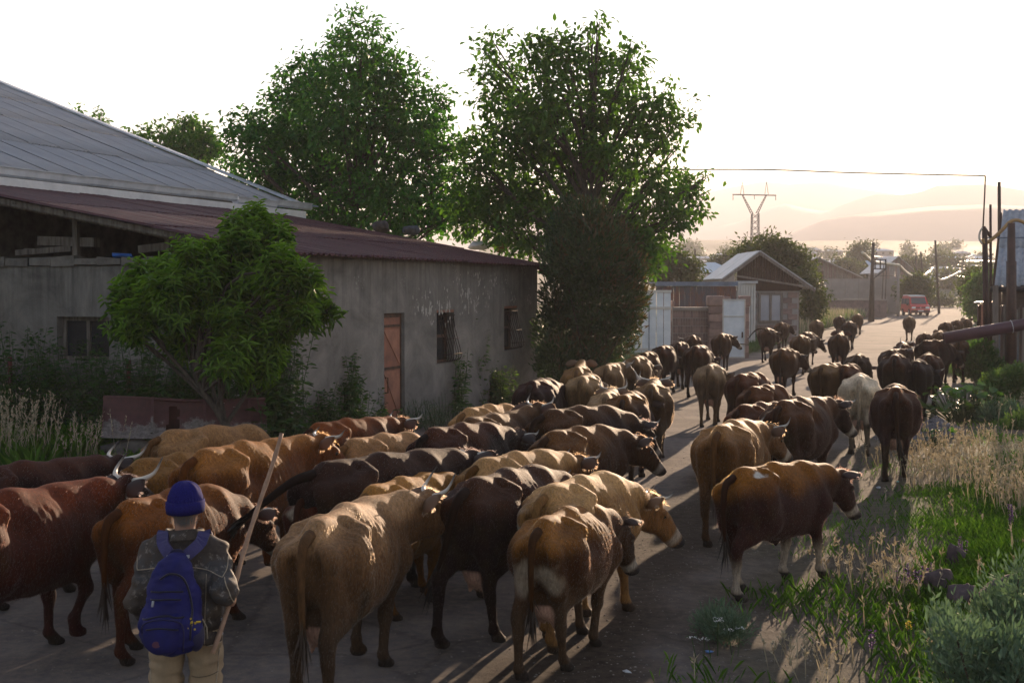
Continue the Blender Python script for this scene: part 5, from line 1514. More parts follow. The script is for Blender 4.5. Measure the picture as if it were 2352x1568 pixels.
for k, z in enumerate((.9, 1.9)): MB().box((1.2 + k * .6, .48, z), (.9, .05, .12)).build('plank', m_gwood, shed)
MB().box((.95, .35, .62), (1.9, .4, 1.5)).build('base_block', mat('bluish_concrete', (.16, .17, .19), (.11, .12, .13), .9, 3), shed)
# plank fence
fe = thing('plank_fence', 'fence of weathered grey upright planks in front of the shed', 'fence', (sx_(2282, 29.5 * K), 29.5 * K, 0))
x = 0
rg = np.random.default_rng(5)
for k in range(9):
    w = rg.uniform(.10, .19); h = at_y(0, rg.uniform(700, 720), 29.5 * K)[2] if k else at_y(0, 655, 29.5 * K)[2]
    o = MB().box((x + w / 2, 0, h / 2), (w, .03, h), 0, .008).build('plank', (m_gwood, m_old_wood)[k % 2], fe); o.rotation_euler = (0, rg.normal(0, .012), 0)
    x += w + rg.uniform(.02, .09)
for z in (.5, 1.6): MB().box((x / 2, .05, z), (x, .05, .08)).build('rail', m_wood, fe)
for px_ in (2300, 2312, 2344):
    MB().box((sx_(px_, 29.5 * K) - sx_(2282, 29.5 * K), -.04, 1.1), (.06, .05, 2.2)).build('iron_post', m_paint_br, fe)
# pink meter cabinet with tin cap
D = 33.5 * K
cb = thing('cabinet', 'narrow pink metal cabinet with a bright tin cap beside the plank fence', 'cabinet', (sx_(2264, D), D, 0))
h = PX(0, 698, D)[2]
MB().box((.03, .15, h / 2), (.36, .3, h - .02)).build('body', mat('pink_paint', (.42, .24, .19), (.30, .16, .13), .6, 3), cb)
for x in (-.22, .26): MB().box((x, .02, h / 2 - .05), (.09, .12, h)).build('iron_post', m_paint_br, cb)
MB().box((.02, .1, h + .05), (.60, .55, .06), .0).build('tin_cap', mat('bright_tin', (.62, .58, .50), None, .35, 4, .4, .1), cb)
for z in (h * .3, h * .7): MB().box((-.28, -.03, z), (.05, .05, .14)).build('hinge', m_black, cb)
# gas pipes: posts and bent yellow line
gp = thing('gas_pipe', 'bent pale yellow gas pipe carried on thin brown posts by the shed', 'pipe', (sx_(2258, 28.5 * K), 28.5 * K, 0))
L0 = np.array([sx_(2258, 28.5 * K), 28.5 * K, 0])
q = lambda x, y, d=28.5 * K: tuple(np.array(PX(x, y, d)) - L0)
MB().tube([tuple(p) for p in spline([q(2257, 548), q(2262, 558), q(2275, 552), q(2300, 530), q(2318, 511), q(2330, 506), q(2345, 508), q(2380, 525)], 26)], .052, 8).build('yellow_pipe', m_yel, gp, True)
MB().tube([tuple(p) for p in spline([q(2258, 520), q(2250, 535), q(2250, 550), q(2256, 560)], 10)], .028, 6).build('bent_end', mat('pale_plastic', (.6, .55, .48), None, .4), gp, True)
MB().tube([q(2259, 520), q(2276, 545)], .045, 7).build('elbow', m_paint_br, gp, True)
for (a, b_, r) in (((2258, 520), (2263, gy_(28.5 * K) - 0), .035), ((2263, 528), (2272, gy_(28.5 * K)), .06)):
    MB().tube([q(*a), q(*b_)], r, 8).build('post', m_paint_br, gp, True)
MB().tube([q(2268, 546), q(2380, 546)], .022, 6).build('thin_bar', m_bluep, gp, True)
MB().tube([tuple(p) for p in spline([q(2262, 404), q(2263, 410), q(2261, 460), q(2258, 522)], 14)], .022, 6).build('whip_rod', m_paint_br, gp, True)
for i, (px0, py0, px1, D_, r, lb) in enumerate(((2295, 418, 2297, 36, .085, 'tall wooden pole rising behind the shed roof'), (2275, 470, 2276, 33, .06, 'brown pole beside the shed gable'), (2323, 512, 2323, 28.2, .155, 'thick brown upright pipe in front of the plank fence'), (2313, 600, 2313, 28.4, .03, 'slim iron rod left of the thick upright pipe'), (2333, 600, 2333, 28.4, .03, 'slim iron rod right of the thick upright pipe'))):
    pole(lb, px0, py0, px1, gy_(D_ * K), D_, r, 'upright_pole', 'pole', m_paint_br if i else m_pole, 'poles and uprights by the shed')
D = 27.6 * K
a, b_ = np.array(PX(2168, 777, D)), np.array(PX(2420, 733, D - .4))
bp = thing('pipe', 'thick maroon horizontal pipe with an open end jutting over the verge', 'pipe', tuple(a))
e = b_ - a
n = 14; V, F = [], []
for i in range(2):
    for rr in (.165, .14):
        for k in range(n):
            t = 2 * PI * k / n; u_ = e / np.linalg.norm(e); s_ = np.cross(u_, [0, 0, 1.0]); s_ /= np.linalg.norm(s_); w_ = np.cross(s_, u_)
            V.append(tuple(e * i + (s_ * math.cos(t) + w_ * math.sin(t)) * rr))
for k in range(n):
    k2 = (k + 1) % n
    F += [(k, k2, 2 * n + k2, 2 * n + k), (n + k2, n + k, 3 * n + k, 3 * n + k2), (k2, k, n + k, n + k2)]
MB().add(V, F).build('pipe_shell', m_purple, bp, True)
c = e * .62
MB().tube([tuple(c + (s_ * math.cos(t) + w_ * math.sin(t)) * .172) for t in np.linspace(0, 2 * PI, 17)], .014, 5, False).build('wire_binding', m_tin, bp, True)

# ------------------------------------------------------------------ plants, stones and odds and ends on the right verge
shrub('bush', 'dense dark green bush at the foot of the plank fence', 'bush', [(2225, 830, 25), (2255, 815, 30), (2250, 845, 28), (2275, 840, 24), (2215, 850, 16)], 28.6, 5200, .13, .06, L_weed, 401, .5, .5)
shrub('bush', 'bright green leafy bush beside the side road at the right edge', 'bush', [(2285, 885, 26), (2315, 875, 30), (2340, 868, 30), (2300, 905, 24), (2345, 895, 26), (2270, 900, 14)], 22.0, 6500, .075, .05, L_weed2, 402, .5, .4)
shrub('wormwood', 'grey-green wormwood bush in front of the rusty box', 'shrub', [(2280, 960, 30), (2310, 955, 30), (2335, 965, 26), (2255, 965, 20)], 19.0, 5200, .10, .02, L_worm, 403, .4, .9)
shrub('foliage_clump', 'pale green seeding clump at the right edge behind the dry grass', 'plant', [(2345, 985, 30), (2330, 1010, 24)], 17.5, 2600, .10, .025, L_weed2, 404, .3, .9)
def bigleaf(label, px, py, w, h, n, sd, L=.2):
    rg = np.random.default_rng(sd); g0 = at_z(px, py); g0[2] = gz(g0[0], g0[1])[0]
    root = thing('squash_plant', label, 'plant', tuple(g0), 0)
    b_ = np.stack([rg.normal(0, w * .4, n), rg.normal(0, w * .3, n), h * rg.uniform(.25, 1, n)], 1); mb = MB()
    for p in b_: mb.tube([(p[0] * .4, p[1] * .4, 0), tuple(p)], .008, 4, False)
    tag(mb.build('stems', m_stemg, root), None, None, None, 'stuff')
    a = rg.uniform(0, 2 * PI, n); Dv = unit(np.stack([np.cos(a), np.sin(a), rg.uniform(-.4, .25, n)], 1))
    s_ = rg.uniform(.6, 1.25, n)
    leaf_obj('leaves', b_, Dv, unit(rg.normal(0, .3, (n, 3)) + np.array([0, 0, 1.])), L * s_, L * .85 * s_, L_weed, root, rg, dict(seg=2, fold=.18, curl=.2))
bigleaf('broad-leaved squash plant beside the gravel heap', 2215, 985, 1.0, .75, 130, 411)
bigleaf('small broad-leaved plant at the front of the gravel heap', 2145, 1040, .28, .30, 26, 412, .14)
# dark dock spikes
for k, (px, py, h, lb) in enumerate([(2238, 930, .55, 'dark dried dock spikes left of the bright green bush'), (2262, 935, .45, 'shorter dark dock spikes close to the bright green bush')]):
    rg = np.random.default_rng(420 + k); g0 = at_z(px, py); root = thing('dock_plant', lb, 'plant', tuple(g0), 0)
    mb = MB()
    for i in range(9):
        x, y = rg.normal(0, .10), rg.normal(0, .08); hh = h * rg.uniform(.6, 1.15)
        mb.tube([(x, y, 0), (x + rg.normal(0, .02), y, hh * .4), (x + rg.normal(0, .05), y, hh)], [.008, .020, .004], 5)
    tag(mb.build('seed_spikes', mat('dock_brown', (.05, .035, .025), (.03, .022, .018), .9, 10), root), None, None, None, 'stuff')
# gravel heap
c = at_z(2145, 1010); rg = np.random.default_rng(430)
V, F = [], []
n_, m_ = 16, 26
gh = thing('gravel_heap', 'small heap of grey gravel beside the lane', 'gravel heap', tuple(c))
for i in range(n_ + 1):
    for j in range(m_):
        r_ = i / n_; t = 2 * PI * j / m_; x, y = 1.0 * r_ * math.cos(t), 1.3 * r_ * math.sin(t)
        V.append((x, y, .36 * (1 - r_) ** 1.1 * (1 + .3 * math.cos(t - .7)) + rg.normal(0, .010) - .04))
for i in range(n_):
    for j in range(m_): F.append((i * m_ + j, (i + 1) * m_ + j, (i + 1) * m_ + (j + 1) % m_, i * m_ + (j + 1) % m_))
m_grav = mat('gravel', (.22, .22, .24), (.09, .09, .10), .9, 38, 0, 1.0, 70)
MB().add(V, F).build('mound', m_grav, gh, True)
n = 1500; r_ = rg.uniform(0, 1, n) ** .6; t = rg.uniform(0, 2 * PI, n)
P = np.stack([1.02 * r_ * np.cos(t), 1.34 * r_ * np.sin(t), .36 * (1 - np.minimum(r_, 1)) ** 1.1 * (1 + .3 * np.cos(t - .7)) - .02], 1)
ov = np.array([(1, 0, 0), (-1, 0, 0), (0, 1, 0), (0, -1, 0), (0, 0, 1), (0, 0, -1)]); of = np.array([(0, 2, 4), (2, 1, 4), (1, 3, 4), (3, 0, 4), (2, 0, 5), (1, 2, 5), (3, 1, 5), (0, 3, 5)])
V = (P[:, None] + ov[None] * rg.uniform(.012, .032, (n, 1, 1)) * rg.uniform(.7, 1.3, (n, 6, 1))).reshape(-1, 3); F = (of[None] + np.arange(n)[:, None, None] * 6).reshape(-1, 3)
tag(link('pebbles', mesh_np('pebbles', V, F), m_grav, gh), None, None, None, 'stuff')
# rusty box and drain plate by the side road
c = at_z(2330, 935); 
bx = thing('rusty_box', 'rusty metal box half sunk in weeds under the bright green bush', 'box', tuple(c))
for (x, y, w, d) in ((0, -.3, 1.1, .03), (0, .3, 1.1, .03), (-.55, 0, .03, .57), (.55, 0, .03, .57)): MB().box((x, y, .18), (w, d, .5)).build('side_plate', m_maroon2, bx)
MB().box((0, -.32, .41), (1.16, .05, .05)).build('rim', m_ironrust, bx)
c = at_z(2239, 888); MBp = MB().tube([(0, 0, .0), (0, 0, .07)], [.34, .32], 20)
o = MBp.build('drain_cover', mat('black_iron', (.02, .02, .022), None, .6, 8), None, False, 0, (c[0], c[1], .01)); tag(o, 'round black iron drain cover lying on the side road', 'drain cover')
# concrete joints across the lane
def strip_px(label, pts, w):
    P_ = [at_z(x, y) for x, y in pts]; V = []
    for p in P_: z = gz(p[0], p[1])[0] + .006; V += [(p[0], p[1] - w / 2, z), (p[0], p[1] + w / 2, z)]
    F = [(2 * i, 2 * i + 2, 2 * i + 3, 2 * i + 1) for i in range(len(P_) - 1)]
    o = MB().add(V, F).build('road_joint', mat('tar_joint', (.035, .032, .03), None, .8, 10)); tag(o, label, None, None, 'structure')
strip_px('dark joint across the lane nearer the herd', [(1505, 1004), (1540, 1005), (1580, 1007), (1620, 1006), (1660, 1008), (1720, 1006), (1800, 1002), (1900, 998)], .14)
strip_px('thin joint across the lane by the dark grazing group', [(1500, 942), (1560, 940), (1600, 936), (1680, 935), (1800, 930)], .06)
strip_px('joint across the lane at the side road', [(1540, 892), (1640, 889), (1760, 886), (1850, 884), (2000, 880), (2150, 876)], .09)
# boulders
m_bould = mat('purple_basalt', (.105, .075, .078), (.045, .034, .036), .92, 4, 0, 1.0, 22)
for k, (px, py, r, lb) in enumerate([(2195, 1262, (.10, .09, .15), 'pointed small stone farthest up the grassy bank'), (2148, 1312, (.15, .12, .17), 'rounded purple-grey boulder left of the row of three'), (2206, 1352, (.17, .14, .17), 'middle purple-grey boulder of the row of three'), (2300, 1362, (.20, .15, .19), 'right-hand dark boulder half hidden by wormwood'), (2345, 1240, (.13, .1, .08), 'small dark stone at the right edge of the grass')]):
    c = at_z(px, py + 22, .22); c[2] = gz(c[0], c[1])[0] + r[2] * .40
    rock(c, tuple(q * 1.12 for q in r), 50 + k, m_bould, lb, 'boulder', 'boulders on the grassy bank', k * 1.1, .36)
# foreground wormwood, out of focus
for k, (lob, d, lb, n) in enumerate([([(2300, 1400, 60), (2340, 1330, 40), (2345, 1420, 50), (2280, 1450, 50)], 6.6, 'tall silvery wormwood at the right edge behind the boulders', 2400), ([(2200, 1470, 45), (2250, 1500, 60), (2320, 1510, 70), (2190, 1540, 50), (2260, 1560, 60), (2340, 1560, 60)], 5.6, 'silvery green wormwood filling the bottom right corner', 3400), ([(2175, 1420, 22), (2190, 1450, 28), (2160, 1470, 20)], 6.0, 'slim wormwood sprig left of the corner clump', 700)]):
    shrub('wormwood', lb, 'shrub', lob, d, n, .060, .017, L_worm, 440 + k, .22, 1.0, trunk=.008)
shrub('yarrow', 'feathery low yarrow clump with white flower heads by the dirt path', 'plant', [(1640, 1440, 26), (1670, 1440, 24), (1620, 1450, 20), (1690, 1450, 18)], 7.7, 2600, .075, .010, L_worm, 450, .25, .8, trunk=.004)
for k, (px, py, n, lb) in enumerate([(1648, 1425, 3, 'white yarrow heads at the top of the feathery clump'), (1690, 1440, 2, 'pair of white yarrow heads on the right of the feathery clump'), (1617, 1468, 2, 'lowest white yarrow head at the left of the feathery clump')]):
    rg = np.random.default_rng(460 + k); g0 = at_y(px, py, (7.3 if k < 2 else 7.1) * K); root = thing('yarrow_flower', lb, 'flower', (g0[0], g0[1], 0), 0, 'white yarrow flowers')
    pts = [np.array([rg.normal(0, .04), rg.normal(0, .03), g0[2] + rg.normal(0, .02)]) for _ in range(n)]
    mb = MB()
    for p in pts: mb.tube([(p[0] * .5, p[1] * .5, 0), tuple(p)], .003, 4, False)
    tag(mb.build('stems', m_stemg, root), None, None, None, 'stuff'); flower_heads(root, pts, .035, m_wflower, 460 + k)
def spikes(label, px, py, n, h, w, sd, m=m_pflower, D=None):
    rg = np.random.default_rng(sd); g0 = at_z(px, py, .2); g0[2] = gz(g0[0], g0[1])[0]; root = thing('sage_flower', label, 'flower', tuple(g0), 0, 'purple sage spikes in the grass')
    mb = MB(); P, Dv = [], []
    for i in range(n):
        x, y, hh = rg.normal(0, w), rg.normal(0, w * .7), h * rg.uniform(.7, 1.15); tx = x + rg.normal(0, .04)
        mb.tube([(x, y, 0), (tx, y, hh)], .003, 4, False)
        for q_ in range(26):
            t = rg.uniform(.5, 1.0); a = rg.uniform(0, 2 * PI); P.append((x + (tx - x) * t, y, hh * t)); Dv.append((math.cos(a), math.sin(a), .5))
    tag(mb.build('stems', m_stemg, root), None, None, None, 'stuff'); P = np.array(P); tag(leaf_obj('flowers', P, unit(np.array(Dv)), np.tile([0, 0, 1.], (len(P), 1)), np.full(len(P), .022), np.full(len(P), .014), m, root, rg, dict(fold=.1)), None, None, None, 'stuff')
for k, (px, py, n, h, w, lb) in enumerate([(2085, 1345, 5, .28, .07, 'purple sage spikes left of the boulders'), (2120, 1325, 6, .24, .09, 'purple sage spikes against the left boulder'), (2005, 1475, 2, .24, .02, 'single dark purple spike in the bright foreground grass'), (2215, 1280, 4, .22, .05, 'purple sage behind the small pointed stone'), (2305, 1230, 6, .30, .10, 'faded purple spikes in the grass near the right edge'), (2190, 1530, 2, .28, .02, 'purple sage rising through the corner wormwood')]): spikes(lb, px, py, n, h, w, 470 + k)
spikes('tiny yellow flowers in the grass below the boulders', 2105, 1415, 4, .12, .12, 490, m_yflower)
# litter on the dirt
for k, (px, py, s_, c_, lb) in enumerate([(1628, 1500, .035, (.12, .25, .5), 'scrap of blue plastic on the dirt by the yarrow'), (2062, 1115, .03, (.25, .55, .5), 'pale turquoise scrap near the dark cow'), (2018, 1128, .035, (.6, .6, .62), 'crumpled white scrap on the worn grass'), (1622, 1448, .03, (.5, .52, .55), 'pale pebble near the yarrow'), (1440, 1545, .035, (.5, .52, .55), 'white pebble at the bottom edge of the lane')]):
    c = at_z(px, py); V, F = rock_np((s_ * 1.3, s_ * .8, s_ * .5), 500 + k, 5, 8, .5); c[2] = gz(c[0], c[1])[0] + s_ * .2
    o = link('litter', mesh_np('litter', V, F), mat('litter%d' % k, c_, None, .5, 20, 0, 0), None, c); tag(o, lb, 'litter')
rg = np.random.default_rng(95)
n = 7500; Y = K * 5.2 * (24 / 5.2) ** rg.uniform(0, 1, n); X = xr(Y) + rg.normal(.2, 1.3, n); X = np.where(rg.uniform(0, 1, n) < .45, rg.uniform(-.45, .4, n) * Y, X)
P = np.stack([X, Y, gz(X, Y)], 1)
V = (P[:, None] + ov[None] * (rg.uniform(.006, .022, n) ** 1.15)[:, None, None] * rg.uniform(.7, 1.3, (n, 6, 1)) * np.array([1, 1, .7])).reshape(-1, 3); F = (of[None] + np.arange(n)[:, None, None] * 6).reshape(-1, 3)
tag(link('pebbles', mesh_np('pebbles', V, F), mat('lane_pebble', (.24, .215, .19), (.11, .10, .09), .9, 9, 0, 0)), 'small stones and clods scattered over the lane edge', 'pebbles', None, 'stuff')
# ------------------------------------------------------------------ cow
def dirv(yaw, el):
    """yaw to the right, elevation up, about +Y"""
    return np.array([math.sin(yaw) * math.cos(el), math.cos(yaw) * math.cos(el), math.sin(el)])
GAITS = [  # (hind left, hind right, front left, front right): (fore-aft, lift)
    [(-.20, .0), (.17, .0), (.16, .0), (-.17, .0)],
    [(.18, .0), (-.22, .03), (-.18, .02), (.18, .0)],
    [(-.06, .0), (.05, .09), (-.02, .0), (.08, .12)],
    [(.04, .10), (-.10, .0), (.10, .08), (-.06, .0)],
    [(-.27, .06), (.14, .0), (.02, .0), (-.10, .0)],
    [(.02, .0), (-.03, .0), (.03, .0), (-.02, .0)],
]
def build_cow(p, vox):
    """returns the body arrays and the head frame; local +Y is forward"""
    fat, thin, bull = p.get('fat', 1.0) * .95, p.get('thin', 0.5) * .8 + .25, p.get('bull', False)
    nyaw, nel = R(p.get('ny', 0)), R(p.get('ne', 12))
    hyaw, hel = R(p.get('hy', p.get('ny', 0))), R(p.get('he', -38))
    B = np.array([0, .50, .935])
    ndir = dirv(nyaw, nel)
    poll = B + ndir * .60
    f = dirv(hyaw, hel); r = np.array([math.cos(hyaw), -math.sin(hyaw), 0.0]); u = np.cross(r, f)
    roll = R(p.get('roll', 0)); r, u = r * math.cos(roll) + u * math.sin(roll), u * math.cos(roll) - r * math.sin(roll)
    H = lambda a, b, c: poll + r * a + f * b + u * c
    lo = np.minimum(np.array([-.5 * fat, -1.0, -.02]), poll - .25) ; hi = np.maximum(np.array([.5 * fat, .95, 1.38]), poll + .25)
    mz = H(0, .5, -.05); lo = np.minimum(lo, mz - .15); hi = np.maximum(hi, mz + .15); lo[2] = max(lo[2], -.04)
    s = SDF(lo, hi, vox)
    fw = fat
    # trunk
    s.ell((0, .02, .84), (.30 * fw, .66, .33), .05)
    s.ell((0, -.10, .765), (.325 * fw, .48, .29), .08)
    s.ell((0, .18, .78), (.30 * fw, .42, .32), .08)
    s.ell((0, .44, .80), (.235, .32, .35), .08)
    s.cone((0, -.62, 1.135), (0, -.05, 1.125), .075, .075, .09)
    s.cone((0, -.05, 1.125), (0, .36, 1.08), .075, .068, .09)
    s.cone((0, .33, 1.088), (0, .54, 1.04), .068, .085, .08)
    # pelvis and rump
    s.ell((0, -.56, .93), (.235, .27, .27), .06)
    for q in (-1, 1):
        s.cone((q * .255, -.35, 1.095), (q * .10, -.32, 1.135), .042, .055, .035)
        s.cone((q * .235, -.37, 1.08), (q * .125, -.78, 1.00), .045, .055, .05)
        s.ell((q * .125, -.785, .99), (.06, .06, .065), .05)
        s.cone((q * .13, -.76, .96), (q * .145, -.66, .66), .10, .085, .06)       # ham
        s.cone((q * .175, -.50, .92), (q * .19, -.36, .70), .19, .115, .08)        # thigh
        s.cone((q * .12, .44, 1.06), (q * .195, .56, .74), .07, .105, .06)          # shoulder blade
        s.cone((q * .20, .57, .76), (q * .165, .42, .66), .10, .10, .06)
    # loin hollows
    for q in (-1, 1):
        s.cut((q * (.345 * fw + .02), -.17, 1.03), (.13 + .06 * thin, .14, .13 + .04 * thin), .07)
        if thin > .4: s.cut((q * .20, -.62, 1.17), (.10, .16, .06 + .03 * thin), .07)
        s.cut((q * .09, -.86, .92), (.035, .07, .10), .05)
    s.ell((0, .62, .66), (.11, .18, .16), .07)                                      # brisket
    # hind legs
    g = GAITS[p.get('gait', 0) % len(GAITS)]
    if p.get('mirror'): g = [g[1], g[0], g[3], g[2]]
    for q, (dy, lf) in ((-1, g[0]), (1, g[1])):
        st = np.array([q * .185, -.36 + .30 * dy, .68 + .2 * lf])
        hk = np.array([q * .135, -.71 + .72 * dy - .25 * lf, .47 + .6 * lf])
        ft = np.array([q * .13, -.66 + dy - .6 * lf, .115 + lf])
        hf = np.array([q * .13, -.60 + dy - .75 * lf, .045 + lf * .75])
        s.cone((q * .17, -.48 + .15 * dy, .82), st, .165, .11, .07)
        s.cone(st, hk + np.array([0, .02, .05]), .115, .062, .05)
        s.cone((q * .14, -.66 + .3 * dy, .70), hk + np.array([0, -.015, .03]), .065, .036, .05)
        s.cone(hk, hk + (ft - hk) * .35, .057, .042, .03)
        s.cone(hk, ft, .046, .037, .03)
        s.ell(ft, (.045, .05, .047), .02)
        s.cone(ft, hf + np.array([0, 0, .02]), .04, .046, .02)
        s.cone(hf + np.array([-.022, .02, -.012]), hf + np.array([-.026, .055, -.02]), .042, .034, .012)
        s.cone(hf + np.array([.022, .02, -.012]), hf + np.array([.026, .055, -.02]), .042, .034, .012)
    # front legs
    for q, (dy, lf) in ((-1, g[2]), (1, g[3])):
        el = np.array([q * .165, .43 + .22 * dy, .66])
        kn = np.array([q * .135, .48 + .62 * dy + .5 * lf, .375 + .45 * lf])
        ft = np.array([q * .125, .47 + dy - .75 * lf, .11 + lf])
        hf = np.array([q * .125, .52 + dy - 1.1 * lf, .045 + .8 * lf])
        s.cone((q * .175, .52, .78), el, .125, .095, .06)
        s.cone(el, kn, .088, .05, .05)
        s.ell(kn, (.054, .055, .062), .03)
        s.cone(kn, ft, .043, .037, .03)
        s.ell(ft, (.044, .047, .045), .02)
        s.cone(ft, hf + np.array([0, 0, .02]), .04, .046, .02)
        s.cone(hf + np.array([-.022, .02, -.012]), hf + np.array([-.026, .055, -.02]), .043, .035, .012)
        s.cone(hf + np.array([.022, .02, -.012]), hf + np.array([.026, .055, -.02]), .043, .035, .012)
    if bull:
        s.ell((0, -.62, .57), (.075, .07, .12), .04)
        s.cone((0, -.05, .50), (0, .10, .50), .06, .05, .05)
        s.cone((0, -.02, .47), (0, .0, .41), .035, .018, .03)
    elif p.get('udder', True):
        s.ell((0, -.50, .54), (.135, .17, .14), .05)
        for q in (-1, 1):
            for yy in (-.56, -.44):
                s.cone((q * .06, yy, .44), (q * .065, yy, .375), .026, .014, .02)
    # neck and head
    mid = B + ndir * .33 + np.array([0, 0, .01])
    s.cone((0, .46, .98), mid, .185, .135, .08)
    s.cone((0, .44, .88), B + ndir * .25 - np.array([0, 0, .09]), .19, .12, .08)
    s.cone((0, .40, 1.055), B + ndir * .36 + np.array([0, 0, .055]), .10, .085, .08)
    s.cone(mid, H(0, .02, -.06), .135, .105, .06)
    s.cone(B + ndir * .25 - np.array([0, 0, .12]), H(0, .14, -.15), .085, .06, .07)
    s.cone((0, .58, .70), B + ndir * .28 - np.array([0, 0, .16]), .05, .035, .08)   # dewlap
    s.cone(H(0, .02, -.04), H(0, .22, -.045), .108, .088, .05)
    s.cone(H(0, .18, -.03), H(0, .42, -.035), .083, .062, .05)
    s.ell(H(0, .02, .035), (.085, .07, .06), .05)
    for q in (-1, 1):
        s.ell(H(q * .085, .14, .005), (.04, .045, .035), .035)                       # brow
        s.cone(H(q * .058, .10, -.12), H(q * .035, .34, -.095), .062, .04, .05)      # jaw
        s.ell(H(q * .042, .475, -.03), (.038, .034, .034), .03)                      # nostril
        s.cut(H(q * .045, .515, -.02), (.014, .014, .012), .012)
    s.ell(H(0, .45, -.055), (.075, .06, .062), .035)
    s.cone(H(0, .34, -.10), H(0, .41, -.10), .042, .036, .03)
    V, F = s.mesh(1)
    N = normals_np(V, F)
    # ribs and loose skin
    rib = thin * .0038 * np.sin(2 * PI * (V[:, 1] + .25 * (V[:, 2] - .9)) / .082) * sstep(-.16, -.02, V[:, 1]) * (1 - sstep(.26, .40, V[:, 1])) * sstep(.62, .76, V[:, 2]) * (1 - sstep(1.06, 1.15, V[:, 2])) * sstep(.14, .22, np.abs(V[:, 0]))
    fold = .0035 * thin * np.sin(2 * PI * (V[:, 1] * .9 - V[:, 2] * .35) / .046 + 3 * vnoise(V, 5, p['seed'] + 7)) * sstep(-.75, -.45, V[:, 1]) * (1 - sstep(.05, .3, V[:, 1])) * sstep(.10, .2, np.abs(V[:, 0])) * sstep(.55, .8, V[:, 2])
    rib = rib + fold
    lump = (vnoise(V, 9, p['seed']) - .5) * .010 + (vnoise(V, 22, p['seed'] + 3) - .5) * .004
    V = V + N * (rib + lump)[:, None]
    return V, F, N, poll, r, f, u
def cow_colour(p, V, N, poll, r, f, u):
    c = np.array(p['col']); top = np.array(p.get('top', p['col'])); dark = np.array(p.get('dark', c * .45))
    sd = p['seed']
    n1 = vnoise(V, 3.2, sd); n2 = vnoise(V, 11, sd + 1); n3 = vnoise(V * np.array([1, 1, 3.0]), 28, sd + 2)
    C = np.tile(c, (len(V), 1))
    # paler back, part coat pigment and part painted top light; darker rump, shanks and head
    w = sstep(.92, 1.16, V[:, 2] + (n1 - .5) * .25) * p.get('lit_saddle', .8)
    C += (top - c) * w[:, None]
    h = (V - poll) @ f; hr = (V - poll) @ r; hu = (V - poll) @ u
    ishead = sstep(-.30, .05, h) * (np.linalg.norm(V - (poll + f * .2), axis=1) < .55)
    C += (np.array(p.get('head', dark * .5 + c * .5)) - C) * (ishead * p.get('headmix', .75))[:, None]
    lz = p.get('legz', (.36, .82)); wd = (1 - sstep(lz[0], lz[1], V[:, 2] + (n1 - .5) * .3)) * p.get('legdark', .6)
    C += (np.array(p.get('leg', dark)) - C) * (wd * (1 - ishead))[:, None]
    soil = sstep(.52, .75, n1 * .6 + n2 * .4) * (1 - sstep(.75, 1.05, V[:, 2])) * sstep(.30, .55, -V[:, 1]) * p.get('soil', .6)
    C += (np.array([.028, .02, .012]) - C) * soil[:, None]
    C *= (.82 + .30 * n2 + .16 * (n3 - .5))[:, None]
    for (ax, ay, az, rad, cc) in p.get('patch', []):
        d = np.linalg.norm((V - np.array([ax, ay, az])), axis=1) + (n2 - .5) * .12
        C += (np.array(cc) - C) * (1 - sstep(rad * .45, rad * 1.1, d))[:, None]
    # pale ring, dark muzzle, pale inside of ham
    ring = sstep(.33, .37, h) * (1 - sstep(.41, .45, h)) * ishead * p.get('ring', .6)
    C += (np.array([.42, .36, .29]) - C) * ring[:, None]
    nose = sstep(.435, .455, h) * ishead
    C += (np.array([.03, .026, .025]) - C) * nose[:, None]
    if p.get('face'): 
        fm = (1 - sstep(.05, .09, np.abs(hr))) * sstep(.02, .10, h) * (hu > -.07) * ishead
        C += (np.array([.62, .58, .52]) - C) * fm[:, None]
    ud = np.linalg.norm((V - np.array([0, -.5, .49])) / np.array([.16, .2, .17]), axis=1)
    if not p.get('bull'): C += (np.array([.42, .24, .17]) - C) * ((1 - sstep(.85, 1.05, ud)) * (V[:, 2] < .55) * .9)[:, None]
    feet = 1 - sstep(.075, .10, V[:, 2] - 0 * n1)
    C += (np.array([.022, .018, .016]) - C) * (feet * .9)[:, None]
    return np.clip(C, .004, .85)

m_coat, nt, b = nodes_of('cow_coat')
a = nt.nodes.new('ShaderNodeAttribute'); a.attribute_name = 'coat'
v = _coords(nt, 'Object', (1, 1, .28))
n = _noise(nt, 55, 5, .75, v)
nb = _noise(nt, 14, 6, .8, _coords(nt, 'Object', (1.2, .7, .30)), 1.2)
cc = _mix(nt, 1.0, a.outputs['Color'], _ramp(nt, n.outputs[0], [(.25, .45), (.75, 1.5)]), 'MULTIPLY')
cc = _mix(nt, 1.0, cc, _ramp(nt, nb.outputs[0], [(.3, .62), (.7, 1.3)]), 'MULTIPLY')
nt.links.new(cc, b.inputs['Base Color'])
b.inputs['Roughness'].default_value = .68
b.inputs['Specular IOR Level'].default_value = .08
b.inputs['Sheen Weight'].default_value = .0
b.inputs['Sheen Roughness'].default_value = .35
nt.links.new(_mix(nt, .6, a.outputs['Color'], (1, .8, .55)), b.inputs['Sheen Tint'])
n2 = _noise(nt, 130, 4, .7, v)
_bump(nt, b, n2.outputs[0], .5, .008, _bump(nt, b, nb.outputs[0], .10, .012))

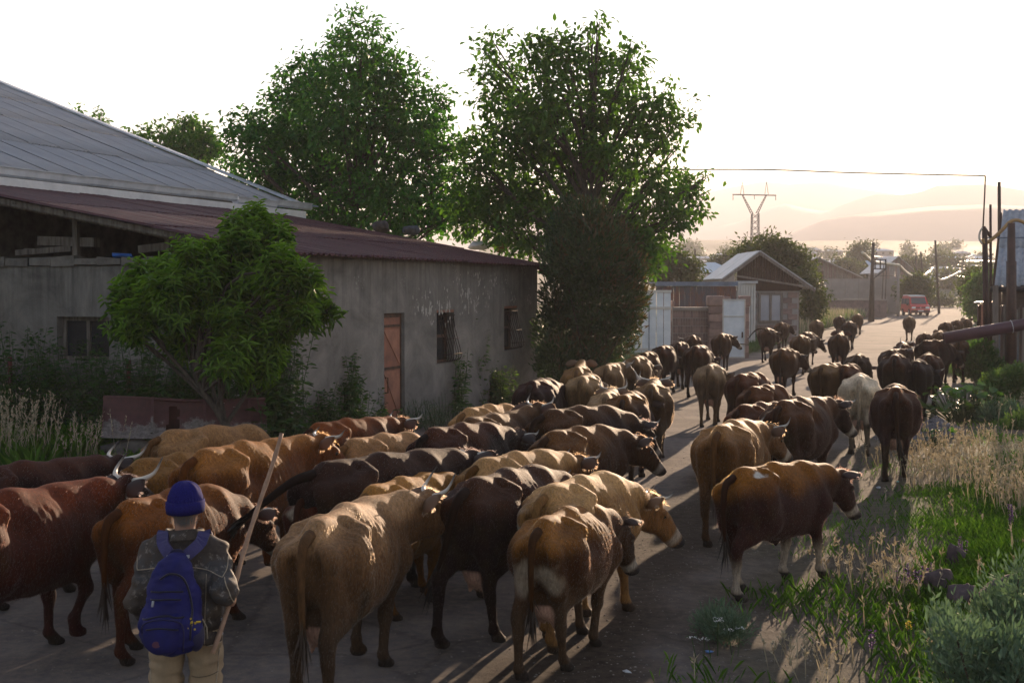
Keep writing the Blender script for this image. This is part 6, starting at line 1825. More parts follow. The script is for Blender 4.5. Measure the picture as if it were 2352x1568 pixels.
m_ear, nt, b = nodes_of('cow_ear')
a = nt.nodes.new('ShaderNodeAttribute'); a.attribute_name = 'coat'
nt.links.new(a.outputs['Color'], b.inputs['Base Color']); b.inputs['Roughness'].default_value = .7
tr_ = nt.nodes.new('ShaderNodeBsdfTranslucent')
nt.links.new(_mix(nt, .5, a.outputs['Color'], (.42, .20, .09)), tr_.inputs[0])
mx = nt.nodes.new('ShaderNodeMixShader'); mx.inputs[0].default_value = .32
nt.links.new(b.outputs[0], mx.inputs[1]); nt.links.new(tr_.outputs[0], mx.inputs[2]); nt.links.new(mx.outputs[0], nt.nodes['Material Output'].inputs[0])

m_horn, nt, b = nodes_of('cow_horn')
a = nt.nodes.new('ShaderNodeAttribute'); a.attribute_name = 'tip'
nt.links.new(_ramp(nt, a.outputs['Fac'], [(.0, (.16, .13, .10)), (.25, (.50, .45, .37)), (.62, (.42, .37, .31)), (.9, (.03, .026, .024))]), b.inputs['Base Color'])
b.inputs['Roughness'].default_value = .38
m_eye, nt, b = nodes_of('cow_eye')
b.inputs['Base Color'].default_value = (.008, .006, .005, 1); b.inputs['Roughness'].default_value = .08
m_hair, nt, b = nodes_of('cow_tail_hair')
a = nt.nodes.new('ShaderNodeAttribute'); a.attribute_name = 'coat'
nt.links.new(a.outputs['Color'], b.inputs['Base Color']); b.inputs['Roughness'].default_value = .55
m_fur, nt, b = nodes_of('cow_fur')
a = nt.nodes.new('ShaderNodeAttribute'); a.attribute_name = 'coat'
hb_ = nt.nodes.new('ShaderNodeBsdfHairPrincipled'); hb_.model = 'CHIANG'; hb_.parametrization = 'COLOR'
nt.links.new(a.outputs['Color'], hb_.inputs['Color']); hb_.inputs['Roughness'].default_value = .45; hb_.inputs['Radial Roughness'].default_value = .6
nt.links.new(hb_.outputs[0], nt.nodes['Material Output'].inputs[0])

def ear_np(H, q, sz, droop, sd):
    """cupped leaf-shaped ear with two skins"""
    nl, nw = 9, 7
    V = []
    for lay in (0, 1):
        for i in range(nl):
            t = i / (nl - 1)
            w = (.030 + .078 * math.sin(PI * min(1, t * .93 + .05)) ** .8) * sz * (1 if t < .97 else .35)
            for j in range(nw):
                s_ = (j / (nw - 1) - .5) * 2
                cup = .040 * (1 - s_ * s_) * sz * (math.sin(PI * min(1, t + .15)) * .8 + .2)
                off = cup + (.004 if lay == 0 else -.006) * (1 - abs(s_) ** 3)
                x = q * (.085 + .235 * t * sz); z = -.015 - droop * t * t * .2 + w * s_ * .85 + .01
                y = -.03 - .05 * t - off + w * s_ * .35
                V.append(H(x, y, z))
    F = []
    for lay in (0, 1):
        o = lay * nl * nw
        for i in range(nl - 1):
            for j in range(nw - 1):
                f_ = (o + i * nw + j, o + i * nw + j + 1, o + (i + 1) * nw + j + 1, o + (i + 1) * nw + j)
                F.append(f_ if (lay == 0) == (q > 0) else f_[::-1])
    n = nl * nw
    for i in range(nl - 1):
        for j in (0, nw - 1):
            F.append((i * nw + j, (i + 1) * nw + j, n + (i + 1) * nw + j, n + i * nw + j))
    for j in range(nw - 1):
        i = nl - 1
        F.append((i * nw + j, i * nw + j + 1, n + i * nw + j + 1, n + i * nw + j))
    lay = np.repeat([0, 1], n)
    return np.array(V), np.array(F), lay
def make_hair(name, P, D, L, C, rad, parent, matl, bend=None, nseg=3):
    """curves object with one short strand per root"""
    n = len(P)
    hc = bpy.data.hair_curves.new(name)
    hc.add_curves([nseg] * n)
    pts = np.zeros((n, nseg, 3), np.float32)
    for k in range(nseg):
        t = k / (nseg - 1)
        pts[:, k] = P + D * (L * t)[:, None]
        if bend is not None: pts[:, k] += bend * (L * t * t)[:, None]
    hc.attributes['position'].data.foreach_set('vector', pts.ravel())
    ra = hc.attributes.get('radius') or hc.attributes.new('radius', 'FLOAT', 'POINT')
    rr = np.tile(np.linspace(1, .15, nseg), n).astype(np.float32) * rad
    ra.data.foreach_set('value', rr)
    at = hc.attributes.new('coat', 'FLOAT_COLOR', 'CURVE')
    C4 = np.concatenate([C, np.ones((n, 1))], 1).astype(np.float32)
    at.data.foreach_set('color', C4.ravel())
    hc.materials.append(matl)
    o = bpy.data.objects.new(name, hc); col.objects.link(o); o.parent = parent
    return o
COWS = []
def make_cow(p):
    vox = p.get('vox', .02)
    V, F, N, poll, r, f, u = build_cow(p, vox)
    H = lambda a, b, c: poll + r * a + f * b + u * c
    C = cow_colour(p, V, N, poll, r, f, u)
    Vs, Fs, Cs = [V], [F], [C]
    nv = len(V)
    near = vox < .026
    coat = np.array(p['col']); hd = C[np.linalg.norm(V - H(0, .05, 0), axis=1) < .12].mean(0)
    earV = []
    for q in (-1, 1):
        v, fc, lay = ear_np(H, q, p.get('ear', 1.0), p.get('droop', .3), p['seed'])
        Vs.append(v); Fs.append(fc + nv); nv += len(v)
        ce = np.where(lay[:, None] == 0, hd * .9, hd * .5 + np.array([.10, .07, .05]) * .6)
        Cs.append(ce); earV.append(v[:63])
    # tail: dock on the body mesh, switch as a child
    sw, li = p.get('tsw', 0.0), p.get('tlift', 0.0)
    if li > .5: tp = [(0, -.74, 1.13), (sw * .2, -.90, 1.20), (sw * .6, -1.02, 1.20), (sw, -1.10, 1.12), (sw * 1.25, -1.16, 1.02)] if li > .8 else [(0, -.74, 1.13), (sw * .12, -.90, 1.10), (sw * .45, -1.02, 1.00), (sw * .9, -1.10, .88), (sw * 1.3, -1.16, .78)]
    else: tp = [(0, -.74, 1.13), (0, -.86 - .05 * li, 1.09), (sw * .10, -.90 - .12 * li, .96), (sw * .35, -.90 - .2 * li, .74), (sw * .75, -.875 - .25 * li, .56)]
    ts = spline(tp, 12)
    v, fc = tube_np(ts, np.linspace(.042, .019, 12), 8)
    Vs.append(v); Fs.append(fc + nv); nv += len(v)
    Cs.append(np.tile(coat * .8, (len(v), 1)))
    V2, F2, C2 = np.concatenate(Vs), np.concatenate(Fs), np.concatenate(Cs)
    me = mesh_np('cow_body', V2, F2, True)
    set_col(me, 'coat', C2)
    root = thing('cow', p['label'], 'cow', (p['pos'][0], p['pos'][1], 0), -R(p['head_deg']), 'cows of the herd walking along the lane')
    me.materials.append(m_coat); me.materials.append(m_ear)
    fi = np.zeros(len(me.polygons), np.int32); fi[len(F):len(F) + len(Fs[1]) + len(Fs[2])] = 1
    me.polygons.foreach_set('material_index', fi)
    root.scale = (p.get('wide', .89) * p['s'], p['s'] * p.get('long', .95), p['s'])
    link('body', me, m_coat, root)
    # switch of the tail
    e, d = ts[-1], ts[-1] - ts[-3]; d /= np.linalg.norm(d)
    k = 46 if near else 9
    rg = np.random.default_rng(p['seed'])
    tv, tf = [], []
    tl = p.get('tuft', .34)
    for i in range(k):
        a0 = e - d * rg.uniform(0, .16) + rg.normal(0, .008, 3)
        spread = rg.normal(0, .035 if near else .03, 3)
        d2 = d * .5 + np.array([sw * .9, -.05 - .1 * li, -.75]); d2 /= np.linalg.norm(d2)
        L = tl * rg.uniform(.6, 1.1)
        w = rg.normal(0, 1, 3); w -= d2 * (w @ d2); w /= np.linalg.norm(w); w *= (.006 if near else .014)
        a1 = a0 + d * L * .4 + spread * .3; a2 = a0 + d * L * .4 + d2 * L * .6 + spread
        n0 = len(tv); tv += [a0 - w, a0 + w, a1 + w * 1.3, a1 - w * 1.3, a2]
        tf += [(n0, n0 + 1, n0 + 2, n0 + 3), (n0 + 3, n0 + 2, n0 + 4, n0 + 4)]
    tf4 = [q for q in tf if q[2] != q[3]]; tf3 = [q[:3] for q in tf if q[2] == q[3]]
    tm = mesh_np('tail_tuft', np.array(tv), [np.array(tf4), np.array(tf3)], True)
    set_col(tm, 'coat', np.tile(np.array(p.get('tailc', np.array(p.get('dark', coat * .4)) * .6)), (len(tv), 1)))
    link('tail_tuft', tm, m_hair, root)
    # horns
    hl = p.get('horn', .30)
    if hl:
        up, fw_ = p.get('hup', .7), p.get('hfw', .35)
        for q in (-1, 1):
            pts = spline([H(q * .06, .0, .035), H(q * (.09 + hl * .22), -.015, .055), H(q * (.09 + hl * (.55 - .12 * up)), .05 * fw_, .06 + hl * .26 * up),
                          H(q * (.09 + hl * (.66 - .30 * up)), hl * .35 * fw_, .06 + hl * .74 * up)], 10 if near else 6)
            m_ = len(pts)
            v, fc = tube_np(pts, np.linspace(.031, .004, m_) * (.6 + hl * 1.3), 8 if near else 5)
            hm = mesh_np('horn', v, fc, True)
            at = hm.attributes.new('tip', 'FLOAT', 'POINT')
            at.data.foreach_set('value', np.repeat(np.linspace(0, 1, m_), 8 if near else 5).astype(np.float32))
            link('horn', hm, m_horn, root)
    if near:
        for q in (-1, 1):
            sm = MB(); c0 = H(q * .100, .145, -.012)
            for i in range(5):
                for j in range(8):
                    th, ph = PI * i / 4, 2 * PI * j / 8
                    sm.v.append(tuple(c0 + .024 * np.array([math.sin(th) * math.cos(ph), math.sin(th) * math.sin(ph), math.cos(th)])))
            for i in range(4):
                for j in range(8): sm.f.append((i * 8 + j, (i + 1) * 8 + j, (i + 1) * 8 + (j + 1) % 8, i * 8 + (j + 1) % 8))
            sm.build('eye', m_eye, root, True)
    nh = p.get('hair', 0)
    if nh:
        # short coat standing off the body, longer on the topline, poll and ear edges
        tri = V[F].mean(1); fn = np.cross(V[F[:, 2]] - V[F[:, 0]], V[F[:, 3]] - V[F[:, 1]]); ar = np.linalg.norm(fn, axis=1); fn /= ar[:, None] + 1e-9
        w = ar * np.where(tri[:, 2] > .35, 1, .3)
        h = (tri - poll) @ f
        w *= np.where(h > .30, .3, 1)
        pick = rg.choice(len(tri), nh, p=w / w.sum())
        a_, b_ = rg.uniform(0, 1, (2, nh, 1))
        q4 = V[F[pick]]
        P = (q4[:, 0] * (1 - a_) + q4[:, 1] * a_) * (1 - b_) + (q4[:, 3] * (1 - a_) + q4[:, 2] * a_) * b_
        nn = fn[pick]
        flow = np.array([0, -.75, -.65])
        D = nn * .34 + flow * .9 + rg.normal(0, .14, (nh, 3)); D /= np.linalg.norm(D, axis=1, keepdims=True)
        L = .012 * rg.uniform(.6, 1.4, nh) * (1 + .7 * sstep(1.08, 1.16, P[:, 2])) * p.get('hl', 1.0)
        Ch = C[F[pick]].mean(1) * rg.uniform(.45, 1.0, (nh, 1)) + .004
        for ev in earV:
            ne = 150
            g = ev.reshape(9, 7, 3)
            ii = rg.integers(1, 9, ne); side = rg.integers(0, 2, ne) * 6
            tipm = rg.uniform(0, 1, ne) < .3
            side = np.where(tipm, rg.integers(0, 7, ne), side); ii = np.where(tipm, 8, ii)
            P2 = g[ii, side] + rg.normal(0, .004, (ne, 3))
            cen = g[4, 3]
            D2 = P2 - cen; D2 /= np.linalg.norm(D2, axis=1, keepdims=True); D2 += rg.normal(0, .3, (ne, 3))
            P = np.vstack([P, P2]); D = np.vstack([D, D2 / np.linalg.norm(D2, axis=1, keepdims=True)])
            L = np.concatenate([L, (.020 * rg.uniform(.5, 1.2, ne))]); Ch = np.vstack([Ch, np.tile(hd * .8 + .012, (ne, 1))])
        npo = 350
        P3 = np.array([H(rg.normal(0, .045), rg.normal(.02, .04), .075) for _ in range(npo)])
        D3 = np.tile(u * .6 + f * .5, (npo, 1)) + rg.normal(0, .35, (npo, 3)); D3 /= np.linalg.norm(D3, axis=1, keepdims=True)
        P = np.vstack([P, P3]); D = np.vstack([D, D3]); L = np.concatenate([L, .045 * rg.uniform(.5, 1.2, npo)]); Ch = np.vstack([Ch, np.tile(hd * .8 + .006, (npo, 1))])
        make_hair('coat_hair', P, D, L, Ch, .0010, root, m_fur, np.tile(np.array([0, -.2, -.35]), (len(P), 1)))
    COWS.append(root)
    return root
# ------------------------------------------------------------------ the herder seen from behind, his backpack and stick
HP = np.array([sx_(418, 5.45 * K), 5.45 * K, 0.0]); HRZ = R(6)
def PL(p):                                   # herder-local -> world
    c, s_ = math.cos(HRZ), math.sin(HRZ); return (HP[0] + p[0] * c - p[1] * s_, HP[1] + p[0] * s_ + p[1] * c, HP[2] + p[2])
def WLc(w):
    c, s_ = math.cos(-HRZ), math.sin(-HRZ); x, y = w[0] - HP[0], w[1] - HP[1]; return np.array([x * c - y * s_, x * s_ + y * c, w[2]])
stA, stB = WLc(at_y(646, 996, 5.45 * K + .30)), WLc(at_y(488, 1502, 5.45 * K - .13))
su = (stA - stB) / np.linalg.norm(stA - stB)
Hc = stB + (stA - stB) * .245                 # where the fist closes on the stick
person = thing('person', 'herder in a dark blue beanie and worn jacket holding a long stick', 'person', tuple(HP), HRZ)
m_skin = mat('weathered_skin', (.30, .165, .11), (.24, .125, .085), .55, 20, 0, .2, 120)
def skel(s, grow=0.0, arms=True, legs=True, k=.05):
    g = grow
    s.ell((0, .01, 1.14), (.165 + g, .105 + g, .20 + g), k); s.ell((0, .0, .93), (.155 + g, .105 + g, .16 + g), k)
    s.cone((-.115, 0, 1.285), (.115, 0, 1.285), .06 + g, .06 + g, k)
    if arms:
        s.cone((-.165, 0, 1.265), (-.245, -.05, 1.01), .055 + g, .044 + g, .03); s.cone((-.245, -.05, 1.01), (-.24, .16, .88), .043 + g, .030 + g, .03)
        s.cone((.165, 0, 1.265), (.238, -.15, 1.07), .055 + g, .044 + g, .03); s.cone((.238, -.15, 1.07), tuple(Hc + np.array([-.01, -.045, .045])), .043 + g, .030 + g, .03)
# body: head, neck, trunk, limbs and hands in one surface
s = SDF((-.42, -.35, -.02), (.48, .42, 1.72), .0095)
skel(s)
s.cone((0, .01, 1.30), (0, .04, 1.42), .058, .054, .03)
s.ell((0, .055, 1.505), (.074, .095, .108), .03); s.ell((0, .115, 1.455), (.052, .05, .062), .03)
s.cone((0, .145, 1.50), (0, .168, 1.475), .012, .017, .02)                                     # nose
for q in (-1, 1):
    s.ell((q * .079, .045, 1.495), (.012, .022, .032), .012)                                      # ears
    s.ell((q * .032, .142, 1.515), (.014, .010, .010), .01); s.cut((q * .032, .152, 1.512), (.013, .008, .008), .008)
s.ell((0, .155, 1.435), (.026, .010, .008), .008); s.cut((0, .168, 1.437), (.026, .006, .003), .004)
for q in (-1, 1):
    s.cone((q * .085, 0, .86), (q * .10, .02, .47), .09, .06, .04); s.cone((q * .10, .02, .47), (q * .10, -.02, .08), .058, .042, .03); s.cone((q * .10, -.03, .05), (q * .11, .13, .035), .04, .032, .02)
# left hand, relaxed and slightly curled
lh = np.array([-.24, .17, .87])
s.ell(lh + np.array([0, .04, -.02]), (.018, .045, .038), .012)
for i in range(4):
    a = lh + np.array([0, .075, .012 - .020 * i]); b_ = a + np.array([.008, .038 - .004 * abs(i - 1), -.012]); c = b_ + np.array([.014, .016, -.016])
    s.cone(a, b_, .0095, .009, .005); s.cone(b_, c, .009, .007, .004)
s.cone(lh + np.array([.01, .02, .02]), lh + np.array([.03, .055, .025]), .012, .009, .008)
# right hand closed round the stick
e1 = np.cross(su, [0, 1.0, 0]); e1 /= np.linalg.norm(e1); e2 = np.cross(su, e1)
s.ell(Hc - e2 * -.026 * 0 + np.array([.012, -.030, 0]), (.026, .026, .042), .012)
for i in range(4):
    o = Hc + su * (.033 - .022 * i)
    pts = [o + (e1 * math.cos(t) + e2 * math.sin(t)) * (.024 + .002 * (k == 0)) for k, t in enumerate(np.radians([-75, -15, 45, 105, 150 - 10 * (i == 3)]))]
    for k in range(4): s.cone(pts[k], pts[k + 1], .0105 - .0008 * k, .0100 - .0008 * k, .004)
pts = [Hc + su * .012 + np.array([.0, -.028, .01]), Hc + su * .035 - e1 * .022 + e2 * -.010, Hc + su * .044 - e1 * .018 + e2 * .018]
s.cone(pts[0], pts[1], .013, .011, .006); s.cone(pts[1], pts[2], .011, .009, .005)
V, F = s.mesh(1); link('body', mesh_np('person_body', V, F, True), m_skin, person)
# jacket
s = SDF((-.45, -.35, .62), (.50, .42, 1.45), .011)
skel(s, .022, True, False, .05)
for q in (-1, 1): s.cone((q * .085, 0, 1.15), (q * .10, -.005, .80), .118, .112, .06)
s.cone((0, -.01, .95), (0, -.01, .79), .16, .155, .05)
s.cut((0, -.01, .69), (.30, .25, .10), .01)
V, F = s.mesh(2); N = normals_np(V, F)
wr = (vnoise(V * np.array([1, 1, 2.2]), 13, 3) - .5) * .024 + (vnoise(V * np.array([1, 1, .5]), 30, 5) - .5) * .012
arm = sstep(.19, .24, np.abs(V[:, 0])) * (1 - sstep(1.2, 1.3, V[:, 2])); wr += arm * .003 * np.sin(V[:, 2] * 85 + 5 * V[:, 1])
V = V + N * wr[:, None]
m_jk, nt, b = nodes_of('worn_jacket')
v = _coords(nt, 'Object'); n1 = _noise(nt, 5, 6, .7, v); n2 = _noise(nt, 22, 6, .75, v); n3 = _noise(nt, 160, 3, .7, v)
c = _ramp(nt, n1.outputs[0], [(.36, (.018, .014, .012)), (.5, (.052, .039, .030)), (.60, (.042, .042, .046)), (.70, (.12, .10, .085))])
c = _mix(nt, _ramp(nt, n2.outputs[0], [(.56, 0.), (.70, .8)]), c, (.27, .24, .21))
nt.links.new(c, b.inputs['Base Color']); b.inputs['Roughness'].default_value = .7; b.inputs['Specular IOR Level'].default_value = .2
bn = _bump(nt, b, n2.outputs[0], .4, .01); _bump(nt, b, n3.outputs[0], .25, .003, bn)
jk = link('jacket', mesh_np('jacket', V, F, True), m_jk, person)
# seams follow the cloth: project points onto the jacket from behind
from mathutils.bvhtree import BVHTree
bvh = BVHTree.FromPolygons([tuple(p) for p in V], [tuple(f) for f in F])
def onj(x, z, off=.003, frm=-1):
    h = bvh.ray_cast(Vector((x, frm * .6, z)), Vector((0, -frm, 0)))
    return (h[0].x, h[0].y + off * frm, h[0].z) if h[0] is not None else None
m_seam = mat('pale_stitching', (.34, .28, .20), (.22, .18, .14), .8, 40, 0, 0)
def seam(pts, r=.003):
    q = [onj(x, z) for x, z in spline([(x, z, 0) for x, z in pts], 26)[:, :2]]; q = [p for p in q if p]
    if len(q) > 2: MB().tube(q, r, 5).build('seam', m_seam, jk, True)
seam([(-.24, 1.19), (-.12, 1.205), (0, 1.21), (.12, 1.195), (.225, 1.16)]); seam([(.225, 1.16), (.245, 1.20), (.245, 1.26)]); seam([(-.24, 1.19), (-.25, 1.25)])
seam([(.235, 1.16), (.275, 1.05), (.29, .99)]); seam([(-.20, .775), (0, .765), (.20, .775)], .004); seam([(.12, .77), (.125, .95), (.135, 1.17)], .002)
for z in (.82, .90): 
    p = onj(.205, z)
    if p: MB().tube([p, (p[0], p[1] - .006, p[2])], .008, 10).build('stud', m_tin, jk)
# collar
V, F = [], []
for i in range(19):
    t = R(-140) + R(280) * i / 18
    for (r_, z, lean) in ((.082, 1.335, 0), (.092, 1.395, .0), (.100, 1.40, 0), (.128, 1.345, 0)): V.append((r_ * math.sin(t) * 1.02, .022 - r_ * math.cos(t) * .86, z - .018 * (1 - math.cos(t)) * .5 + .004 * math.sin(3 * t)))
for i in range(18):
    for j in range(3): F.append((i * 4 + j, i * 4 + j + 1, (i + 1) * 4 + j + 1, (i + 1) * 4 + j))
MB().add(V, F).build('collar', m_jk, jk, True)
for q, c0 in ((-1, np.array([-.24, .15, .885])), (1, Hc + np.array([-.01, -.055, .055]))):
    ax_ = np.array([.0, .9, -.4]) if q < 0 else np.array([.03, .6, -.6]); ax_ = ax_ / np.linalg.norm(ax_)
    MB().tube([tuple(c0 - ax_ * .035), tuple(c0), tuple(c0 + ax_ * .012)], [.052, .049, .044], 14, False).build('cuff', m_jk, jk, True)
# trousers
s = SDF((-.32, -.28, .02), (.32, .30, .98), .013)
s.ell((0, .0, .88), (.185, .135, .14), .05)
for q in (-1, 1): s.cone((q * .088, 0, .84), (q * .108, .025, .46), .112, .088, .04); s.cone((q * .108, .025, .46), (q * .11, -.015, .08), .086, .078, .03)
s.cut((0, 0, .60), (.018, .3, .20), .03)
V, F = s.mesh(1); N = normals_np(V, F)
V = V + N * ((vnoise(V * np.array([1, 1, 2.6]), 14, 8) - .5) * .026 + .006 * np.sin(V[:, 2] * 70 + 8 * V[:, 0]) * sstep(.62, .50, V[:, 2]))[:, None]
m_tr = mat('khaki_cloth', (.30, .22, .135), (.20, .145, .09), .85, 6, 0, .3, 150)
tr = link('trousers', mesh_np('trousers', V, F, True), m_tr, person)
bvh = BVHTree.FromPolygons([tuple(p) for p in V], [tuple(f) for f in F])
for x in (-.195, .19):
    q = [onj(x * (1 - .25 * t), .74 - .5 * t, .002) for t in np.linspace(0, 1, 14)]; q = [p for p in q if p]
    if len(q) > 3: MB().tube(q, .003, 5).build('seam', m_seam, tr, True)
q = [onj(x, .60 - .012 * math.sin(x * 20), .002) for x in np.linspace(.04, .18, 8)]; q = [p for p in q if p]
if len(q) > 3: MB().tube(q, .003, 5).build('pocket_seam', mat('khaki_dark', (.13, .095, .06)), tr, True)
for q_ in (-1, 1):
    s = SDF((q_ * .11 - .1, -.16, -.03), (q_ * .11 + .1, .26, .16), .012)
    s.cone((q_ * .11, -.04, .06), (q_ * .12, .14, .045), .055, .045, .03); s.cone((q_ * .11, -.03, .10), (q_ * .11, -.02, .13), .055, .055, .02)
    s.cut((q_ * .11, .05, -.05), (.3, .4, .05), .01)
    V, F = s.mesh(1); link('shoe', mesh_np('shoe', V, F, True), m_black, person)
# beanie with a turned-up cuff
s = SDF((-.15, -.12, 1.42), (.15, .22, 1.70), .0075)
s.ell((0, .05, 1.545), (.096, .112, .098), .02); s.ell((0, .045, 1.595), (.070, .080, .052), .03)
s.cut((0, .05, 1.40), (.2, .2, .105), .01)
V, F = s.mesh(2); a = np.arctan2(V[:, 1] - .05, V[:, 0])
V = V + normals_np(V, F) * (.0022 * np.sin(a * 34) * sstep(1.60, 1.56, V[:, 2]) + .003 * np.sin(a * 7) * sstep(1.57, 1.62, V[:, 2]))[:, None]
m_cap, nt, b = nodes_of('navy_knit'); v = _coords(nt, 'Object'); n1 = _noise(nt, 160, 3, .7, v)
nt.links.new(_ramp(nt, n1.outputs[0], [(.3, (.006, .007, .062)), (.7, (.014, .015, .14))]), b.inputs['Base Color']); b.inputs['Roughness'].default_value = .9; b.inputs['Specular IOR Level'].default_value = .08; _bump(nt, b, n1.outputs[0], .5, .004)
cap = link('beanie', mesh_np('beanie', V, F, True), m_cap, person)
V, F = [], []
n = 72
for i in range(n):
    t = 2 * PI * i / n; rb = 1 + .010 * math.sin(t * 30)
    for (r_, z) in ((.098, 1.488), (.106, 1.484), (.110, 1.515), (.109, 1.545), (.102, 1.553), (.097, 1.545)):
        tilt = .010 * math.sin(t) + .006 * math.cos(t + 1)
        V.append((r_ * rb * math.cos(t) * .97, .05 + r_ * rb * math.sin(t) * 1.10, z - .004 + tilt))
for i in range(n):
    for j in range(5): F.append((i * 6 + j, ((i + 1) % n) * 6 + j, ((i + 1) % n) * 6 + j + 1, i * 6 + j + 1))
MB().add(V, F).build('cuff', m_cap, cap, True)
# a little grey hair at the nape
rg = np.random.default_rng(3); n = 700
P = np.stack([rg.normal(0, .04, n), -.035 + 0 * rg.normal(0, .004, n) + .35 * rg.normal(0, .04, n) ** 2 * 10, rg.uniform(1.43, 1.50, n)], 1)
P[:, 1] = .05 - np.sqrt(np.maximum(.0001, 1 - (P[:, 0] / .076) ** 2)) * .093
make_hair('hair', P, unit(np.stack([P[:, 0] * 2, -.25 + 0 * P[:, 0], -1 + 0 * P[:, 0]], 1)), rg.uniform(.015, .03, n), np.tile([.10, .09, .085], (n, 1)), .0007, person, m_hair)

# stick
P_ = [stB + (stA - stB) * t + np.array([.006 * math.sin(9 * t), 0, .004 * math.cos(7 * t)]) for t in np.linspace(0, 1, 30)]
rr = [.0135 - .002 * t + .0022 * (abs((t * 7.3) % 1 - .5) < .05) for t in np.linspace(0, 1, 30)]
m_stick = mat('peeled_stick', (.36, .235, .16), (.22, .13, .085), .7, 12, 0, .4, 60, (1, 1, 1))
o = MB().tube([PL(p) for p in P_], rr, 9).build('stick', m_stick, None, True); tag(o, 'long pale wooden herding stick held in the herder\'s right hand', 'stick')

# backpack
bk = thing('backpack', 'navy blue backpack on the herder\'s back with a yellow tag in its side pocket', 'backpack', tuple(HP), HRZ)
m_navy, nt, b = nodes_of('navy_nylon'); v = _coords(nt, 'Object'); n1 = _noise(nt, 7, 5, .6, v); n2 = _noise(nt, 240, 2, .6, v)
nt.links.new(_ramp(nt, n1.outputs[0], [(.3, (.006, .008, .058)), (.7, (.012, .015, .115))]), b.inputs['Base Color']); b.inputs['Roughness'].default_value = .7; b.inputs['Specular IOR Level'].default_value = .15; _bump(nt, b, n1.outputs[0], .35, .02)
m_navy2 = mat('dark_navy_panel', (.012, .013, .055), (.008, .008, .032), .6, 8, 0, .3, 60)
m_strap = mat('blue_strap', (.030, .026, .105), (.020, .018, .078), .6, 20, 0, .4, 90)
yb = -.17
s = SDF((-.27, -.46, .74), (.20, -.02, 1.36), .0095)
cxm = -.035
s.ell((cxm + .005, yb - .045, 1.03), (.150, .10, .25), .04); s.ell((cxm - .012, yb - .075, .90), (.165, .115, .13), .05); s.cone((cxm + .015, yb - .005, 1.22), (cxm + .025, yb + .01, 1.265), .085, .045, .04)
V, F = s.mesh(2); V = V + normals_np(V, F) * ((vnoise(V, 11, 4) - .5) * .034 + (vnoise(V * np.array([1, 1, 2.2]), 24, 6) - .5) * .014)[:, None]
main = link('main_bag', mesh_np('main_bag', V, F, True), m_navy, bk)
bvh = BVHTree.FromPolygons([tuple(p) for p in V], [tuple(f) for f in F])
s = SDF((-.25, -.50, .74), (.10, -.18, 1.08), .009)
s.ell((cxm - .035, yb - .155, .885), (.105, .055, .10), .03); s.cone((cxm - .10, yb - .145, .955), (cxm + .035, yb - .145, .965), .040, .040, .03)
V, F = s.mesh(1); V = V + normals_np(V, F) * ((vnoise(V, 16, 9) - .5) * .016)[:, None]; pk = link('front_pocket', mesh_np('front_pocket', V, F, True), m_navy, bk)
bvp = BVHTree.FromPolygons([tuple(p) for p in V], [tuple(f) for f in F])
def onb(x, z, off=.003):
    best = None
    for b_ in (bvh, bvp):
        h = b_.ray_cast(Vector((x, -.9, z)), Vector((0, 1, 0)))
        if h[0] is not None and (best is None or h[0].y < best.y): best = h[0]
    return None if best is None else (best.x, best.y - off, best.z)
def line(name, pts, r, m, par=bk):
    q = [onb(x, z) for x, z in spline([(x, z, 0) for x, z in pts], 20)[:, :2]]; q = [p for p in q if p]
    if len(q) > 2: return MB().tube(q, r, 5).build(name, m, par, True)
m_zip = mat('black_zip', (.012, .012, .018), None, .4, 40, 0, .3)
line('zip', [(cxm - .14, .975), (cxm - .04, .995), (cxm + .075, .985)], .0055, m_zip)
line('zip', [(cxm - .10, 1.075), (cxm, 1.08), (cxm + .06, 1.075)], .005, m_zip); line('zip', [(cxm - .10, 1.115), (cxm, 1.12), (cxm + .07, 1.115)], .005, m_zip)
line('zip', [(cxm + .105, .86), (cxm + .115, 1.0), (cxm + .095, 1.12), (cxm + .06, 1.19), (cxm, 1.21), (cxm - .05, 1.18)], .006, m_zip)
line('piping', [(cxm - .135, .83), (cxm - .145, .93), (cxm - .09, .975), (cxm + .03, .975), (cxm + .075, .93), (cxm + .07, .80)], .0045, m_navy2); line('piping', [(cxm - .115, .93), (cxm - .03, .94), (cxm + .05, .925)], .005, m_zip)
p = onb(cxm - .085, 1.07)
MB().tube([p, (p[0] - .004, p[1] - .01, p[2] - .03)], .0065, 8).build('zip_pull', m_tin, bk, True)
p = onb(cxm - .06, .855, .002)
V = [(p[0] + .022 * math.cos(t), p[1] - .002, p[2] + .017 * math.sin(t)) for t in np.linspace(0, 2 * PI, 17)[:-1]]; MB().add(V + [(q[0], q[1] + .006, q[2]) for q in V], [tuple(range(16))[::-1]] + [(i, (i + 1) % 16, 16 + (i + 1) % 16, 16 + i) for i in range(16)]).build('round_badge', mat('badge_maroon', (.10, .03, .06), None, .6), bk)
